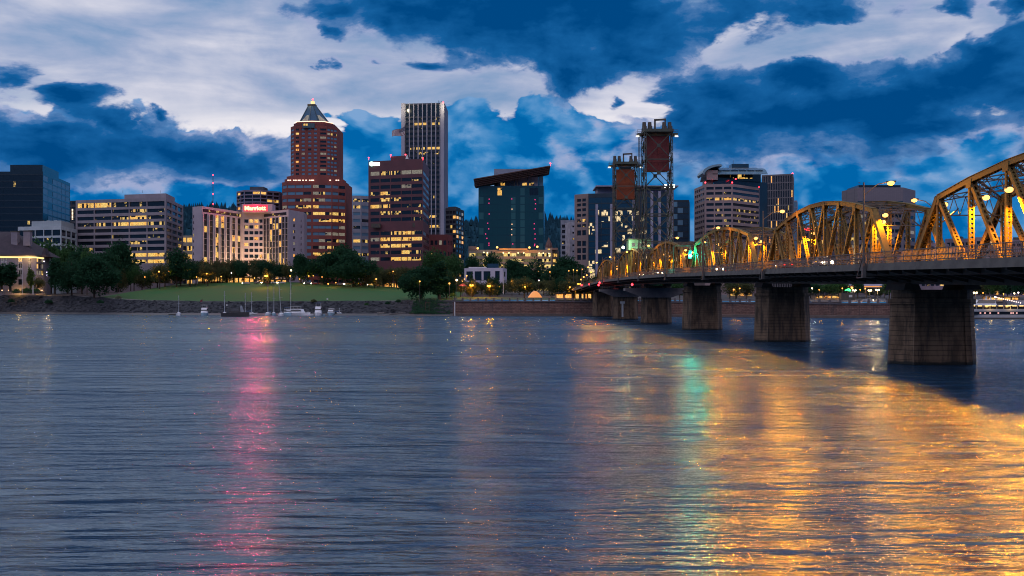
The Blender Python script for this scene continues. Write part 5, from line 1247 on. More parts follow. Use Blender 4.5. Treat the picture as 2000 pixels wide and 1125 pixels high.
# --- small lit cupola
o = thing('cupola', tuple(at(1072, 487, 800)), 'small lit pointed cupola right of the tilted-roof courthouse', 'cupola')
p = at(1072, 484, 800); m = MB(); m.prism(rect(p.x - 2.6, 798, p.x + 2.6, 803), p.z - 14, p.z, bottom=True); m.build('drum', surf('cupola_wall', (0.5, 0.42, 0.36), None, .5, .7), o)
m = MB(); n_ = 10; rings = []
for (r_, z) in ((2.9, 0), (2.7, 1.8), (1.9, 4.2), (.9, 6.2), (.25, 8.2)): rings.append([(p.x + r_ * math.cos(k * 6.283 / n_), 800.5 + r_ * math.sin(k * 6.283 / n_), p.z + z) for k in range(n_)])
m.loft(rings); m.build('dome', surf('cupola_roof', (0.14, 0.07, 0.06), None, .5, .6), o)
m = MB(); m.box(p.x - .9, 797.9, p.z - 4, p.x + .9, 797.98, p.z - .8); m.build('arched_window', GL['#'], o)
# --- white low building by the trees
A, B, C, D = foot(907, 612, 982, 604, 990, 625)
b_ = Building('white_pavilion_building', 'low white flat-roofed building among the trees below the parking garage', base=(A[0], 610, 10)); top = zt(523.5, 608)
b_.face(A, B, 10, top, [(.05, .22), (.27, .45), (.50, .68), (.80, .92)], [(top - 7.4, top - 1.9)], ['....'], .4, .3); b_.face(B, C, 10, top, [(.3, .7)], [(top - 5, top - 2)], ['.'], .3, .25)
b_.plain(C, D, 10, top); b_.plain(D, A, 10, top); b_.roof([A, B, C, D], top, .3); b_.finish(surf('white_render', (0.50, 0.46, 0.56), (0.44, 0.41, 0.5), .2, .8))
b_.block('skylight', bl_glass, rect(px(952, 616), 616, px(974, 616), 621), top - .2, zt(515, 616)); b_.block('roof_duct', white_metal, rect(px(915, 612), 614, px(950, 612), 617), top - .2, top + .8)
# --- narrow grey pair left of the blue glass office
A, B, C, D = foot(1095, 860, 1120, 860, 1126, 866)
b_ = Building('grey_frame_building', 'narrow grey framed office half hidden behind the white one left of the stone office', base=(A[0], 860, Z0)); top = zt(430, 860)
b_.face(A, B, Z0, top, bays(2, .12, .05), floors(Z0, top - 3, 14, .25, .85), rows_rand(14, 2, 5, '......-'), .4, .35); b_.plain(B, C, Z0, top); b_.plain(C, D, Z0, top); b_.plain(D, A, Z0, top); b_.roof([A, B, C, D], top); b_.finish(surf('grey_frame', (0.24, 0.27, 0.34), None, .3, .8))
A, B, C, D = foot(1104, 800, 1113, 790, 1124, 792)
b_ = Building('white_narrow_building', 'narrow white building with small square windows left of the stone office', base=(A[0], 795, Z0)); top = zt(434, 790)
b_.plain(A, B, Z0, top); b_.face(B, C, Z0, top, [(.45, .78)], floors(Z0, top - 1, 12, .4, .68), ['.', '.', '+', '.', '.', '.'], .3, .25); b_.plain(C, D, Z0, top); b_.plain(D, A, Z0, top); b_.roof([A, B, C, D], top); b_.finish(surf('white_narrow', (0.40, 0.42, 0.5), None, .3, .8))
# --- stone and blue glass office behind the lift towers
stone = surf('tan_stone', (0.27, 0.20, 0.19), (0.22, 0.165, 0.16), .15, .85)
dR = 720
A, B, C, D = foot(1122, dR + 8, 1150, dR, 1151, dR + 40); A2 = (A[0], A[1])
b_ = Building('stone_office', 'tan stone office joined to the wide blue glass block behind the lift towers', base=(A[0], dR, Z0)); top = zt(378, dR)
ysr = [390, 399, 409, 419.5, 430, 440, 454, 475, 489, 502]
zs = [(zt(y + 2.8, dR), zt(y - 2.8, dR)) for y in ysr[:6]] + [(zt(y + 5, dR), zt(y - 5, dR)) for y in ysr[6:]]
b_.face(A, B, Z0, top, [(.18, .46), (.54, .80)], zs, ['..', '..', '..', '..', '##', '-+', '..', '-.', '..', '..'], .6, .5); b_.plain(B, C, Z0, top); b_.plain(C, D, Z0, top); b_.plain(D, A, Z0, top); b_.roof([A, B, C, D], top); b_.finish(stone)
A, B, C, D = foot(1149, dR - 4, 1303, dR - 14, 1306, dR + 25)
b_ = Building('blue_glass_office', 'wide blue glass office with scattered lit floors behind the two lift towers', base=((A[0] + B[0]) / 2, dR - 8, Z0)); top = zt(377, dR - 8)
GL['B'] = window_mat('blue_glass_plain', 0.0, glass=(0.012, 0.045, 0.085), rough=.1); GL['L'] = window_mat('blue_glass_partly_lit', .35, glass=(0.012, 0.045, 0.085), c1=(1, .62, .22), c2=(1, .78, .42), strength=1.1)
zs = floors(Z0, top - 2.5, 16, .08, .92); rl = random.Random(31)
pat = [''.join(rl.choice('BBBLLB' if k > 1 else 'BBBB') for _ in range(12)) for k in range(16)]
pat[2] = 'BLLBLLLLBLLB'; pat[3] = 'BBLLLBLBLBLB'; pat[11] = 'LLBLLLBBBLLB'
b_.face(A, B, Z0, top, bays(12, .012, .005), zs, pat, .15, .12); b_.plain(B, C, Z0, top); b_.plain(C, D, Z0, top); b_.plain(D, A, Z0, top); b_.roof([A, B, C, D], top, .3); b_.finish(surf('blue_mullion', (0.012, 0.03, 0.05), None, .3, .4))
grey_p = surf('lavender_panel', (0.26, 0.26, 0.36), (0.22, 0.22, 0.3), .3, .7)
for x in (1165.5, 1194, 1238, 1273, 1288): p = at(x, 400, dR - 14 - (x - 1149) * .06); m = MB(); m.box(p.x - .8, p.y - 1.2, Z0, p.x + .8, p.y + 1, zt(403 if x < 1200 else 380, dR)); m.build('vertical_fin', grey_p, b_.root)
b_.block('penthouse', grey_p, rect(px(1166, dR + 6), dR + 2, px(1300, dR + 6), dR + 22), top - .29, zt(366, dR)); b_.block('roof_canopy', grey_p, rect(px(1163, dR), dR - 5, px(1323, dR), dR + 25), zt(366, dR) + .003, zt(363.6, dR))
b_.block('corner_tower', grey_p, rect(px(1303, dR - 14) + .05, dR - 13.5, px(1316, dR - 14), dR + 10), Z0, zt(362, dR - 14) - 2.6)
for i, ch in enumerate('PGE'):
    p = at(1296.5 + i * 7.2, 366.5, dR - 8); text_mesh(ch, 'roof_letter', sgn, b_.root, p.x, dR - 18, p.z, 2.0, 2.3, .1, .03)
m = MB(); m.box(px(1291, dR - 18), dR - 17.7, zt(371, dR - 18), px(1318, dR - 18), dR - 17.5, zt(362, dR - 18)); m.build('letter_panel', steel_dark, b_.root)
A, B, C, D = foot(1312, 800, 1345.5, 800, 1348, 830)
b_ = Building('teal_glass_block', 'smaller teal glass block standing between the lift tower and the curved-roof office', base=(A[0], 800, Z0)); top = zt(390.5, 800)
b_.face(A, B, Z0, top, bays(3, .02, .01), floors(Z0, top - 1, 16, .08, .92), ['bBB', 'BbB'] * 3 + ['BBB', 'BLL', 'BLL', 'LBL'] + ['BLB', 'BBB'] * 4, .12, .1); b_.plain(B, C, Z0, top); b_.plain(C, D, Z0, top); b_.plain(D, A, Z0, top); b_.roof([A, B, C, D], top); b_.finish(MATS['blue_mullion'])
# --- office with the curved roof
dT = 720
A = (px(1356, dT + 30), dT + 30); B = (px(1377, dT), dT); C = (px(1430.5, dT - 3), dT - 3); E = (px(1483.5, dT + 22), dT + 22); bk = [(px(1490, dT + 60), dT + 60), (px(1366, dT + 68), dT + 68)]
b_ = Building('curved_roof_office', 'tan banded stone office topped by a curved metal roof with skylights', base=(B[0], dT, Z0)); top = zt(360, dT)
ys = [368, 378, 389, 399.5, 410.5, 421, 431.5, 442.5, 453, 464]; zs = [(zt(y + 2.6, dT), zt(y - 2.6, dT)) for y in ys]
b_.face(A, B, Z0, top, bays(5, .06, .06), zs, ['...bb', '...b.', '..bbb'] + ['.....'] * 7, .6, .5)
b_.face(B, C, Z0, top, [(.05, .32), (.37, .64), (.69, .96)], zs, ['...', '.--', '+##', '...', '.--', '-++', '.--', '..-', '...', '...'], .6, .5)
b_.face(C, E, Z0, top, [(.02, .98)], zs, ['.', '.', '+', '.', '-', '-', '-', '.', '.', '.'], .6, .5)
b_.plain(E, bk[0], Z0, top); b_.plain(bk[0], bk[1], Z0, top); b_.plain(bk[1], A, Z0, top); b_.roof([A, B, C, E] + bk, top); b_.finish(surf('pink_tan_stone', (0.29, 0.215, 0.215), (0.25, 0.185, 0.19), .15, .85))
b_.block('left_shoulder', MATS['pink_tan_stone'], [(px(1372, dT + 25), dT + 25), (px(1392, dT + 8), dT + 8), (px(1394, dT + 50), dT + 50), (px(1374, dT + 55), dT + 55)], top - .79, zt(349, dT + 10))
blk = b_.block('glass_storeys', bl_glass, [(px(1394, dT + 10), dT + 10), (px(1499, dT + 24), dT + 24), (px(1499, dT + 60), dT + 60), (px(1397, dT + 60), dT + 60)], Z0, zt(352, dT + 10))
m = MB(); n = 14
for k in range(3):
    z = zt(347.5, dT); m.box(px(1397 + k, dT + 9), 0, 0, px(1397 + k, dT + 9) + .01, .01, .01) if False else None
sky_room = MB(); sky_room.prism([(px(1398, dT + 12), dT + 12), (px(1486, dT + 20), dT + 20), (px(1486, dT + 50), dT + 50), (px(1398, dT + 50), dT + 50)], zt(351.9, dT + 10), zt(334, dT + 12)); sky_room.build('top_room', dk_glass, b_.root)
for (x0, x1, k) in ((1427, 1433, '+'), (1441, 1455, '#'), (1456, 1470, '+')):
    m = MB(); yy = dT + 12 + (x0 - 1398) * .09 - .4; m.box(px(x0, yy), yy - .1, zt(349, yy), px(x1, yy), yy, zt(341, yy)); m.build('window', GL[k], b_.root)
# barrel roof: arc across, running left to right
m = MB(); na = 10; x0, x1 = px(1372, dT + 10), px(1498, dT + 18); ya, yb = dT + 4, dT + 52; z0_, z1_ = zt(337.5, dT), zt(323.5, dT + 10)
ring = lambda x, t_: [Vector((x, ya + (yb - ya) * k / na, z0_ + (z1_ - z0_) * math.sin(math.pi * (k / na)) ** .62 - t_)) for k in range(na + 1)]
def shell(xa, xb, t_=0.5):
    o, i = ring(xa, 0), ring(xb, 0); oi, ii = ring(xa, t_), ring(xb, t_)
    m.loft([o + oi[::-1], i + ii[::-1]])
shell(x0 + 6, x1 - 3, .6); rf = m.build('curved_roof', surf('curved_roof_metal', (0.22, 0.34, 0.40), (0.18, 0.29, 0.35), .4, .35, .5), b_.root)
m = MB()                                            # the arched gable at the left end and skylight panels
cx_ = px(1390, dT + 2); R0 = px(1408, dT) - px(1372, dT)
arc = [Vector((px(1372, dT + 2) + R0 * (1 - math.cos(k * math.pi / 2 / 8)), dT + 1.5, z0_ + (z1_ - z0_) * math.sin(k * math.pi / 2 / 8))) for k in range(9)]
m.loft([[a_ for a_ in arc] + [a_ + Vector((1.2, 0, -1.3)) for a_ in arc[::-1]], [a_ + Vector((0, 22, 0)) for a_ in arc] + [a_ + Vector((1.2, 22, -1.3)) for a_ in arc[::-1]]])
m.build('arched_gable', MATS['curved_roof_metal'], b_.root)
m = MB(); m.prism([(px(1380, dT + 4), dT + 4), (px(1402, dT + 4), dT + 4), (px(1402, dT + 22), dT + 22), (px(1380, dT + 22), dT + 22)], zt(350, dT), zt(331, dT)); m.build('gable_wall', MATS['pink_tan_stone'], b_.root)
for k in range(6):
    u0 = k / 6; xa = x0 + 8 + (x1 - x0 - 13) * u0; m = MB()
    f = lambda t_: (ya + (yb - ya) * t_, z0_ + (z1_ - z0_) * math.sin(math.pi * t_) ** .62 + .12)
    (y0, zz0), (y1, zz1) = f(.06), f(.34); m.hexa([(xa, y0, zz0), (xa + 5.2, y0, zz0), (xa + 3.6, y1, zz1), (xa - 1.6, y1, zz1)], [(xa, y0 - .2, zz0 + .25), (xa + 5.2, y0 - .2, zz0 + .25), (xa + 3.6, y1 - .2, zz1 + .25), (xa - 1.6, y1 - .2, zz1 + .25)]); m.build('skylight', dk_glass, rf)
b_.block('roof_plant', bl_glass, rect(px(1427, dT + 28), dT + 24, px(1460, dT + 28), dT + 34), z1_ - 1.5, zt(320, dT + 24))
m = MB(); m.bar(at(1432, 321, dT + 28), at(1432, 313, dT + 28), .2); m.build('antenna', steel_dark, b_.root)
for (x, y, d) in ((1377.5, 356.5, dT), (1430, 356.5, dT - 3), (1482, 365.5, dT + 22), (1392, 350, dT + 8), (1437, 349.5, dT + 9)): m = MB(); m.ball(at(x, y, d), .5); m.build('roof_beacon', redg, b_.root)
# --- dark gridded tower
A, B, C, D = foot(1488, 900, 1549, 890, 1551, 930)
b_ = Building('gridded_tower', 'dark tower of close vertical ribs right of the curved-roof office', base=(A[0], 895, Z0)); top = zt(340, 893)
zs = [(zt(463 - k * 15.4 + 0, 893) - 0 + .6, zt(463 - (k + 1) * 15.4, 893)) for k in range(8)]; zs = [z for z in zs if z[1] < top - 1] 
zs = floors(Z0 + 3, top - .8, 16, .05, .93); rg = random.Random(2); pat = [''.join(rg.choice('.' * 22 + '-o') for _ in range(18)) for _ in range(16)]
b_.face(A, B, Z0, top, bays(18, .19, .01), zs, pat, .8, .7); b_.plain(B, C, Z0, top); b_.plain(C, D, Z0, top); b_.plain(D, A, Z0, top); b_.roof([A, B, C, D], top); b_.finish(surf('ribbed_concrete', (0.15, 0.14, 0.155), (0.12, 0.115, 0.13), .2, .8))
m = MB(); m.ball(at(1548, 339, 891), .7); m.build('roof_beacon', redg, b_.root)
A, B, C, D = foot(1540, 950, 1557, 950, 1558, 975)
b_ = Building('blue_slab', 'thin light blue glass slab peeping out right of the ribbed tower', base=(A[0], 950, Z0)); top = zt(391.5, 950)
b_.face(A, B, Z0, top, bays(2, .04, .02), floors(Z0, top - 1, 16, .1, .9), ['bb', 'Bb'], .15, .1); b_.plain(B, C, Z0, top); b_.plain(C, D, Z0, top); b_.plain(D, A, Z0, top); b_.roof([A, B, C, D], top); b_.finish(grey_p)
# --- octagonal block behind the second truss
dV = 700
V = [(px(1644, dV + 25), dV + 25), (px(1675, dV), dV), (px(1764, dV), dV), (px(1788, dV + 20), dV + 20), (px(1788, dV + 50), dV + 50), (px(1650, dV + 60), dV + 60)]
b_ = Building('civic_block', 'big mauve panelled block with a windowless top rising behind the second truss span', base=(V[1][0], dV, Z0)); top = zt(366, dV)
zs = floors(Z0 + 2, zt(400, dV), 12, .3, .75)
for i, nb in ((0, 2), (1, 6), (2, 2)): b_.face(V[i], V[i + 1], Z0, top, bays(nb, .06, .03), zs, rows_rand(12, nb, 40 + i, '......-+w'), .4, .35)
for i in (3, 4, 5): b_.plain(V[i], V[(i + 1) % 6], Z0, top)
b_.roof(V, top, .3)
pm_, gg, bb = new_mat('mauve_panels'); geo = gg.n('ShaderNodeNewGeometry'); spx = gg.n('ShaderNodeSeparateXYZ'); gg.put(spx.inputs[0], geo.outputs['Position'])
brk = gg.n('ShaderNodeTexBrick'); brk.offset = 0; gg.put(brk.inputs['Vector'], gg.xyz(spx.outputs[0], spx.outputs[2], 0)); brk.inputs['Scale'].default_value = .35; brk.inputs['Mortar Size'].default_value = .012
brk.inputs['Color1'].default_value = (.17, .15, .18, 1); brk.inputs['Color2'].default_value = (.15, .135, .165, 1); brk.inputs['Mortar'].default_value = (.10, .09, .11, 1); gg.put(bb.inputs['Base Color'], brk.outputs[0]); bb.inputs['Roughness'].default_value = .7
b_.finish(pm_); b_.block('glass_band', bl_glass, [(V[1][0], dV - .1), (V[2][0], dV - .1), (V[2][0], dV), (V[1][0], dV)], zt(396, dV), zt(392.5, dV))
b_.block('roof_plant', dk_glass, rect(px(1675, dV + 8), dV + 6, px(1757, dV + 8), dV + 30), top - .29, zt(359.5, dV))
m = MB(); m.bar(at(1678, 360, dV + 6), at(1678, 356, dV + 6), .25); m.bar(at(1676, 357, dV + 6), at(1681, 356, dV + 6), .2); m.build('antenna', steel_dark, b_.root)
A, B, C, D = foot(1556, 640, 1645, 632, 1652, 660)
b_ = Building('dark_midrise', 'dark mid-rise with a few lit windows seen through the second truss span', base=(A[0], 636, Z0)); top = zt(447, 634)
zs = floors(Z0, top - 1.5, 9, .3, .8); b_.face(A, B, Z0, top, bays(8, .12, .02), zs, rows_rand(9, 8, 77, '......--+'), .4, .35); b_.face(B, C, Z0, top, bays(2, .1, .04), zs, ['..'], .4, .35); b_.plain(C, D, Z0, top); b_.plain(D, A, Z0, top); b_.roof([A, B, C, D], top); b_.finish(surf('dark_mauve_wall', (0.10, 0.085, 0.11), None, .2, .8))
m = MB()
for i, w in enumerate((3.0, 4.0, 3.0)): p = at(1571 + i * 7.0, 447, 631); m.box(p.x - w / 4, p.y, p.z - .6 - (i % 2) * .5, p.x + w / 4, p.y + .2, p.z + .6)
m.build('red_roof_sign', glow('red_roof_sign_light', (1, .03, .03), 3.0), b_.root)
GR = 'low rooftops seen through the near truss span'
for i, (xa, xb, y, d, lab, seed) in enumerate([(1788, 1846, 474, 640, 'low pale rooftop building seen behind the near end post of the bridge', 1), (1846, 1905, 466, 720, 'low block with a dark top floor seen through the near truss, left of centre', 2), (1905, 1962, 463, 700, 'low plain block seen through the near truss span', 3), (1962, 2030, 468, 660, 'low building at the right edge behind the near truss span', 4), (1690, 1792, 500, 600, 'low mauve building behind the railing below the big civic block', 5)]):
    A, B, C, D = foot(xa, d, xb, d - 4, xb + 8, d + 20)
    b_ = Building('low_rise', lab, base=(A[0], d, Z0), group=GR if i < 4 else None); top = zt(y, d - 2)
    zs = floors(Z0, top - 1, 6, .35, .75); b_.face(A, B, Z0, top, bays(6, .14, .03), zs, rows_rand(6, 6, seed, '.....--o'), .4, .35); b_.plain(B, C, Z0, top); b_.plain(C, D, Z0, top); b_.plain(D, A, Z0, top); b_.roof([A, B, C, D], top); b_.finish(surf('low_rise_wall_%d' % (i % 3), [(0.26, 0.2, 0.24), (0.2, 0.17, 0.22), (0.3, 0.24, 0.26)][i % 3], None, .2, .8))
    b_.block('roof_plant', steel_dark, between(A, B, C, D, .2, .5, .3, .7), top - .7, top + 2)
# --- steep-roofed hotel at the left edge
dH = 590
A = (px(-60, dH - 8), dH - 8); B = (px(70, dH), dH); C = (px(86, dH + 14), dH + 14); D = (px(-60, dH + 40), dH + 40)
b_ = Building('steep_roof_inn', 'grey inn with steep dark roof, chimneys and glowing eaves strip at the left edge', 'inn', base=(px(30, dH), dH, 10)); top = zt(499, dH)
zs = [(zt(511, dH), zt(503, dH)), (zt(524, dH), zt(514.5, dH)), (zt(536.5, dH), zt(528, dH)), (zt(556, dH), zt(545.5, dH))]
us = [(.48, .508), (.535, .558), (.735, .79), (.885, .925)]
b_.face(A, B, 9, top, [(.12, .16), (.24, .28), (.36, .40)] + us, zs, ['.....o-', '.......', '.......', '##.##.#'], .25, .2)
b_.face(B, C, 9, top, [(.10, .3), (.38, .60), (.70, .92)], zs, ['o.w', 'o.w', 'ww#', '###'], .25, .2); b_.plain(C, (D[0] + 50, D[1]), 9, top); b_.plain((D[0] + 50, D[1]), A, 9, top)
b_.finish(surf('grey_clapboard', (0.20, 0.19, 0.24), (0.17, 0.16, 0.2), .4, .8))
rfm = surf('inn_roof_shingle', (0.045, 0.032, 0.045), (0.03, 0.024, 0.034), .6, .9); e = 1.2
m = MB(); rz = zt(452, dH + 12); ea = [(A[0], A[1] - e), (B[0] + .8, B[1] - e), (C[0] + e, C[1]), (C[0] + e, C[1] + 20), (A[0], C[1] + 30)]
rg_ = [(A[0], dH + 14), (px(28, dH + 14), dH + 14)]
E_ = lambda p, z: (p[0], p[1], z)
m.face(E_(ea[0], top), E_(ea[1], top), E_(rg_[1], rz), E_(rg_[0], rz)); m.face(E_(ea[1], top), E_(ea[2], top), E_(rg_[1], rz)); m.face(E_(ea[2], top), E_(ea[3], top), E_(rg_[1], rz)); m.face(E_(ea[3], top), E_(ea[4], top), E_(rg_[0], rz), E_(rg_[1], rz)); m.face(*[E_(p, top - .02) for p in ea[::-1]])
m.build('roof', rfm, b_.root)
for (x0, x1, y0, y1) in ((23, 35, 453, 475), (47, 60, 452, 474)): m = MB(); m.box(px(x0, dH + 5), dH + 4, zt(y1 + 6, dH + 5), px(x1, dH + 5), dH + 7, zt(y0, dH + 5)); m.build('chimney', MATS['grey_clapboard'], b_.root); m = MB(); m.box(px(x0 - 1, dH + 5), dH + 3.7, zt(y0, dH + 5) + .003, px(x1 + 1, dH + 5), dH + 7.3, zt(y0, dH + 5) + .5); m.build('chimney_cap', steel_dark, b_.root)
m = MB(); m.hexa([(px(75, dH), dH + 3, top - .5), (px(86, dH), dH + 3, top - .5), (px(86, dH), dH + 9, top - .5), (px(75, dH), dH + 9, top - .5)], [(px(80, dH) - .1, dH + 4, zt(484, dH)), (px(80, dH) + .1, dH + 4, zt(484, dH)), (px(80, dH) + .1, dH + 8, zt(484, dH)), (px(80, dH) - .1, dH + 8, zt(484, dH))]); m.build('turret_roof', rfm, b_.root)
m = MB(); n_ = Vector((0, -.35, 0))
for (Q0, Q1) in ((A, B), (B, C)):
    m.bar((Q0[0], Q0[1] - .45, top - 1.1), (Q1[0] + .1, Q1[1] - .45, top - 1.1), .25, .8)
m.build('eaves_light_strip', glow('eaves_strip', (1, .72, .25), 1.6), b_.root)
m = MB()
for (ua, ub) in us:
    for (za, zb) in zs[:3]:
        p, q = along(A, B, ua, .06), along(A, B, ub, .06); 
        for z_ in (za - .2, zb + .2): m.bar((p.x - .2, p.y, z_), (q.x + .2, q.y, z_), .12, .25)
        for w_ in (p, q, (p + q) / 2): m.bar((w_.x, w_.y, za), (w_.x, w_.y, zb), .12, .18)
m.build('window_trim', white_metal, b_.root)
m = MB()
for z_ in (zt(513, dH), zt(526, dH)):
    p, q = along(B, C, .1, .3), along(B, C, .95, .3); m.bar((p.x, p.y, z_ - .5), (q.x, q.y, z_ - .5), .9, .2); m.bar((p.x, p.y, z_ + .5), (q.x, q.y, z_ + .5), .12, .1)
m.build('balcony', steel_dark, b_.root)
lamp_light('eaves_bulb', (px(60, dH), dH - 4, top - 1), (1, .55, .15), 1500, .5, b_.root); lamp_light('terrace_bulb', (px(84, dH) + 1, dH + 4, 13), (1, .5, .10), 2600, .5, b_.root); lamp_light('terrace_bulb', (px(44, dH), dH - 5, 12), (1, .5, .1), 1100, .5, b_.root)
# --- radio mast on the hill
o = thing('radio_mast', tuple(at(416, 415, 1700)), 'thin lattice radio mast with red lights on the hill behind the hotel', 'mast')
m = MB(); p = at(416, 425, 1700); q = at(416, 341, 1700)
for s in (-.8, .8): m.bar((p.x + s, p.y, p.z - 40), (q.x + s * .4, q.y, q.z), .35)
for k in range(40): z = p.z - 40 + (q.z - p.z + 40) * k / 40; m.bar((p.x - .8, p.y, z), (p.x + .8, p.y, z + 2.5), .25)
m.build('mast', steel_dark, o)
for y in (358, 378.5, 398, 342): m = MB(); m.ball(at(416, y, 1699), 1.0); m.build('mast_light', redg, o)
# ------------------------------------------------------------------ trees
def gz(x, y): return ground_z(x, y)
def tree_proto(seed, h, w, kind, leaf, n):
    """trunk with limbs and a crown of many small leaf clumps; built at the origin"""
    r = random.Random(seed); root = bpy.data.objects.new('tree', None); COL.objects.link(root); root['_b'] = (0, 0, 0)
    t = MB(); th = h * (.30 if kind != 'cone' else .12); t.tube((0, 0, -1.0), (0, 0, th), h * .028, h * .020, 7)
    lobes = []
    if kind == 'round':
        for k in range(13):
            a = r.uniform(0, 6.28); u = r.random() ** .5 * .62; z = r.uniform(.36, .80); rr = r.uniform(.20, .34) * (1.05 - abs(z - .55))
            lobes.append((w / 2 * u * math.cos(a), w / 2 * u * math.sin(a), h * z, w * rr, h * rr * .62))
        lobes.append((0, 0, h * .84, w * .22, h * .15)); lobes.append((0, 0, h * .58, w * .34, h * .26))
    elif kind == 'wide':
        for k in range(20):
            a = r.uniform(0, 6.28); u = r.random() ** .5 * .74; z = .22 + r.random() * .62 * (1 - u * .6); rr = r.uniform(.13, .24)
            lobes.append((w / 2 * u * math.cos(a), w / 2 * u * math.sin(a), h * z, w * rr, h * rr * .8))
        lobes.append((0, 0, h * .6, w * .3, h * .28))
    elif kind == 'tall':
        for k in range(12):
            z = .24 + .70 * k / 12; rr = (.5 - abs(z - .52) * .62); a = r.uniform(0, 6.28)
            lobes.append((w * .12 * math.cos(a), w * .12 * math.sin(a), h * z, w * rr * r.uniform(.75, 1.0), h * .10))
    else:
        for k in range(14):
            z = .12 + .86 * k / 14; rr = (1 - z) * .56 + .03; a = r.uniform(0, 6.28)
            lobes.append((w * .05 * math.cos(a), w * .05 * math.sin(a), h * z, w * rr, h * .055))
    for (lx, ly, lz, lr, lh) in lobes[:14]:
        t.tube((0, 0, th * .8), (lx * .7, ly * .7, lz - lh * .3), h * .010, h * .003, 5, False)
    t.tube((0, 0, th), (0, 0, h * .8), h * .019, h * .004, 6, False)
    tr = t.build('trunk', bark, root)
    m = MB(); s = max(.16, h * .026)
    tot = sum(l[3] ** 2 for l in lobes)
    for (lx, ly, lz, lr, lh) in lobes:
        for k in range(int(n * lr * lr / tot)):
            v = Vector((r.gauss(0, 1), r.gauss(0, 1), r.gauss(0, 1))).normalized() * (r.random() ** .33) 
            q = 1 + .22 * mnoise.noise(Vector((v.x * 2 + lx, v.y * 2 + ly, v.z * 2 + lz)))
            c = Vector((lx + v.x * lr * q, ly + v.y * lr * q, lz + v.z * lh * 1.25 * q)); 
            e1 = Vector((r.gauss(0, 1), r.gauss(0, 1), r.gauss(0, .6))).normalized(); e2 = e1.cross(Vector((r.gauss(0, 1), r.gauss(0, 1), r.gauss(0, 1)))).normalized()
            a = s * r.uniform(.6, 1.5); b = a * r.uniform(.5, .9)
            m.face(c - e1 * a, c - e2 * b, c + e1 * a * .8, c + e2 * b)
    m.build('crown', leaf, root)
    return root
PROTO = {}
def proto(key, *a):
    PROTO[key] = (tree_proto(*a), a[1], a[2]); remember(PROTO[key][0]); return PROTO[key]
proto('round_dark', 1, 12, 11, 'round', leaf_dark, 3600); proto('round_mid', 2, 11, 9.5, 'round', leaf_mid, 3000); proto('wide_dark', 3, 17, 19, 'wide', leaf_dark, 7000)
proto('tall_dark', 4, 15, 5.5, 'tall', leaf_dark, 2400); proto('cone', 5, 10, 5, 'cone', leaf_dark, 1800); proto('olive', 6, 9, 8, 'round', leaf_olive, 2600)
proto('fresh', 7, 9, 4.2, 'tall', leaf_fresh, 2200); proto('round_dark2', 8, 13, 12, 'wide', leaf_dark, 4200); proto('olive2', 9, 8, 7.5, 'wide', leaf_olive, 2400)
used = set(); rt = random.Random(99)
TNAME = {'round_dark': 'broadleaf_tree', 'round_mid': 'broadleaf_tree', 'wide_dark': 'broadleaf_tree', 'round_dark2': 'broadleaf_tree', 'tall_dark': 'columnar_tree', 'cone': 'conifer_tree', 'olive': 'street_tree', 'olive2': 'street_tree', 'fresh': 'columnar_tree'}
def tree(key, x_px, y_base, d, ytop, wpx, label, group=None):
    P, h, w = PROTO[key]; x = px(x_px, d); z = gz(x, d) if y_base is None else pz(y_base, d)
    H = max(2.5, pz(ytop, d) - z); Wd = wpx / 2000 * d
    o = P if key not in used else copy_tree(P); used.add(key)
    o.name = TNAME[key]; o.location = (x, d, z - .1); o.rotation_euler = (0, 0, rt.uniform(0, 6.28)); o.scale = (Wd / w, Wd / w, H / h)
    for k_ in ('label', 'group'):
        if k_ in o: del o[k_]
    tag(o, label, 'tree', group)
# a copy must be made from the untouched prototype record, so names of the first use are kept in KIDS
def keyfix():
    for k, (P, h, w) in PROTO.items(): KIDS[P.name] = [c for c in bpy.data.objects if c.parent is P]
_ct = copy_tree
def copy_tree(o, parent=None):
    c = o.copy(); COL.objects.link(c); c.parent = parent
    for ch in ([k for k in o.children] if parent is None else []): 
        cc = ch.copy(); COL.objects.link(cc); cc.parent = c
        for g2 in ch.children: g3 = g2.copy(); COL.objects.link(g3); g3.parent = cc
    return c
# big trees one can name
tree('wide_dark', 184, 577, 560, 492, 92, 'largest dark round tree on the left bank, leaning over the lawn edge')
tree('round_dark2', 140, 574, 570, 496, 62, 'dark broad tree just left of the largest tree on the left bank')
tree('tall_dark', 107, 570, 572, 503, 30, 'narrow dark tree right of the grey inn, with a lamp beside it')
tree('round_mid', 66, None, 640, 461, 60, 'green tree crown behind the grey inn chimneys')
tree('round_mid', 100, None, 645, 464, 66, 'green tree crown below the low white-framed office')
tree('round_mid', 132, None, 642, 468, 50, 'green tree crown touching the left corner of the banded office')
tree('round_dark', 160, None, 620, 480, 56, 'dark tree in front of the left end of the banded office')
tree('wide_dark', 230, None, 650, 461, 84, 'tall dark tree covering the middle of the banded office')
tree('round_mid', 170, None, 600, 478, 30, 'lighter green small tree top in front of the banded office')
tree('round_dark', 208, None, 610, 488, 60, 'dark tree between the largest left tree and the lawn lamp')
tree('tall_dark', 20, 566, 575, 512, 34, 'dark upright tree in front of the grey inn, right one of two')
tree('tall_dark', 3, 566, 577, 514, 34, 'dark upright tree in front of the grey inn at the very left edge')
tree('fresh', 60, 568, 574, 521, 17, 'narrow bright green tree lit by a lamp in front of the grey inn')
tree('olive', 74, 570, 586, 541, 30, 'small yellow-lit tree at the corner of the grey inn terrace')
tree('round_dark', 345, None, 632, 484, 52, 'dark tree left of the hotel, in front of the lit garage')
tree('round_dark', 372, None, 628, 505, 40, 'dark tree in front of the plain left end wall of the hotel')
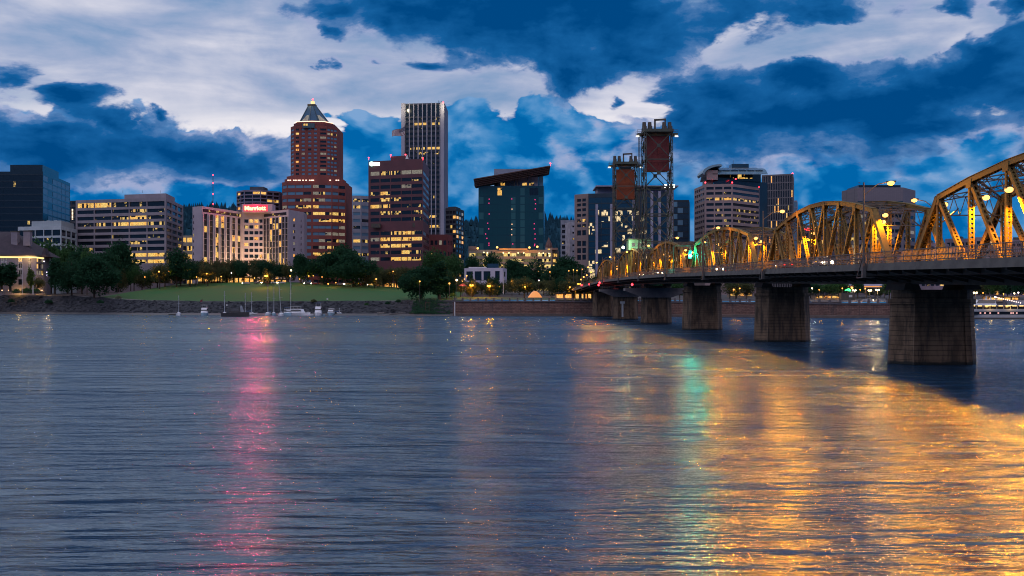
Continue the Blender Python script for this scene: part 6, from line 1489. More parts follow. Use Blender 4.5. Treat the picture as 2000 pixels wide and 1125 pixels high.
tree('wide_dark', 588, None, 630, 490, 50, 'dark tree at the right end of the hotel')
tree('wide_dark', 640, None, 622, 484, 76, 'big dark tree in front of the brick tower, left of two')
tree('wide_dark', 690, None, 612, 486, 88, 'big dark tree in front of the pale office, right of two')
tree('round_dark', 672, None, 690, 476, 70, 'dark tree crown rising between the brick tower and the maroon tower')
tree('wide_dark', 822, 586, 522, 512, 84, 'large dark tree on the lawn edge below the maroon tower')
tree('tall_dark', 858, 586, 520, 508, 44, 'tall dark tree beside the large one at the right end of the lawn')
tree('round_dark2', 872, 585, 530, 520, 46, 'dark tree beside the yellow-lit shrub at the left end of the sea wall')
tree('round_mid', 850, None, 680, 482, 60, 'green tree at the foot of the low red brick block')
tree('round_mid', 888, None, 660, 492, 48, 'green tree left of the parking garage')
tree('round_dark', 924, None, 700, 496, 40, 'dark tree in front of the left part of the parking garage')
tree('round_dark', 962, None, 690, 492, 44, 'dark tree in front of the middle of the parking garage')
tree('wide_dark', 1006, None, 640, 498, 60, 'dark round tree right of the low white building')
tree('round_dark2', 1046, None, 650, 497, 62, 'dark tree in front of the right part of the parking garage')
tree('wide_dark', 1108, None, 600, 492, 74, 'large dark tree left of the bridge end, below the stone office')
tree('round_dark', 1085, None, 580, 517, 60, 'dark tree below the parking garage, left of the bridge end')
tree('cone', 921, None, 560, 527, 22, 'pointed conifer at the left corner of the low white building')
tree('cone', 955, None, 560, 530, 22, 'pointed conifer in front of the low white building')
tree('cone', 972, None, 556, 534, 20, 'small pointed conifer at the right corner of the low white building')
tree('olive', 888, 580, 530, 541, 20, 'small yellow-lit tree next to the white lamp at the wall end')
G1 = 'small dark trees in a row between the lawn and the hotel'; L1 = 'small dark tree in the row between the lawn and the hotel'
for x in range(236, 580, 15):
    k = rt.choice(['olive', 'round_dark', 'olive2', 'round_mid' if x < 300 else 'round_dark'])
    tree(k, x + rt.uniform(-5, 5), None, rt.uniform(641, 652), rt.uniform(505, 520) + (8 if x < 330 else 0), rt.uniform(30, 46), L1, G1)
for x in range(392, 545, 17): tree('olive', x + rt.uniform(-4, 4), None, rt.uniform(650, 658), rt.uniform(500, 512), rt.uniform(34, 44), L1, G1)
G2 = 'small trees in a row below the maroon tower'; L2 = 'small dark tree in the row below the maroon tower, behind the lawn'
for x in range(722, 830, 14): tree(rt.choice(['olive', 'olive2', 'round_mid']), x + rt.uniform(-4, 4), None, rt.uniform(612, 640), rt.uniform(512, 526), rt.uniform(30, 42), L2, G2)
G3 = 'garden trees behind the brown sea wall'; L3 = 'low garden tree behind the brown sea wall, left of the bridge'
for x in (900, 925, 940, 962, 985, 1000, 1014, 1030, 1062, 1078, 1096, 1112, 1126): tree(rt.choice(['olive', 'olive2', 'round_dark', 'round_mid']), x, None, rt.uniform(530, 585), rt.uniform(532, 546), rt.uniform(28, 42), L3, G3)
G4 = 'waterfront trees seen under the bridge'; L4 = 'waterfront tree seen under the bridge deck between the piers'
for x in (1325, 1425, 1440, 1455, 1585, 1600, 1622, 1640, 1660, 1678, 1702, 1722, 1740): tree(rt.choice(['round_mid', 'olive', 'round_dark', 'olive2']), x + rt.uniform(-3, 3), None, rt.uniform(480, 520), rt.uniform(540, 556), rt.uniform(26, 40), L4, G4)
for x in (1880, 1900, 1922, 1945, 1968, 1990, 2015): tree(rt.choice(['round_mid', 'round_dark', 'olive']), x, None, rt.uniform(462, 500), rt.uniform(536, 552), rt.uniform(30, 44), 'waterfront tree behind the moored white cruise boat', 'waterfront trees behind the cruise boat')
for x in range(1140, 1330, 26): tree(rt.choice(['round_dark', 'olive']), x, None, rt.uniform(570, 600), rt.uniform(528, 542), 40, 'tree behind the far end of the bridge', 'trees behind the far end of the bridge')
for x, d, yt, w, lab in ((312, 621, 512, 34, 'small tree glowing orange around the bright lamp at the back of the lawn'), (406, 625, 515, 30, 'small tree glowing orange around its lamp before the left hotel wing'), (522, 609, 522, 28, 'small tree glowing orange around the twin lamp below the hotel sign'),
    (732, 603, 528, 26, 'small tree glowing orange around the lamp below the maroon tower'), (923, 543, 540, 28, 'small tree glowing orange behind the left twin garden lamp'), (957, 543, 541, 28, 'small tree glowing orange behind the right twin garden lamp'),
    (1024, 528, 540, 44, 'spreading tree glowing orange from the lamp inside it, behind the sea wall'), (1110, 523, 545, 34, 'spreading tree glowing orange beside the bridge end'), (1436, 481, 550, 30, 'tree glowing orange seen under the bridge between the third and fourth piers'), (240, 640, 520, 18, 'small tree glowing dull orange right of the largest left tree')):
    tree('olive2' if w < 30 else 'olive', x, None, d + 1.6, yt, w * 1.15, lab)
for k, (P, h, w) in PROTO.items():
    if k not in used: bpy.data.objects.remove(P)
# bushes on the bank
m0 = None
def bush(x_px, y, d, wpx, mat, label, group=None):
    r = random.Random(int(x_px)); x = px(x_px, d); z = pz(y, d); w = wpx / 2000 * d; m = MB()
    for k in range(420):
        v = Vector((r.gauss(0, 1), r.gauss(0, 1), abs(r.gauss(0, 1)))).normalized() * r.random() ** .4; c = Vector((x + v.x * w / 2, d + v.y * w / 2, z + v.z * w * .45)); e1 = Vector((r.gauss(0, 1), r.gauss(0, 1), r.gauss(0, 1))).normalized() * w * .055; e2 = e1.orthogonal() * .7
        m.face(c - e1, c - e2, c + e1, c + e2)
    tag(m.build('bush', mat), label, 'bush', group)
pale_leaf = leaf_mat('pale_foliage', (0.20, 0.22, 0.14), (0.12, 0.14, 0.09))
bush(231, 583, 542, 14, pale_leaf, 'pale flowering bush at the left corner of the lawn'); bush(716, 596, 500, 10, leaf_mid, 'green bush on the stone bank, leftmost of three below the lawn end'); bush(757, 594, 500, 12, leaf_dark, 'dark bush on the stone bank, middle one of three below the lawn end'); bush(778, 590, 503, 12, leaf_dark, 'dark bush on the stone bank, nearest the large dark tree')
bush(613, 590, 520, 13, leaf_olive, 'olive bush on the bank edge above the white cabin boats'); bush(884, 578, 515, 14, leaf_fresh, 'bright yellow-green lit shrub beside the white lamp at the wall end'); bush(22, 590, 575, 14, leaf_dark, 'dark weedy bush low on the bank below the grey inn'); bush(95, 592, 566, 16, leaf_dark, 'dark weedy bush on the bank below the narrow dark tree'); bush(196, 592, 545, 14, leaf_dark, 'dark weedy bush on the bank below the largest tree')
for i, (x, w) in enumerate(((52, 22), (32, 18), (70, 20))): bush(x, 572, 573, w, leaf_mid, 'clipped hedge shrub on the terrace before the grey inn', 'hedge shrubs before the grey inn')
# the dark ivy mound at the right end of the bank
m = MB(); r = random.Random(3)
for k in range(3500):
    u = r.uniform(0, 1); x = px(800 + 80 * u, 492); s_ = r.uniform(3, 24); y = shore(x) + s_; z = gz(x, y) + r.uniform(.1, 1.2) * math.sin(math.pi * min(1, u * 1.3 + .1)) ** .5; c = Vector((x, y, z)); e1 = Vector((r.gauss(0, 1), r.gauss(0, 1), r.gauss(0, .5))).normalized() * .3; e2 = e1.orthogonal() * .7
    m.face(c - e1, c - e2, c + e1, c + e2)
tag(m.build('ivy_cover', leaf_dark), 'dark ivy covering the slope at the left end of the sea wall', 'ivy', kind='stuff')

# ------------------------------------------------------------------ park and street lamps on the far bank
post_m = pole_m
warm_globe = glow('warm_white_lamp', (1.0, 0.74, 0.42), 6.0); amber_globe = glow('park_amber_lamp', (1.0, 0.42, 0.07), 2.8); pink_globe = glow('pinkish_white_lamp', (1.0, .72, .80), 5.0)
def park_lamp(x, y, d, label, power, col=AMB, g_=None, r_=.42, group=None, twin=False):
    p = at(x, y, d); z0 = gz(p.x, d); t = thing('park_lamp', (p.x, d, z0), label, 'lamp', group)
    m = MB(); m.tube((p.x, d, z0 - .3), (p.x, d, p.z - .3), .11, .07, 6); m.build('post', post_m, t)
    for s in ((-.6, .6) if twin else (0,)):
        m = MB(); m.ball((p.x + s, d, p.z), r_, 8, 6); m.build('lamp_globe', g_ or amber_globe, t)
        m = MB(); m.tube((p.x + s, d, p.z + r_ * .8), (p.x + s, d, p.z + r_ * 1.25), r_ * .8, .08, 8); m.build('lamp_cap', post_m, t)
    if twin: m = MB(); m.bar((p.x - .6, d, p.z - .45), (p.x + .6, d, p.z - .45), .08); m.build('crossarm', post_m, t)
    lamp_light('lamp_bulb', (p.x, d - .2, p.z - .1), col, power, .35, t)
WARM = (1.0, .78, .50)
lit_stall(206, 254, 540, 549, 656, 'dim lit shop front right of the largest left tree', k='o') if False else None
park_lamp(310.5, 530.5, 618, 'bright amber lamp glowing in a tree at the back of the lawn', 12000, r_=.5)
park_lamp(367.5, 529.5, 628, 'amber lamp left of the hotel, in front of its plain end wall', 2500)
park_lamp(404, 534.5, 622, 'amber lamp inside the tree row in front of the left hotel wing', 6000)
park_lamp(452, 533, 640, 'small pale lamp in the tree row before the hotel centre', 500, WARM, pink_globe, .3)
park_lamp(520, 539, 606, 'bright twin amber lamp between trees below the hotel entrance sign', 11000, r_=.5, twin=True)
park_lamp(568.5, 528, 600, 'tall white globe lamp near the right hotel corner, top one', 3500, WARM, warm_globe, .5)
park_lamp(566.8, 539, 598, 'amber lamp just below the tall white globe lamp by the hotel corner', 2000)
park_lamp(603, 539, 628, 'amber lamp right of the hotel among dark trunks', 1800, r_=.36); park_lamp(612, 538.5, 632, 'second amber lamp right of the hotel, close to the first', 900, r_=.3)
park_lamp(641, 554.5, 604, 'low bright amber lamp between the two big dark trees', 2500)
park_lamp(734.8, 545, 600, 'amber lamp lighting a small tree below the maroon tower', 6000, r_=.45)
park_lamp(819.8, 549.5, 508, 'amber lamp shining in front of the large dark tree on the lawn edge', 1800, r_=.36)
park_lamp(877.8, 553.5, 512, 'yellowish lamp right of the tall dark tree at the lawn end', 3000, (1, .55, .08), r_=.42)
park_lamp(892, 547, 508, 'white lamp on a post at the left end of the sea wall', 3500, WARM, warm_globe, .5)
park_lamp(911.5, 538.5, 570, 'amber lamp in front of the left corner of the low white building', 2500)
park_lamp(921, 557, 540, 'bright twin amber lamp in the garden, left one of two', 9000, r_=.45, twin=True)
park_lamp(955, 558.5, 540, 'bright twin amber lamp in the garden, right one of two', 9000, r_=.45, twin=True)
park_lamp(1025.5, 560, 525, 'amber lamp glowing through a tree behind the sea wall', 11000, r_=.45)
park_lamp(1052.5, 547.5, 560, 'small pinkish lamp among trees left of the bridge end', 400, WARM, pink_globe, .3)
park_lamp(1113, 561, 520, 'amber lamp in a tree left of the bridge end, upper one', 6000, r_=.42)
park_lamp(1124, 567, 510, 'amber lamp left of the bridge end, lower one', 6000, r_=.42)
park_lamp(1135, 546, 520, 'amber lamp at the far bridge approach, leftmost of its cluster', 1200, r_=.4); park_lamp(1131, 554.5, 515, 'amber twin lamp at the foot of the far bridge approach', 1500, r_=.36, twin=True)
park_lamp(1140, 541, 520, 'amber lamp above the cluster at the far bridge approach', 1200, r_=.42); park_lamp(1146, 537.5, 530, 'amber lamp right of the cluster at the far bridge approach', 1200, r_=.42); park_lamp(1154.5, 531.5, 530, 'highest amber lamp over the far bridge approach', 1500, r_=.45)
park_lamp(124.5, 541.5, 580, 'small amber lamp between the dark trees right of the grey inn', 1200, r_=.32)
park_lamp(86, 510.5, 590, 'pinkish lamp at the corner of the grey inn roof terrace', 700, (1, .7, .6), pink_globe, .34)
park_lamp(91.5, 532, 584, 'violet-white twin lamp right of the grey inn, upper one', 500, (.8, .7, 1), glow('violet_lamp', (.72, .62, 1.0), 5.0), .34, twin=False)
park_lamp(92, 537.5, 583, 'violet-white lamp right of the grey inn, lower one', 400, (.8, .7, 1), MATS['violet_lamp'], .3)
park_lamp(229, 533, 590, 'small pinkish lamp at the right side of the largest left tree', 300, WARM, pink_globe, .28)
park_lamp(1433, 565.5, 478, 'amber lamp seen under the bridge between the third and fourth piers', 5000, r_=.4)
park_lamp(1586, 563, 470, 'white lamp seen under the bridge, right of the fourth pier', 2500, WARM, warm_globe, .32)
park_lamp(1664, 562, 468, 'amber lamp seen under the bridge beside the green lit sign', 6000, r_=.55)
park_lamp(1668.5, 567, 460, 'twin pinkish-white lamp below the amber one under the bridge', 2500, (1, .6, .4), warm_globe, .36, twin=True)
park_lamp(1699, 567, 462, 'twin white lamp in the middle of the waterfront seen under the bridge', 4000, (1, .6, .25), warm_globe, .36, twin=True)
park_lamp(1714, 566, 458, 'twin white lamp on the waterfront, nearest the big white floodlight', 5000, (1, .6, .25), warm_globe, .38, twin=True)
park_lamp(1735.5, 557, 430, 'very bright white floodlight left of the nearest bridge pier', 25000, (1.0, .82, .60), warm_globe, .55)
park_lamp(1905, 571.5, 440, 'twin amber lamp just right of the nearest bridge pier', 2500, (1, .5, .15), warm_globe, .4, twin=True)
park_lamp(1944, 580, 426, 'pinkish amber lamp above the cruise boat roof', 1000, (1, .6, .35), pink_globe, .36); park_lamp(1981, 573, 436, 'white lamp above the cruise boat, left one of two', 1000, (1, .7, .3), warm_globe, .36); park_lamp(1989, 571.5, 436, 'white lamp above the cruise boat, right one of two', 1000, (1, .6, .4), pink_globe, .36)
for (x, y) in ((322, 528), (330, 530), (283, 541), (384, 541), (432, 540), (497, 543), (585, 545), (629, 541), (656, 552), (700, 553), (715, 531), (768, 530), (783, 548)): park_lamp(x, y, 628 if x < 600 else 612, 'small amber lamp among the trees behind the lawn', 700, r_=.32, group='small amber lamps behind the lawn')
for (x, y) in ((903, 549), (907, 545), (975, 560), (1000, 549), (1074, 531), (1090, 566), (1111, 529), (1120, 527), (1127, 528), (1137, 526)): park_lamp(x, y, 556, 'small amber lamp among the garden trees behind the sea wall', 700, r_=.30, group='small amber lamps behind the sea wall')
for (x, y) in ((1445, 563), (1600, 566), (1645, 563), (1680, 566), (1690, 563), (1920, 572), (1960, 574)): park_lamp(x, y, 456, 'small amber lamp on the waterfront seen past the bridge piers', 600, r_=.26, group='small amber lamps past the bridge piers')
o = thing('neon_sign', tuple(at(1656, 566, 472)), 'small bright green neon sign on the waterfront under the bridge', 'sign')
m = MB(); p = at(1656, 566, 472)
for a, c in (((-1.3, -.3), (-.3, .1)), ((-.3, .1), (.3, .5)), ((.3, .5), (1.3, -.2)), ((-.2, -.3), (1.2, -.5))): m.bar(p + Vector((a[0], 0, a[1])), p + Vector((c[0], 0, c[1])), .35, .35)
m.build('neon_tube', glow('green_neon', (.03, 1, .2), 4.0), o); m = MB(); m.bar(p + Vector((0, .3, -4)), p + Vector((0, .3, .3)), .2); m.build('support', steel_dark, o)

# street frontage glow, pavilions and stalls under the trees
def lit_stall(x0, x1, y0, y1, d, label, colr=(0.5, 0.3, 0.15), k='#', pts=3):
    a, c = px(x0, d), px(x1, d); z0, z1 = pz(y1, d), pz(y0, d); o = thing('shop_front', ((a + c) / 2, d, z0), label, 'building')
    m = MB(); m.prism(rect(a, d, c, d + 6), z0 - 2, z1, bottom=True); m.build('wall', surf('shop_wall', (0.25, 0.18, 0.13), None, .5, .8), o)
    n = max(1, int((c - a) / 3.2)); w = (c - a) / n
    for q in range(n):
        m = MB(); m.box(a + w * (q + .12), d - .1, z0 + .2, a + w * (q + .88), d - .003, z0 + (z1 - z0) * .82); m.build('window', GL[k if q % 2 == 0 else 'o'], o)
    m = MB(); m.box(a - .4, d - 1.2, z1 + .003, c + .4, d + 6.2, z1 + .3); m.build('roof', steel_dark, o)
lit_stall(258, 300, 537, 547, 658, 'yellow-lit shop front behind trees below the banded office')
lit_stall(303, 330, 538, 547, 652, 'small lit shop front right of the bright amber lawn lamp', k='o')
lit_stall(386, 440, 538, 550, 656, 'bright yellow ground floor behind trees below the left hotel wing')
lit_stall(445, 498, 541, 552, 660, 'row of orange-lit doorways below the hotel centre', k='o')
lit_stall(505, 560, 546, 553, 650, 'lit ground floor below the right hotel wing', k='o')
lit_stall(655, 716, 553, 561, 650, 'lit street front behind the big dark trees')
lit_stall(720, 780, 552, 562, 640, 'yellow-lit arcade below the maroon tower')
lit_stall(1085, 1118, 573, 583, 516, 'orange-lit pavilion behind the sea wall, left of the bridge end', k='o')
lit_stall(1122, 1185, 572, 584, 520, 'orange-lit wall under the far end of the bridge', k='o')
lit_stall(1425, 1470, 572, 578, 520, 'lit pavilion seen between the third and fourth bridge piers')
lit_stall(1592, 1640, 577, 583, 480, 'low lit stalls seen right of the fourth bridge pier')
lit_stall(1930, 1990, 580, 588, 438, 'orange-lit boat terminal behind the cruise boat', k='o')
o = thing('market_hall', tuple(at(1690, 560, 500)), 'long arched market roof with an orange lit edge seen under the bridge', 'building')
m = MB(); a, c = px(1640, 500), px(1728, 500); n_ = 8
m.loft([[(a, 500 + 12 * k / n_, pz(561, 500) + 3.0 * math.sin(math.pi * k / n_)) for k in range(n_ + 1)] + [(a, 500 + 12 * k / n_, pz(561, 500) - .3 + 3.0 * math.sin(math.pi * k / n_)) for k in range(n_, -1, -1)],
        [(c, 500 + 12 * k / n_, pz(561, 500) + 3.0 * math.sin(math.pi * k / n_)) for k in range(n_ + 1)] + [(c, 500 + 12 * k / n_, pz(561, 500) - .3 + 3.0 * math.sin(math.pi * k / n_)) for k in range(n_, -1, -1)]]); m.build('roof', grey_p, o)
m = MB(); m.bar((px(1655, 500), 499.8, pz(559.5, 500)), (px(1722, 500), 499.8, pz(559.5, 500)), .3, .5); m.build('lit_edge', glow('orange_edge_light', (1, .35, .05), .9), o)
for k in range(6): x = a + (c - a) * k / 5; m = MB(); m.bar((x, 500.5, gz(x, 500)), (x, 500.5, pz(560.5, 500)), .35); m.build('column', steel_dark, o)
o = thing('ticket_kiosk', tuple(at(1655, 584, 440)), 'dark kiosk with a small white notice standing on the sea wall', 'kiosk')
p = at(1655, 584, 440); m = MB(); m.box(px(1643, 440), 440, p.z - .5, px(1670, 440), 443, pz(572, 440)); m.build('wall', steel_dark, o); m = MB(); m.box(px(1658, 440), 439.9, pz(580.5, 440), px(1664.5, 440), 439.99, pz(576, 440)); m.build('notice', white_metal, o)
o = thing('iron_frame', tuple(at(1585, 584, 440)), 'dark open iron frame standing on the sea wall beside the fourth pier', 'frame')
m = MB()
for x in (1577, 1582, 1586, 1590): m.bar(at(x, 584, 440), at(x, 572.5, 440), .14)
m.bar(at(1577, 572.5, 440), at(1643, 572.5, 440), .14); m.bar(at(1590, 578, 440), at(1600, 572.5, 440), .1); m.build('frame', steel_dark, o)
# lit tent and red umbrella by the wall
o = thing('market_tent', tuple(at(1045, 580, 508)), 'orange-lit rounded tent behind the sea wall', 'tent')
p = at(1045, 581, 508); m = MB(); rings = [[(p.x + (3.6 - 3.4 * k / 4 if k else 3.6) * math.cos(q * .785), 508 + 3 * (1 - .22 * k) * math.sin(q * .785), p.z + 3.2 * math.sin(k * .39)) for q in range(8)] for k in range(5)]
m.loft(rings); m.build('canopy', glow('tent_glow', (1, .33, .03), .8), o)
o = thing('red_umbrella', tuple(at(904, 561, 512)), 'red café umbrellas glowing beside the white lamp at the wall end', 'umbrella')
p = at(904, 555, 512); m = MB(); m.tube((p.x, 512, p.z - .9), (p.x, 512, p.z + .4), 2.2, .1, 8); m.build('canopy', surf('red_canvas', (0.5, 0.07, 0.04), None, 1, .8), o); m = MB(); m.tube((p.x, 512, gz(p.x, 512)), (p.x, 512, p.z), .06); m.build('pole', steel_dark, o)
lamp_light('umbrella_bulb', (p.x, 511, p.z - 1.2), (1, .5, .2), 700, .2, o)
for i, (x, yt) in enumerate(((983, 531), )):
    o = thing('white_flagpole', tuple(at(x, 575, 520)), 'slim white pole standing right of the low white building', 'pole'); m = MB(); m.tube(at(x, 575, 520), at(x, yt, 520), .14, .08, 6); m.build('pole', white_metal, o); m = MB(); m.ball(at(x, yt, 520), .2); m.build('finial', white_metal, o)
for x, yt, lab in ((43.5, 520, 'slim pole before the grey inn, between its two dark trees and the bright green one'), (64.5, 558, 'short white post at the foot of the bright green tree')):
    o = thing('pole', tuple(at(x, 574, 570)), lab, 'pole'); m = MB(); m.tube(at(x, 575, 570), at(x, yt, 570), .13 if x < 50 else .3, .1 if x < 50 else .28, 6); m.build('shaft', white_metal, o); m = MB(); m.ball(at(x, yt, 570), .25); m.build('cap', white_metal, o)
# fence of the inn terrace
o = thing('terrace_fence', tuple(at(40, 573, 571)), 'low dark fence with small warm lights along the inn terrace', 'fence'); m = MB(); 
for k in range(27): m.bar(at(-2 + k * 3.5, 573.5, 571), at(-2 + k * 3.5, 569.5, 571), .12)
m.bar(at(-2, 569.5, 571), at(92, 569.5, 571), .14); m.bar(at(-2, 571.5, 571), at(92, 571.5, 571), .1); m.build('railing', steel_dark, o)
for x in (4, 17, 78, 82): m = MB(); m.ball(at(x, 567, 575), .3); m.build('fence_light', glow('fence_lamp', (1, .6, .3), 3.0), o)

# ------------------------------------------------------------------ cars
paints = [surf('car_paint_%s' % n, c, tuple(x * .85 for x in c), .5, .3) for n, c in (('silver', (.35, .35, .36)), ('dark', (.03, .03, .035)), ('red', (.25, .02, .02)), ('white', (.6, .6, .6)))]
head_g = glow('headlight_glow', (1.0, .80, .48), 30.0); tail_g = glow('taillight_glow', (1.0, .015, .01), 4.0); tyre_m = surf('tyre_rubber', (.02, .02, .02), None, 1, .9)
def make_car(paint):
    """4.5 m saloon facing -Y, built at the origin"""
    root = bpy.data.objects.new('parked_car', None); COL.objects.link(root); root['_b'] = (0, 0, 0)
    m = MB(); prof = [(-2.25, .35, .72), (-2.1, .32, .82), (-.95, .30, .95), (1.3, .30, 1.0), (2.1, .32, .95), (2.25, .38, .85)]
    m.loft([[(-.88 + (.06 if i in (0, 5) else 0), y, a), (.88 - (.06 if i in (0, 5) else 0), y, a), (.88 - .08, y, b), (-.88 + .08, y, b)] for i, (y, a, b) in enumerate(prof)]); body = m.build('body', paint, root, True)
    m = MB(); m.loft([[(-.74, -1.0, .95), (.74, -1.0, .95), (.74, -.99, .97), (-.74, -.99, .97)], [(-.74, -.2, .97), (.74, -.2, .97), (.60, -.2, 1.40), (-.60, -.2, 1.40)], [(-.74, .9, .98), (.74, .9, .98), (.60, .9, 1.42), (-.60, .9, 1.42)], [(-.74, 1.75, .98), (.74, 1.75, .98), (.70, 1.75, 1.0), (-.70, 1.75, 1.0)]]); m.build('cabin', GL['.'], root)
    m = MB(); m.box(-.6, -.2, 1.403, .6, .9, 1.44); m.build('roof', paint, root)
    for sx in (-1, 1):
        for y in (-1.4, 1.4):
            m = MB(); m.tube((sx * .90, y, .33), (sx * .72, y, .33), .33, n=14); w = m.build('wheel', tyre_m, root); m = MB(); m.tube((sx * .91, y, .33), (sx * .89, y, .33), .2, n=10); m.build('rim', white_metal, w)
        m = MB(); m.ball((sx * .62, -2.2, .68), .22, 8, 5); m.build('headlight', head_g, root)
        m = MB(); m.box(sx * .62 - .17, 2.22, .66, sx * .62 + .17, 2.29, .80); m.build('taillight', tail_g, root)
    return root
car0 = [make_car(p) for p in paints]; cu = set(); NM = ['silver', 'dark', 'red', 'white']
def place_car(i, x, y, z, rz, label, group=None, headpow=0):
    o = car0[i] if i not in cu else copy_tree(car0[i]); cu.add(i); o.name = 'car'; o.location = (x, y, z); o.rotation_euler = (0, 0, rz); tag(o, label, 'car', group)
    if headpow:
        d = Matrix.Rotation(rz, 3, 'Z') @ Vector((0, -1, 0)); l = bpy.data.lights.new('headlight_bulb', 'SPOT'); l.energy = headpow; l.color = (1, .78, .45); l.spot_size = R(110); l.spot_blend = .5; l.shadow_soft_size = .2
        q = bpy.data.objects.new('headlight_bulb', l); COL.objects.link(q); q.location = Vector((x, y, z + .7)) + d * 2.6; q.rotation_euler = (R(88), 0, rz + math.pi)
for i, (d, lab) in enumerate(((137, 'car with bright headlights on the left bridge lane, nearest the camera'), (205, 'car with bright headlights on the left lane in front of the third truss span'), (280, 'car with bright headlights on the left lane before the tall lift tower'), (316, 'farthest car with headlights on the left lane, between the lift towers'))):
    place_car((3, 0, 1, 0)[i], bx_(d) - 5.6, d, dz(d) + .01, R(0), lab, None, 2500)
place_car(2, bx_(158) - 5.0, 158, dz(158) + .01, R(180), 'red car showing its tail lights inside the second truss span, left lane')
place_car(1, bx_(236) + 1.7, 236, dz(236) + .01, R(180), 'dark car driving away inside the truss, right lane')
stx = [(484, 'o'), (507, 'h'), (523, 't'), (538, 'h'), (553, 't'), (604, 't'), (618, 't'), (668, 'h'), (700, 't'), (714, 'h')]
ordn = ['first', 'second', 'third', 'fourth', 'fifth', 'sixth', 'seventh', 'eighth', 'ninth', 'tenth']
for i, (x, k) in enumerate(stx):
    d = 632 - (x - 480) * .04; X = px(x, d); place_car(i % 4, X, d - 4, gz(X, d - 4) + .05, R(90 if k == 'h' else -90) + R(-18 if k == 'h' else -10 + 30), '%s car from the left on the street behind the lawn, %s' % (ordn[i], 'headlights towards the river' if k == 'h' else 'tail lights glowing red'), 'cars on the street behind the lawn')
for i, x in enumerate((1695, 1722)): 
    d = 446; X = px(x, d); place_car((3, 0)[i], X, d, gz(X, d) + .02, R(80), ['white car parked behind the sea wall under the bridge', 'silver car parked on the waterfront left of the white floodlight'][i])
for i, o in enumerate(car0):
    if i not in cu: pass

# ------------------------------------------------------------------ people on the waterfront (a few dark figures)
def person(x_px, y_px, d, label, mat, lean=0.0):
    p = at(x_px, y_px, d); z = gz(p.x, d); me = bpy.data.meshes.new('body'); 
    V = [(0, 0, .95), (0, 0, 1.2), (0, 0, 1.45), (0, 0, 1.55), (0, 0, 1.68), (.10, 0, .90), (.12, lean * .2, .5), (.13, -.02, .06), (-.10, 0, .90), (-.12, -lean * .2, .5), (-.13, .02, .06), (.20, 0, 1.42), (.27, .02, 1.12), (.25, -.12, .88), (-.20, 0, 1.42), (-.27, .02, 1.12), (-.25, -.1, .88)]
    E = [(0, 1), (1, 2), (2, 3), (3, 4), (0, 5), (5, 6), (6, 7), (0, 8), (8, 9), (9, 10), (2, 11), (11, 12), (12, 13), (2, 14), (14, 15), (15, 16)]
    me.from_pydata(V, E, []); me.materials.append(mat); o = bpy.data.objects.new('person', me); COL.objects.link(o); o.location = (p.x, d, z); sk = o.modifiers.new('skin', 'SKIN')
    rad = [.15, .14, .15, .06, .11, .09, .065, .05, .09, .065, .05, .06, .045, .035, .06, .045, .035]
    for v, r_ in zip(me.skin_vertices[0].data, rad): v.radius = (r_, r_)
    me.skin_vertices[0].data[0].use_root = True; o.modifiers.new('sub', 'SUBSURF').levels = 1
    tag(o, label, 'person')
cl = surf('dark_clothing', (.03, .03, .035), (.05, .045, .05), 2, .9)
person(1731, 586, 428, 'person in dark clothes standing left of the three beside the white floodlight', cl, .3); person(1734.5, 586, 429, 'person in dark clothes standing in the middle of three by the white floodlight', cl, .1); person(1738, 586, 428, 'person in dark clothes standing nearest the big pier, by the white floodlight', cl, .5)

# ------------------------------------------------------------------ boats
hull_w = surf('boat_hull_white', (.80, .82, .85), (.7, .72, .75), 1, .4); hull_b = surf('boat_hull_blue', (.34, .52, .62), (.27, .42, .52), 1, .4); hull_d = surf('boat_hull_dark', (.03, .03, .035), (.05, .045, .045), 1, .6)
canvas_b = surf('blue_boat_canvas', (.05, .13, .30), None, 1, .8); mast_m = surf('aluminium_mast', (.70, .73, .78), None, 1, .35, .5)
def hull(m, L, B, H, x, y, rz, z=0.0):
    rings = []
    for k in range(9):
        u = k / 8; w = B / 2 * (1 - max(0, (u - .45) / .55) ** 2.2) * (.86 + .14 * min(1, u * 4)); sheer = H * (1 + .28 * u ** 2); s = -L / 2 + L * u
        rings.append([(s, -w, z + sheer), (s, -w * .80, z - .05), (s, 0, z - .35 + .3 * max(0, u - .7)), (s, w * .80, z - .05), (s, w, z + sheer)])
    c, sn = math.cos(rz), math.sin(rz); T = lambda p: (x + p[0] * c - p[1] * sn, y + p[0] * sn + p[1] * c, p[2])
    m.loft([[T(p) for p in r_] for r_ in rings]); return T
def cabin(m, T, x0, x1, w0, w1, z0, z1, slope=.4):
    m.hexa([T((x0, -w0, z0)), T((x1, -w0, z0)), T((x1, w0, z0)), T((x0, w0, z0))], [T((x0 + .1, -w1, z1)), T((x1 - slope, -w1, z1)), T((x1 - slope, w1, z1)), T((x0 + .1, w1, z1))])
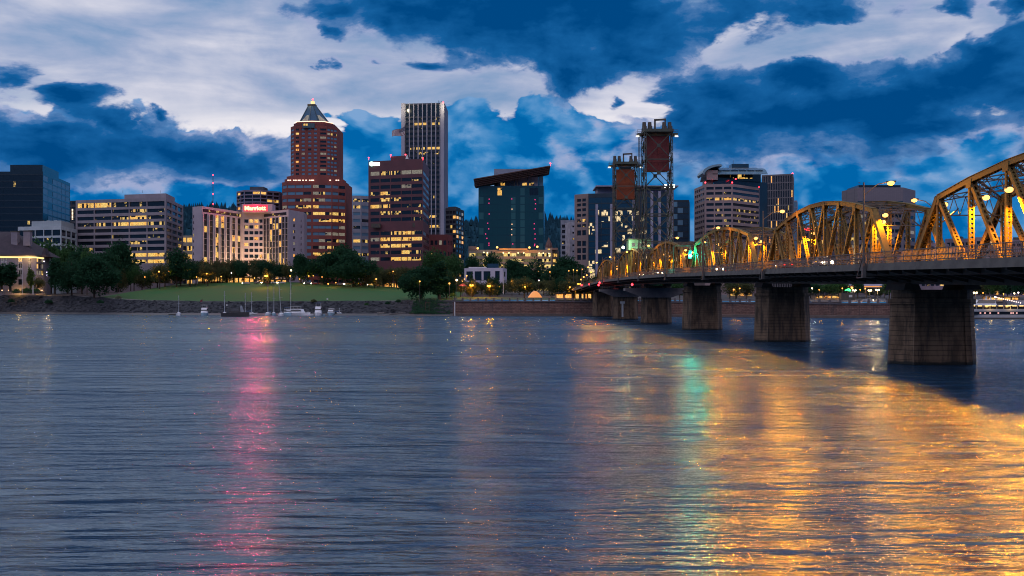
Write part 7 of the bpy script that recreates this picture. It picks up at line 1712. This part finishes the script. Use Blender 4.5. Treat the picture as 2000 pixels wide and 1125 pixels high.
def sailboat(xp, yw, L, mast_y, label, rz, hm=hull_w, cover=canvas_b, lean=0):
    d = 14000 / (yw - 588); x = px(xp, d); t = thing('sailboat', (x, d, 0), label, 'sailboat', None); H = .95
    m = MB(); T = hull(m, L, L * .32, H, x, d, rz); m.build('hull', hm, t)
    m = MB(); cabin(m, T, -L * .18, L * .22, L * .10, L * .08, H, H + .55, .5); c_ = m.build('cabin', hull_w, t)
    m = MB(); cabin(m, T, -L * .12, L * .12, L * .103, L * .095, H + .2, H + .42, .1); m.build('cabin_window', GL['.'], c_)
    zt_ = pz(mast_y, d); m = MB(); p = Vector(T((L * .06, 0, H))); m.tube(p, (p.x + lean, p.y, zt_), .15, .10, 6); 
    for u, w_ in ((.55, .8), (.8, .5)): m.bar((p.x - w_, p.y, p.z + (zt_ - p.z) * u), (p.x + w_, p.y, p.z + (zt_ - p.z) * u), .06, .06)
    m.build('mast', mast_m, t)
    m = MB(); a = Vector(T((L * .06, 0, H + 1.1))); b2 = Vector(T((-L * .40, 0, H + 1.05))); m.tube(a, b2, .16, .12, 6); m.build('furled_sail', cover, t)
    m = MB()
    for q in (T((L * .5, 0, H + .3)), T((-L * .48, 0, H)), T((0, L * .15, H)), T((0, -L * .15, H))): m.tube(q, (p.x + lean, p.y, zt_ - .4), .025, n=4)
    m.build('rigging', steel_dark, t)
def cruiser(xp, yw, L, label, rz, ztop_y, hm=hull_w, fly=True, top=None, lit=False):
    d = 14000 / (yw - 588); x = px(xp, d); t = thing('cabin_cruiser', (x, d, 0), label, 'motor boat'); H = 1.25; zt_ = pz(ztop_y, d)
    m = MB(); T = hull(m, L, L * .36, H, x, d, rz); m.build('hull', hm, t)
    z1 = H + (zt_ - H) * .62
    m = MB(); cabin(m, T, -L * .34, L * .20, L * .15, L * .125, H, z1, .8); c_ = m.build('cabin', hull_w, t)
    m = MB(); cabin(m, T, -L * .30, L * .17, L * .155, L * .140, H + (z1 - H) * .45, H + (z1 - H) * .85, .45); m.build('cabin_window', GL['-' if lit else '.'], c_)
    m = MB(); cabin(m, T, -L * .34, L * .06, L * .135, L * .12, z1 + .003, z1 + .12, .2)
    for sx, sy in ((-.30, 1), (-.30, -1), (0, 1), (0, -1)): p = T((L * sx, L * .11 * sy, z1 + .1)); m.bar(p, (p[0], p[1], zt_ - .1), .07)
    m.build('flybridge_frame', white_metal, c_)
    m = MB(); cabin(m, T, -L * .34, L * .04, L * .135, L * .13, zt_ - .12, zt_, .1); m.build('canopy', top or white_metal, c_)
    m = MB()
    for k in range(5): p = T((L * (.18 + .07 * k), L * (.14 - .025 * k), H * 1.15)); m.bar(p, (p[0], p[1], p[2] + .7), .05)
    m.bar(T((L * .18, L * .14, H * 1.15 + .7)), T((L * .46, L * .04, H * 1.2 + .7)), .05); m.build('bow_rail', white_metal, t)
    return t, T, d
sailboat(349, 616.3, 7.0, 577, 'leftmost small white sailboat with a short mast, moored alone', R(-65))
t_, T_, d_ = cruiser(399, 616.5, 9.5, 'blue-grey cabin cruiser with a flag, second boat from the left', R(-80), 595.5, hull_b)
m = MB(); p = at(395.5, 597, d_); m.bar(p, p + Vector((0, 0, 3.2)), .06); m.build('flagstaff', steel_dark, t_); m = MB(); q = p + Vector((0, 0, 3.1)); m.hexa([q + Vector((-1.2, 0, -1.5)), q + Vector((0, 0, -1.0)), q + Vector((0, .05, -1.0)), q + Vector((-1.2, .05, -1.5))], [q + Vector((-1.0, 0, -.5)), q, q + Vector((0, .05, 0)), q + Vector((-1.0, .05, -.5))]); m.build('stern_flag', fm[0], t_)
sailboat(438.5, 616.3, 7.5, 568, 'white sailboat with a green-white mast left of the dark trawler', R(-70))
# dark trawler
d_ = 14000 / (618.5 - 588); x_ = px(461, d_); t_ = thing('trawler', (x_, d_, 0), 'dark old trawler with a raised bow, low wheelhouse and tarpaulin', 'boat'); m = MB(); T_ = hull(m, 13, 4.2, 1.7, x_, d_, R(-12)); m.build('hull', hull_d, t_)
m = MB(); cabin(m, T_, -2.0, 2.6, 1.3, 1.1, 1.9, 3.6, .5); c_ = m.build('wheelhouse', hull_d, t_); m = MB(); cabin(m, T_, -1.6, 2.4, 1.33, 1.2, 2.7, 3.3, .4); m.build('wheelhouse_window', GL['.'], c_); m = MB(); m.tube(T_((3.0, 0, 2)), T_((2.4, 0, 4.9)), .9, .5, 8); m.build('tarpaulin', surf('grey_tarp', (.25, .28, .33), None, 1, .8), t_); m = MB(); m.bar(T_((-3, 0, 1.8)), T_((-3.4, 0, 4.0)), .12); m.bar(T_((-5.8, 1.5, 2.5)), T_((5.8, 1.2, 3.0)), .06); m.build('rail', steel_dark, t_)
sailboat(479.5, 615.8, 6.0, 572, 'small sailboat with a bright blue cover right of the dark trawler', R(-100))
sailboat(490, 615.5, 6.5, 571, 'white sailboat with a thin grey mast in the middle of the moorings', R(15))
sailboat(524, 616, 8.0, 556, 'tall-masted white sailboat left of the pair with crossing masts', R(-100))
sailboat(535, 616, 7.0, 560, 'blue-covered sailboat close right of the first tall-masted one', R(-80), hull_b)
sailboat(549, 617, 9.0, 554, 'sailboat with two leaning masts in the middle of the moored boats', R(-75), lean=-1.1)
t_, T_, d_ = cruiser(562.5, 616.6, 8.5, 'teal work boat with a small white wheelhouse under the tallest mast', R(-60), 601, hull_b, top=canvas_b)
sailboat(568.5, 615.5, 9.0, 541, 'sailboat with the tallest mast, beside the white lamp reflection', R(-95), hull_b)
cruiser(584, 616.2, 12, 'long white cabin cruiser right of the tallest mast', R(-15), 599)
m0 = None
t_ = thing('dinghy', (px(603, 500), 497, 0), 'small pale dinghy right of the long white cruiser', 'dinghy'); m = MB(); T_ = hull(m, 5, 1.7, .6, px(602, 497), 497, R(10)); m.build('hull', hull_w, t_); m = MB(); cabin(m, T_, -1.2, .8, .5, .4, .6, 1.2, .3); m.build('cover', canvas_b, t_)
cruiser(621.5, 616.2, 10, 'white cabin cruiser with a dark blue flybridge canopy and a lit window', R(-85), 591.5, top=canvas_b, lit=True)
t_ = thing('dinghy', (px(632, 497), 496, 0), 'tiny teal dinghy tied beside the flybridge cruiser', 'dinghy'); m = MB(); T_ = hull(m, 3.2, 1.3, .5, px(632.5, 496), 496, R(-70)); m.build('hull', hull_b, t_); m = MB(); m.box(px(632.5, 496) - .5, 495.8, .4, px(632.5, 496) + .5, 496.2, .55); m.build('thwart', white_metal, t_)
cruiser(646.5, 616.0, 9.5, 'grey-topped cabin boat, second from the right of the moorings', R(-90), 602, hull_b)
sailboat(661.5, 615.8, 6.5, 601, 'small teal boat with a short mast light, rightmost of the moorings', R(20), hull_b)
for i, (x, w) in enumerate(((337, 10), )): t_ = thing('rowing_boat', (px(337, 510), 508, 0), 'low dark rowing boat lying left of the leftmost sailboat', 'rowing boat'); m = MB(); T_ = hull(m, 4.2, 1.5, .45, px(338, 508), 508, R(5)); m.build('hull', hull_d, t_); m = MB(); m.box(px(338, 508) - .3, 507.4, .35, px(338, 508) + .3, 508.6, .45); m.build('thwart', white_metal, t_)
# mooring buoys and marker
for x, y, lab in ((443, 596, 'small white sign on the bank above the green-masted sailboat'), (639.5, 584, 'small white notice standing on the lawn edge right of the flybridge cruiser')):
    p = at(x, y, 522); o = thing('notice_board', tuple(p), lab, 'sign'); m = MB(); m.box(p.x - .35, 521.9, p.z - .4, p.x + .35, 522, p.z + .4); m.build('board', white_metal, o); m = MB(); m.bar((p.x, 522.05, p.z - 2.5), (p.x, 522.05, p.z), .08); m.build('post', steel_dark, o)
# dock frame and driftwood below the ivy
o = thing('dock_frame', tuple(at(834, 605, 492)), 'thin rusty dock frame standing on the ivy slope', 'frame'); m = MB()
for x in (830.5, 838): m.bar(at(x, 606, 492), at(x, 590.5, 492), .16)
m.bar(at(830.5, 590.5, 492), at(838, 590.5, 492), .16); m.build('frame', surf('rusty_iron', (.14, .07, .05), None, 1, .8), o)
GLg = 'driftwood logs on the mud shore'; rl = random.Random(8)
for i in range(7):
    x = rl.uniform(700, 860); d = shore(px(x, 490)) + rl.uniform(2, 7); p = Vector((px(x, d), d, gz(px(x, d), d) + .2)); a = rl.uniform(-.5, .5); L = rl.uniform(2, 4.5)
    m = MB(); m.tube(p, p + Vector((L * math.cos(a), L * math.sin(a), rl.uniform(0, .6))), .22, .12, 7); tag(m.build('driftwood_log', surf('driftwood', (.20, .18, .17), (.12, .11, .1), 2, .9)), 'bleached driftwood log lying on the shore left of the sea wall', 'log', GLg)

# ------------------------------------------------------------------ cruise boat at the right edge
d0 = 400; t = thing('cruise_boat', (px(1960, d0), d0, 0), 'large white two-deck cruise boat with a row of yellow deck lights, moored at right', 'cruise boat')
xa, xb = px(1893, d0), px(2060, d0)
m = MB(); m.loft([[(xa - 3, d0 + 4, .2), (xa - 3.5, d0 + 4, 2.1), (xa - 3.5, d0 + 4.2, 2.1), (xa - 3, d0 + 4.2, .2)], [(xa + 5, d0, -.3), (xa + 5, d0, 1.7), (xa + 5, d0 + 8, 1.7), (xa + 5, d0 + 8, -.3)], [(xb, d0, -.3), (xb, d0, 1.7), (xb, d0 + 8, 1.7), (xb, d0 + 8, -.3)]]); hl = m.build('hull', surf('cruise_hull', (.30, .33, .38), (.24, .27, .32), .5, .5), t)
m = MB(); m.box(xa + 2, d0 - .06, -.3, xb, d0 - .01, .55); m.build('boot_stripe', hull_d, hl)
def deck(z0, z1, xs0, name, mat): mm = MB(); mm.box(xs0, d0 + .5, z0, xb, d0 + 7.5, z1); return mm.build(name, mat, t)
deck(1.703, 2.9, xa + 2, 'lower_saloon', surf('saloon_dark_glass', (.01, .012, .02), None, 1, .2)); m = MB(); m.box(xa + 1, d0 - .2, 2.903, xb, d0 + 8.2, 3.9); m.build('main_deck_band', MATS['cruise_hull'], t)
m = MB(); m.box(xa + 2, d0 + .8, 3.903, xb, d0 + 7.2, 5.2); m.build('upper_saloon', MATS['saloon_dark_glass'], t); m = MB(); m.box(xa + .2, d0 - .3, 5.203, xb, d0 + 8.3, 5.5); m.build('upper_deck', MATS['cruise_hull'], t)
for k in range(12):
    x = xa + 1.4 + k * 2.7; m = MB(); m.box(x - .75, d0 - .36, 5.02, x + .75, d0 - .05, 5.18); m.build('deck_lamp', glow('deck_lamp_glow', (1, .60, .20), 5.0), t)
    m = MB(); m.bar((x + 1.3, d0 + .0, 3.91), (x + 1.3, d0 + .0, 5.2), .10); m.build('stanchion', white_metal, t)
for x in (xa + 8, xa + 16, xa + 25): lamp_light('deck_light', (x, d0 - 1.0, 4.9), (1, .55, .15), 250, .4, t)
m = MB()
for x in (1915, 1924, 1934, 1950, 1975, 1979, 1986): p = at(x, 614.5, d0 + .4); m.box(p.x - .28, d0 + .40, 2.0, p.x + .28, d0 + .49, 2.6)
m.build('porthole_lights', glow('porthole_light', (1, .5, .45), .9), t)
m = MB(); m.hexa([(px(1905, d0), d0 + 1.2, 5.503), (px(1950, d0), d0 + 1.2, 5.503), (px(1950, d0), d0 + 6.8, 5.503), (px(1905, d0), d0 + 6.8, 5.503)], [(px(1915, d0), d0 + 1.6, 7.4), (px(1947, d0), d0 + 1.6, 7.4), (px(1947, d0), d0 + 6.4, 7.4), (px(1915, d0), d0 + 6.4, 7.4)]); wh = m.build('wheelhouse', hull_w, t)
m = MB(); m.hexa([(px(1911, d0), d0 + 1.1, 6.3), (px(1947, d0), d0 + 1.1, 6.3), (px(1947, d0), d0 + 1.3, 6.3), (px(1911, d0), d0 + 1.3, 6.3)], [(px(1914, d0), d0 + 1.35, 7.15), (px(1946, d0), d0 + 1.35, 7.15), (px(1946, d0), d0 + 1.6, 7.15), (px(1914, d0), d0 + 1.6, 7.15)]); m.build('wheelhouse_window', GL['.'], wh)
m = MB(); m.box(px(1914, d0), d0 + 1.0, 7.403, px(1954, d0), d0 + 7, 7.6); m.build('wheelhouse_roof', hull_w, wh)
for x in (1933, 1942): m = MB(); m.tube((px(x, d0), d0 + 3, 7.6), (px(x, d0), d0 + 3, 9.0), .35, .08, 6); m.build('radar_mast', white_metal, wh)
m = MB(); m.hexa([(px(1985, d0), d0 + 1, 5.503), (xb, d0 + 1, 5.503), (xb, d0 + 7, 5.503), (px(1985, d0), d0 + 7, 5.503)], [(px(1980, d0), d0 + 1, 7.3), (xb, d0 + 1, 7.3), (xb, d0 + 7, 7.3), (px(1980, d0), d0 + 7, 7.3)]); m.build('aft_shelter', surf('aft_shelter_panel', (.3, .32, .38), None, 1, .5), t)
for k in range(12):
    p = at(1947 + k * 4.2, 581 + k * .95, d0 + 1); m = MB(); m.ball(p, .2, 6, 4); m.build('string_light', glow('string_light_glow', (1, .72, .62), 4.0), t)
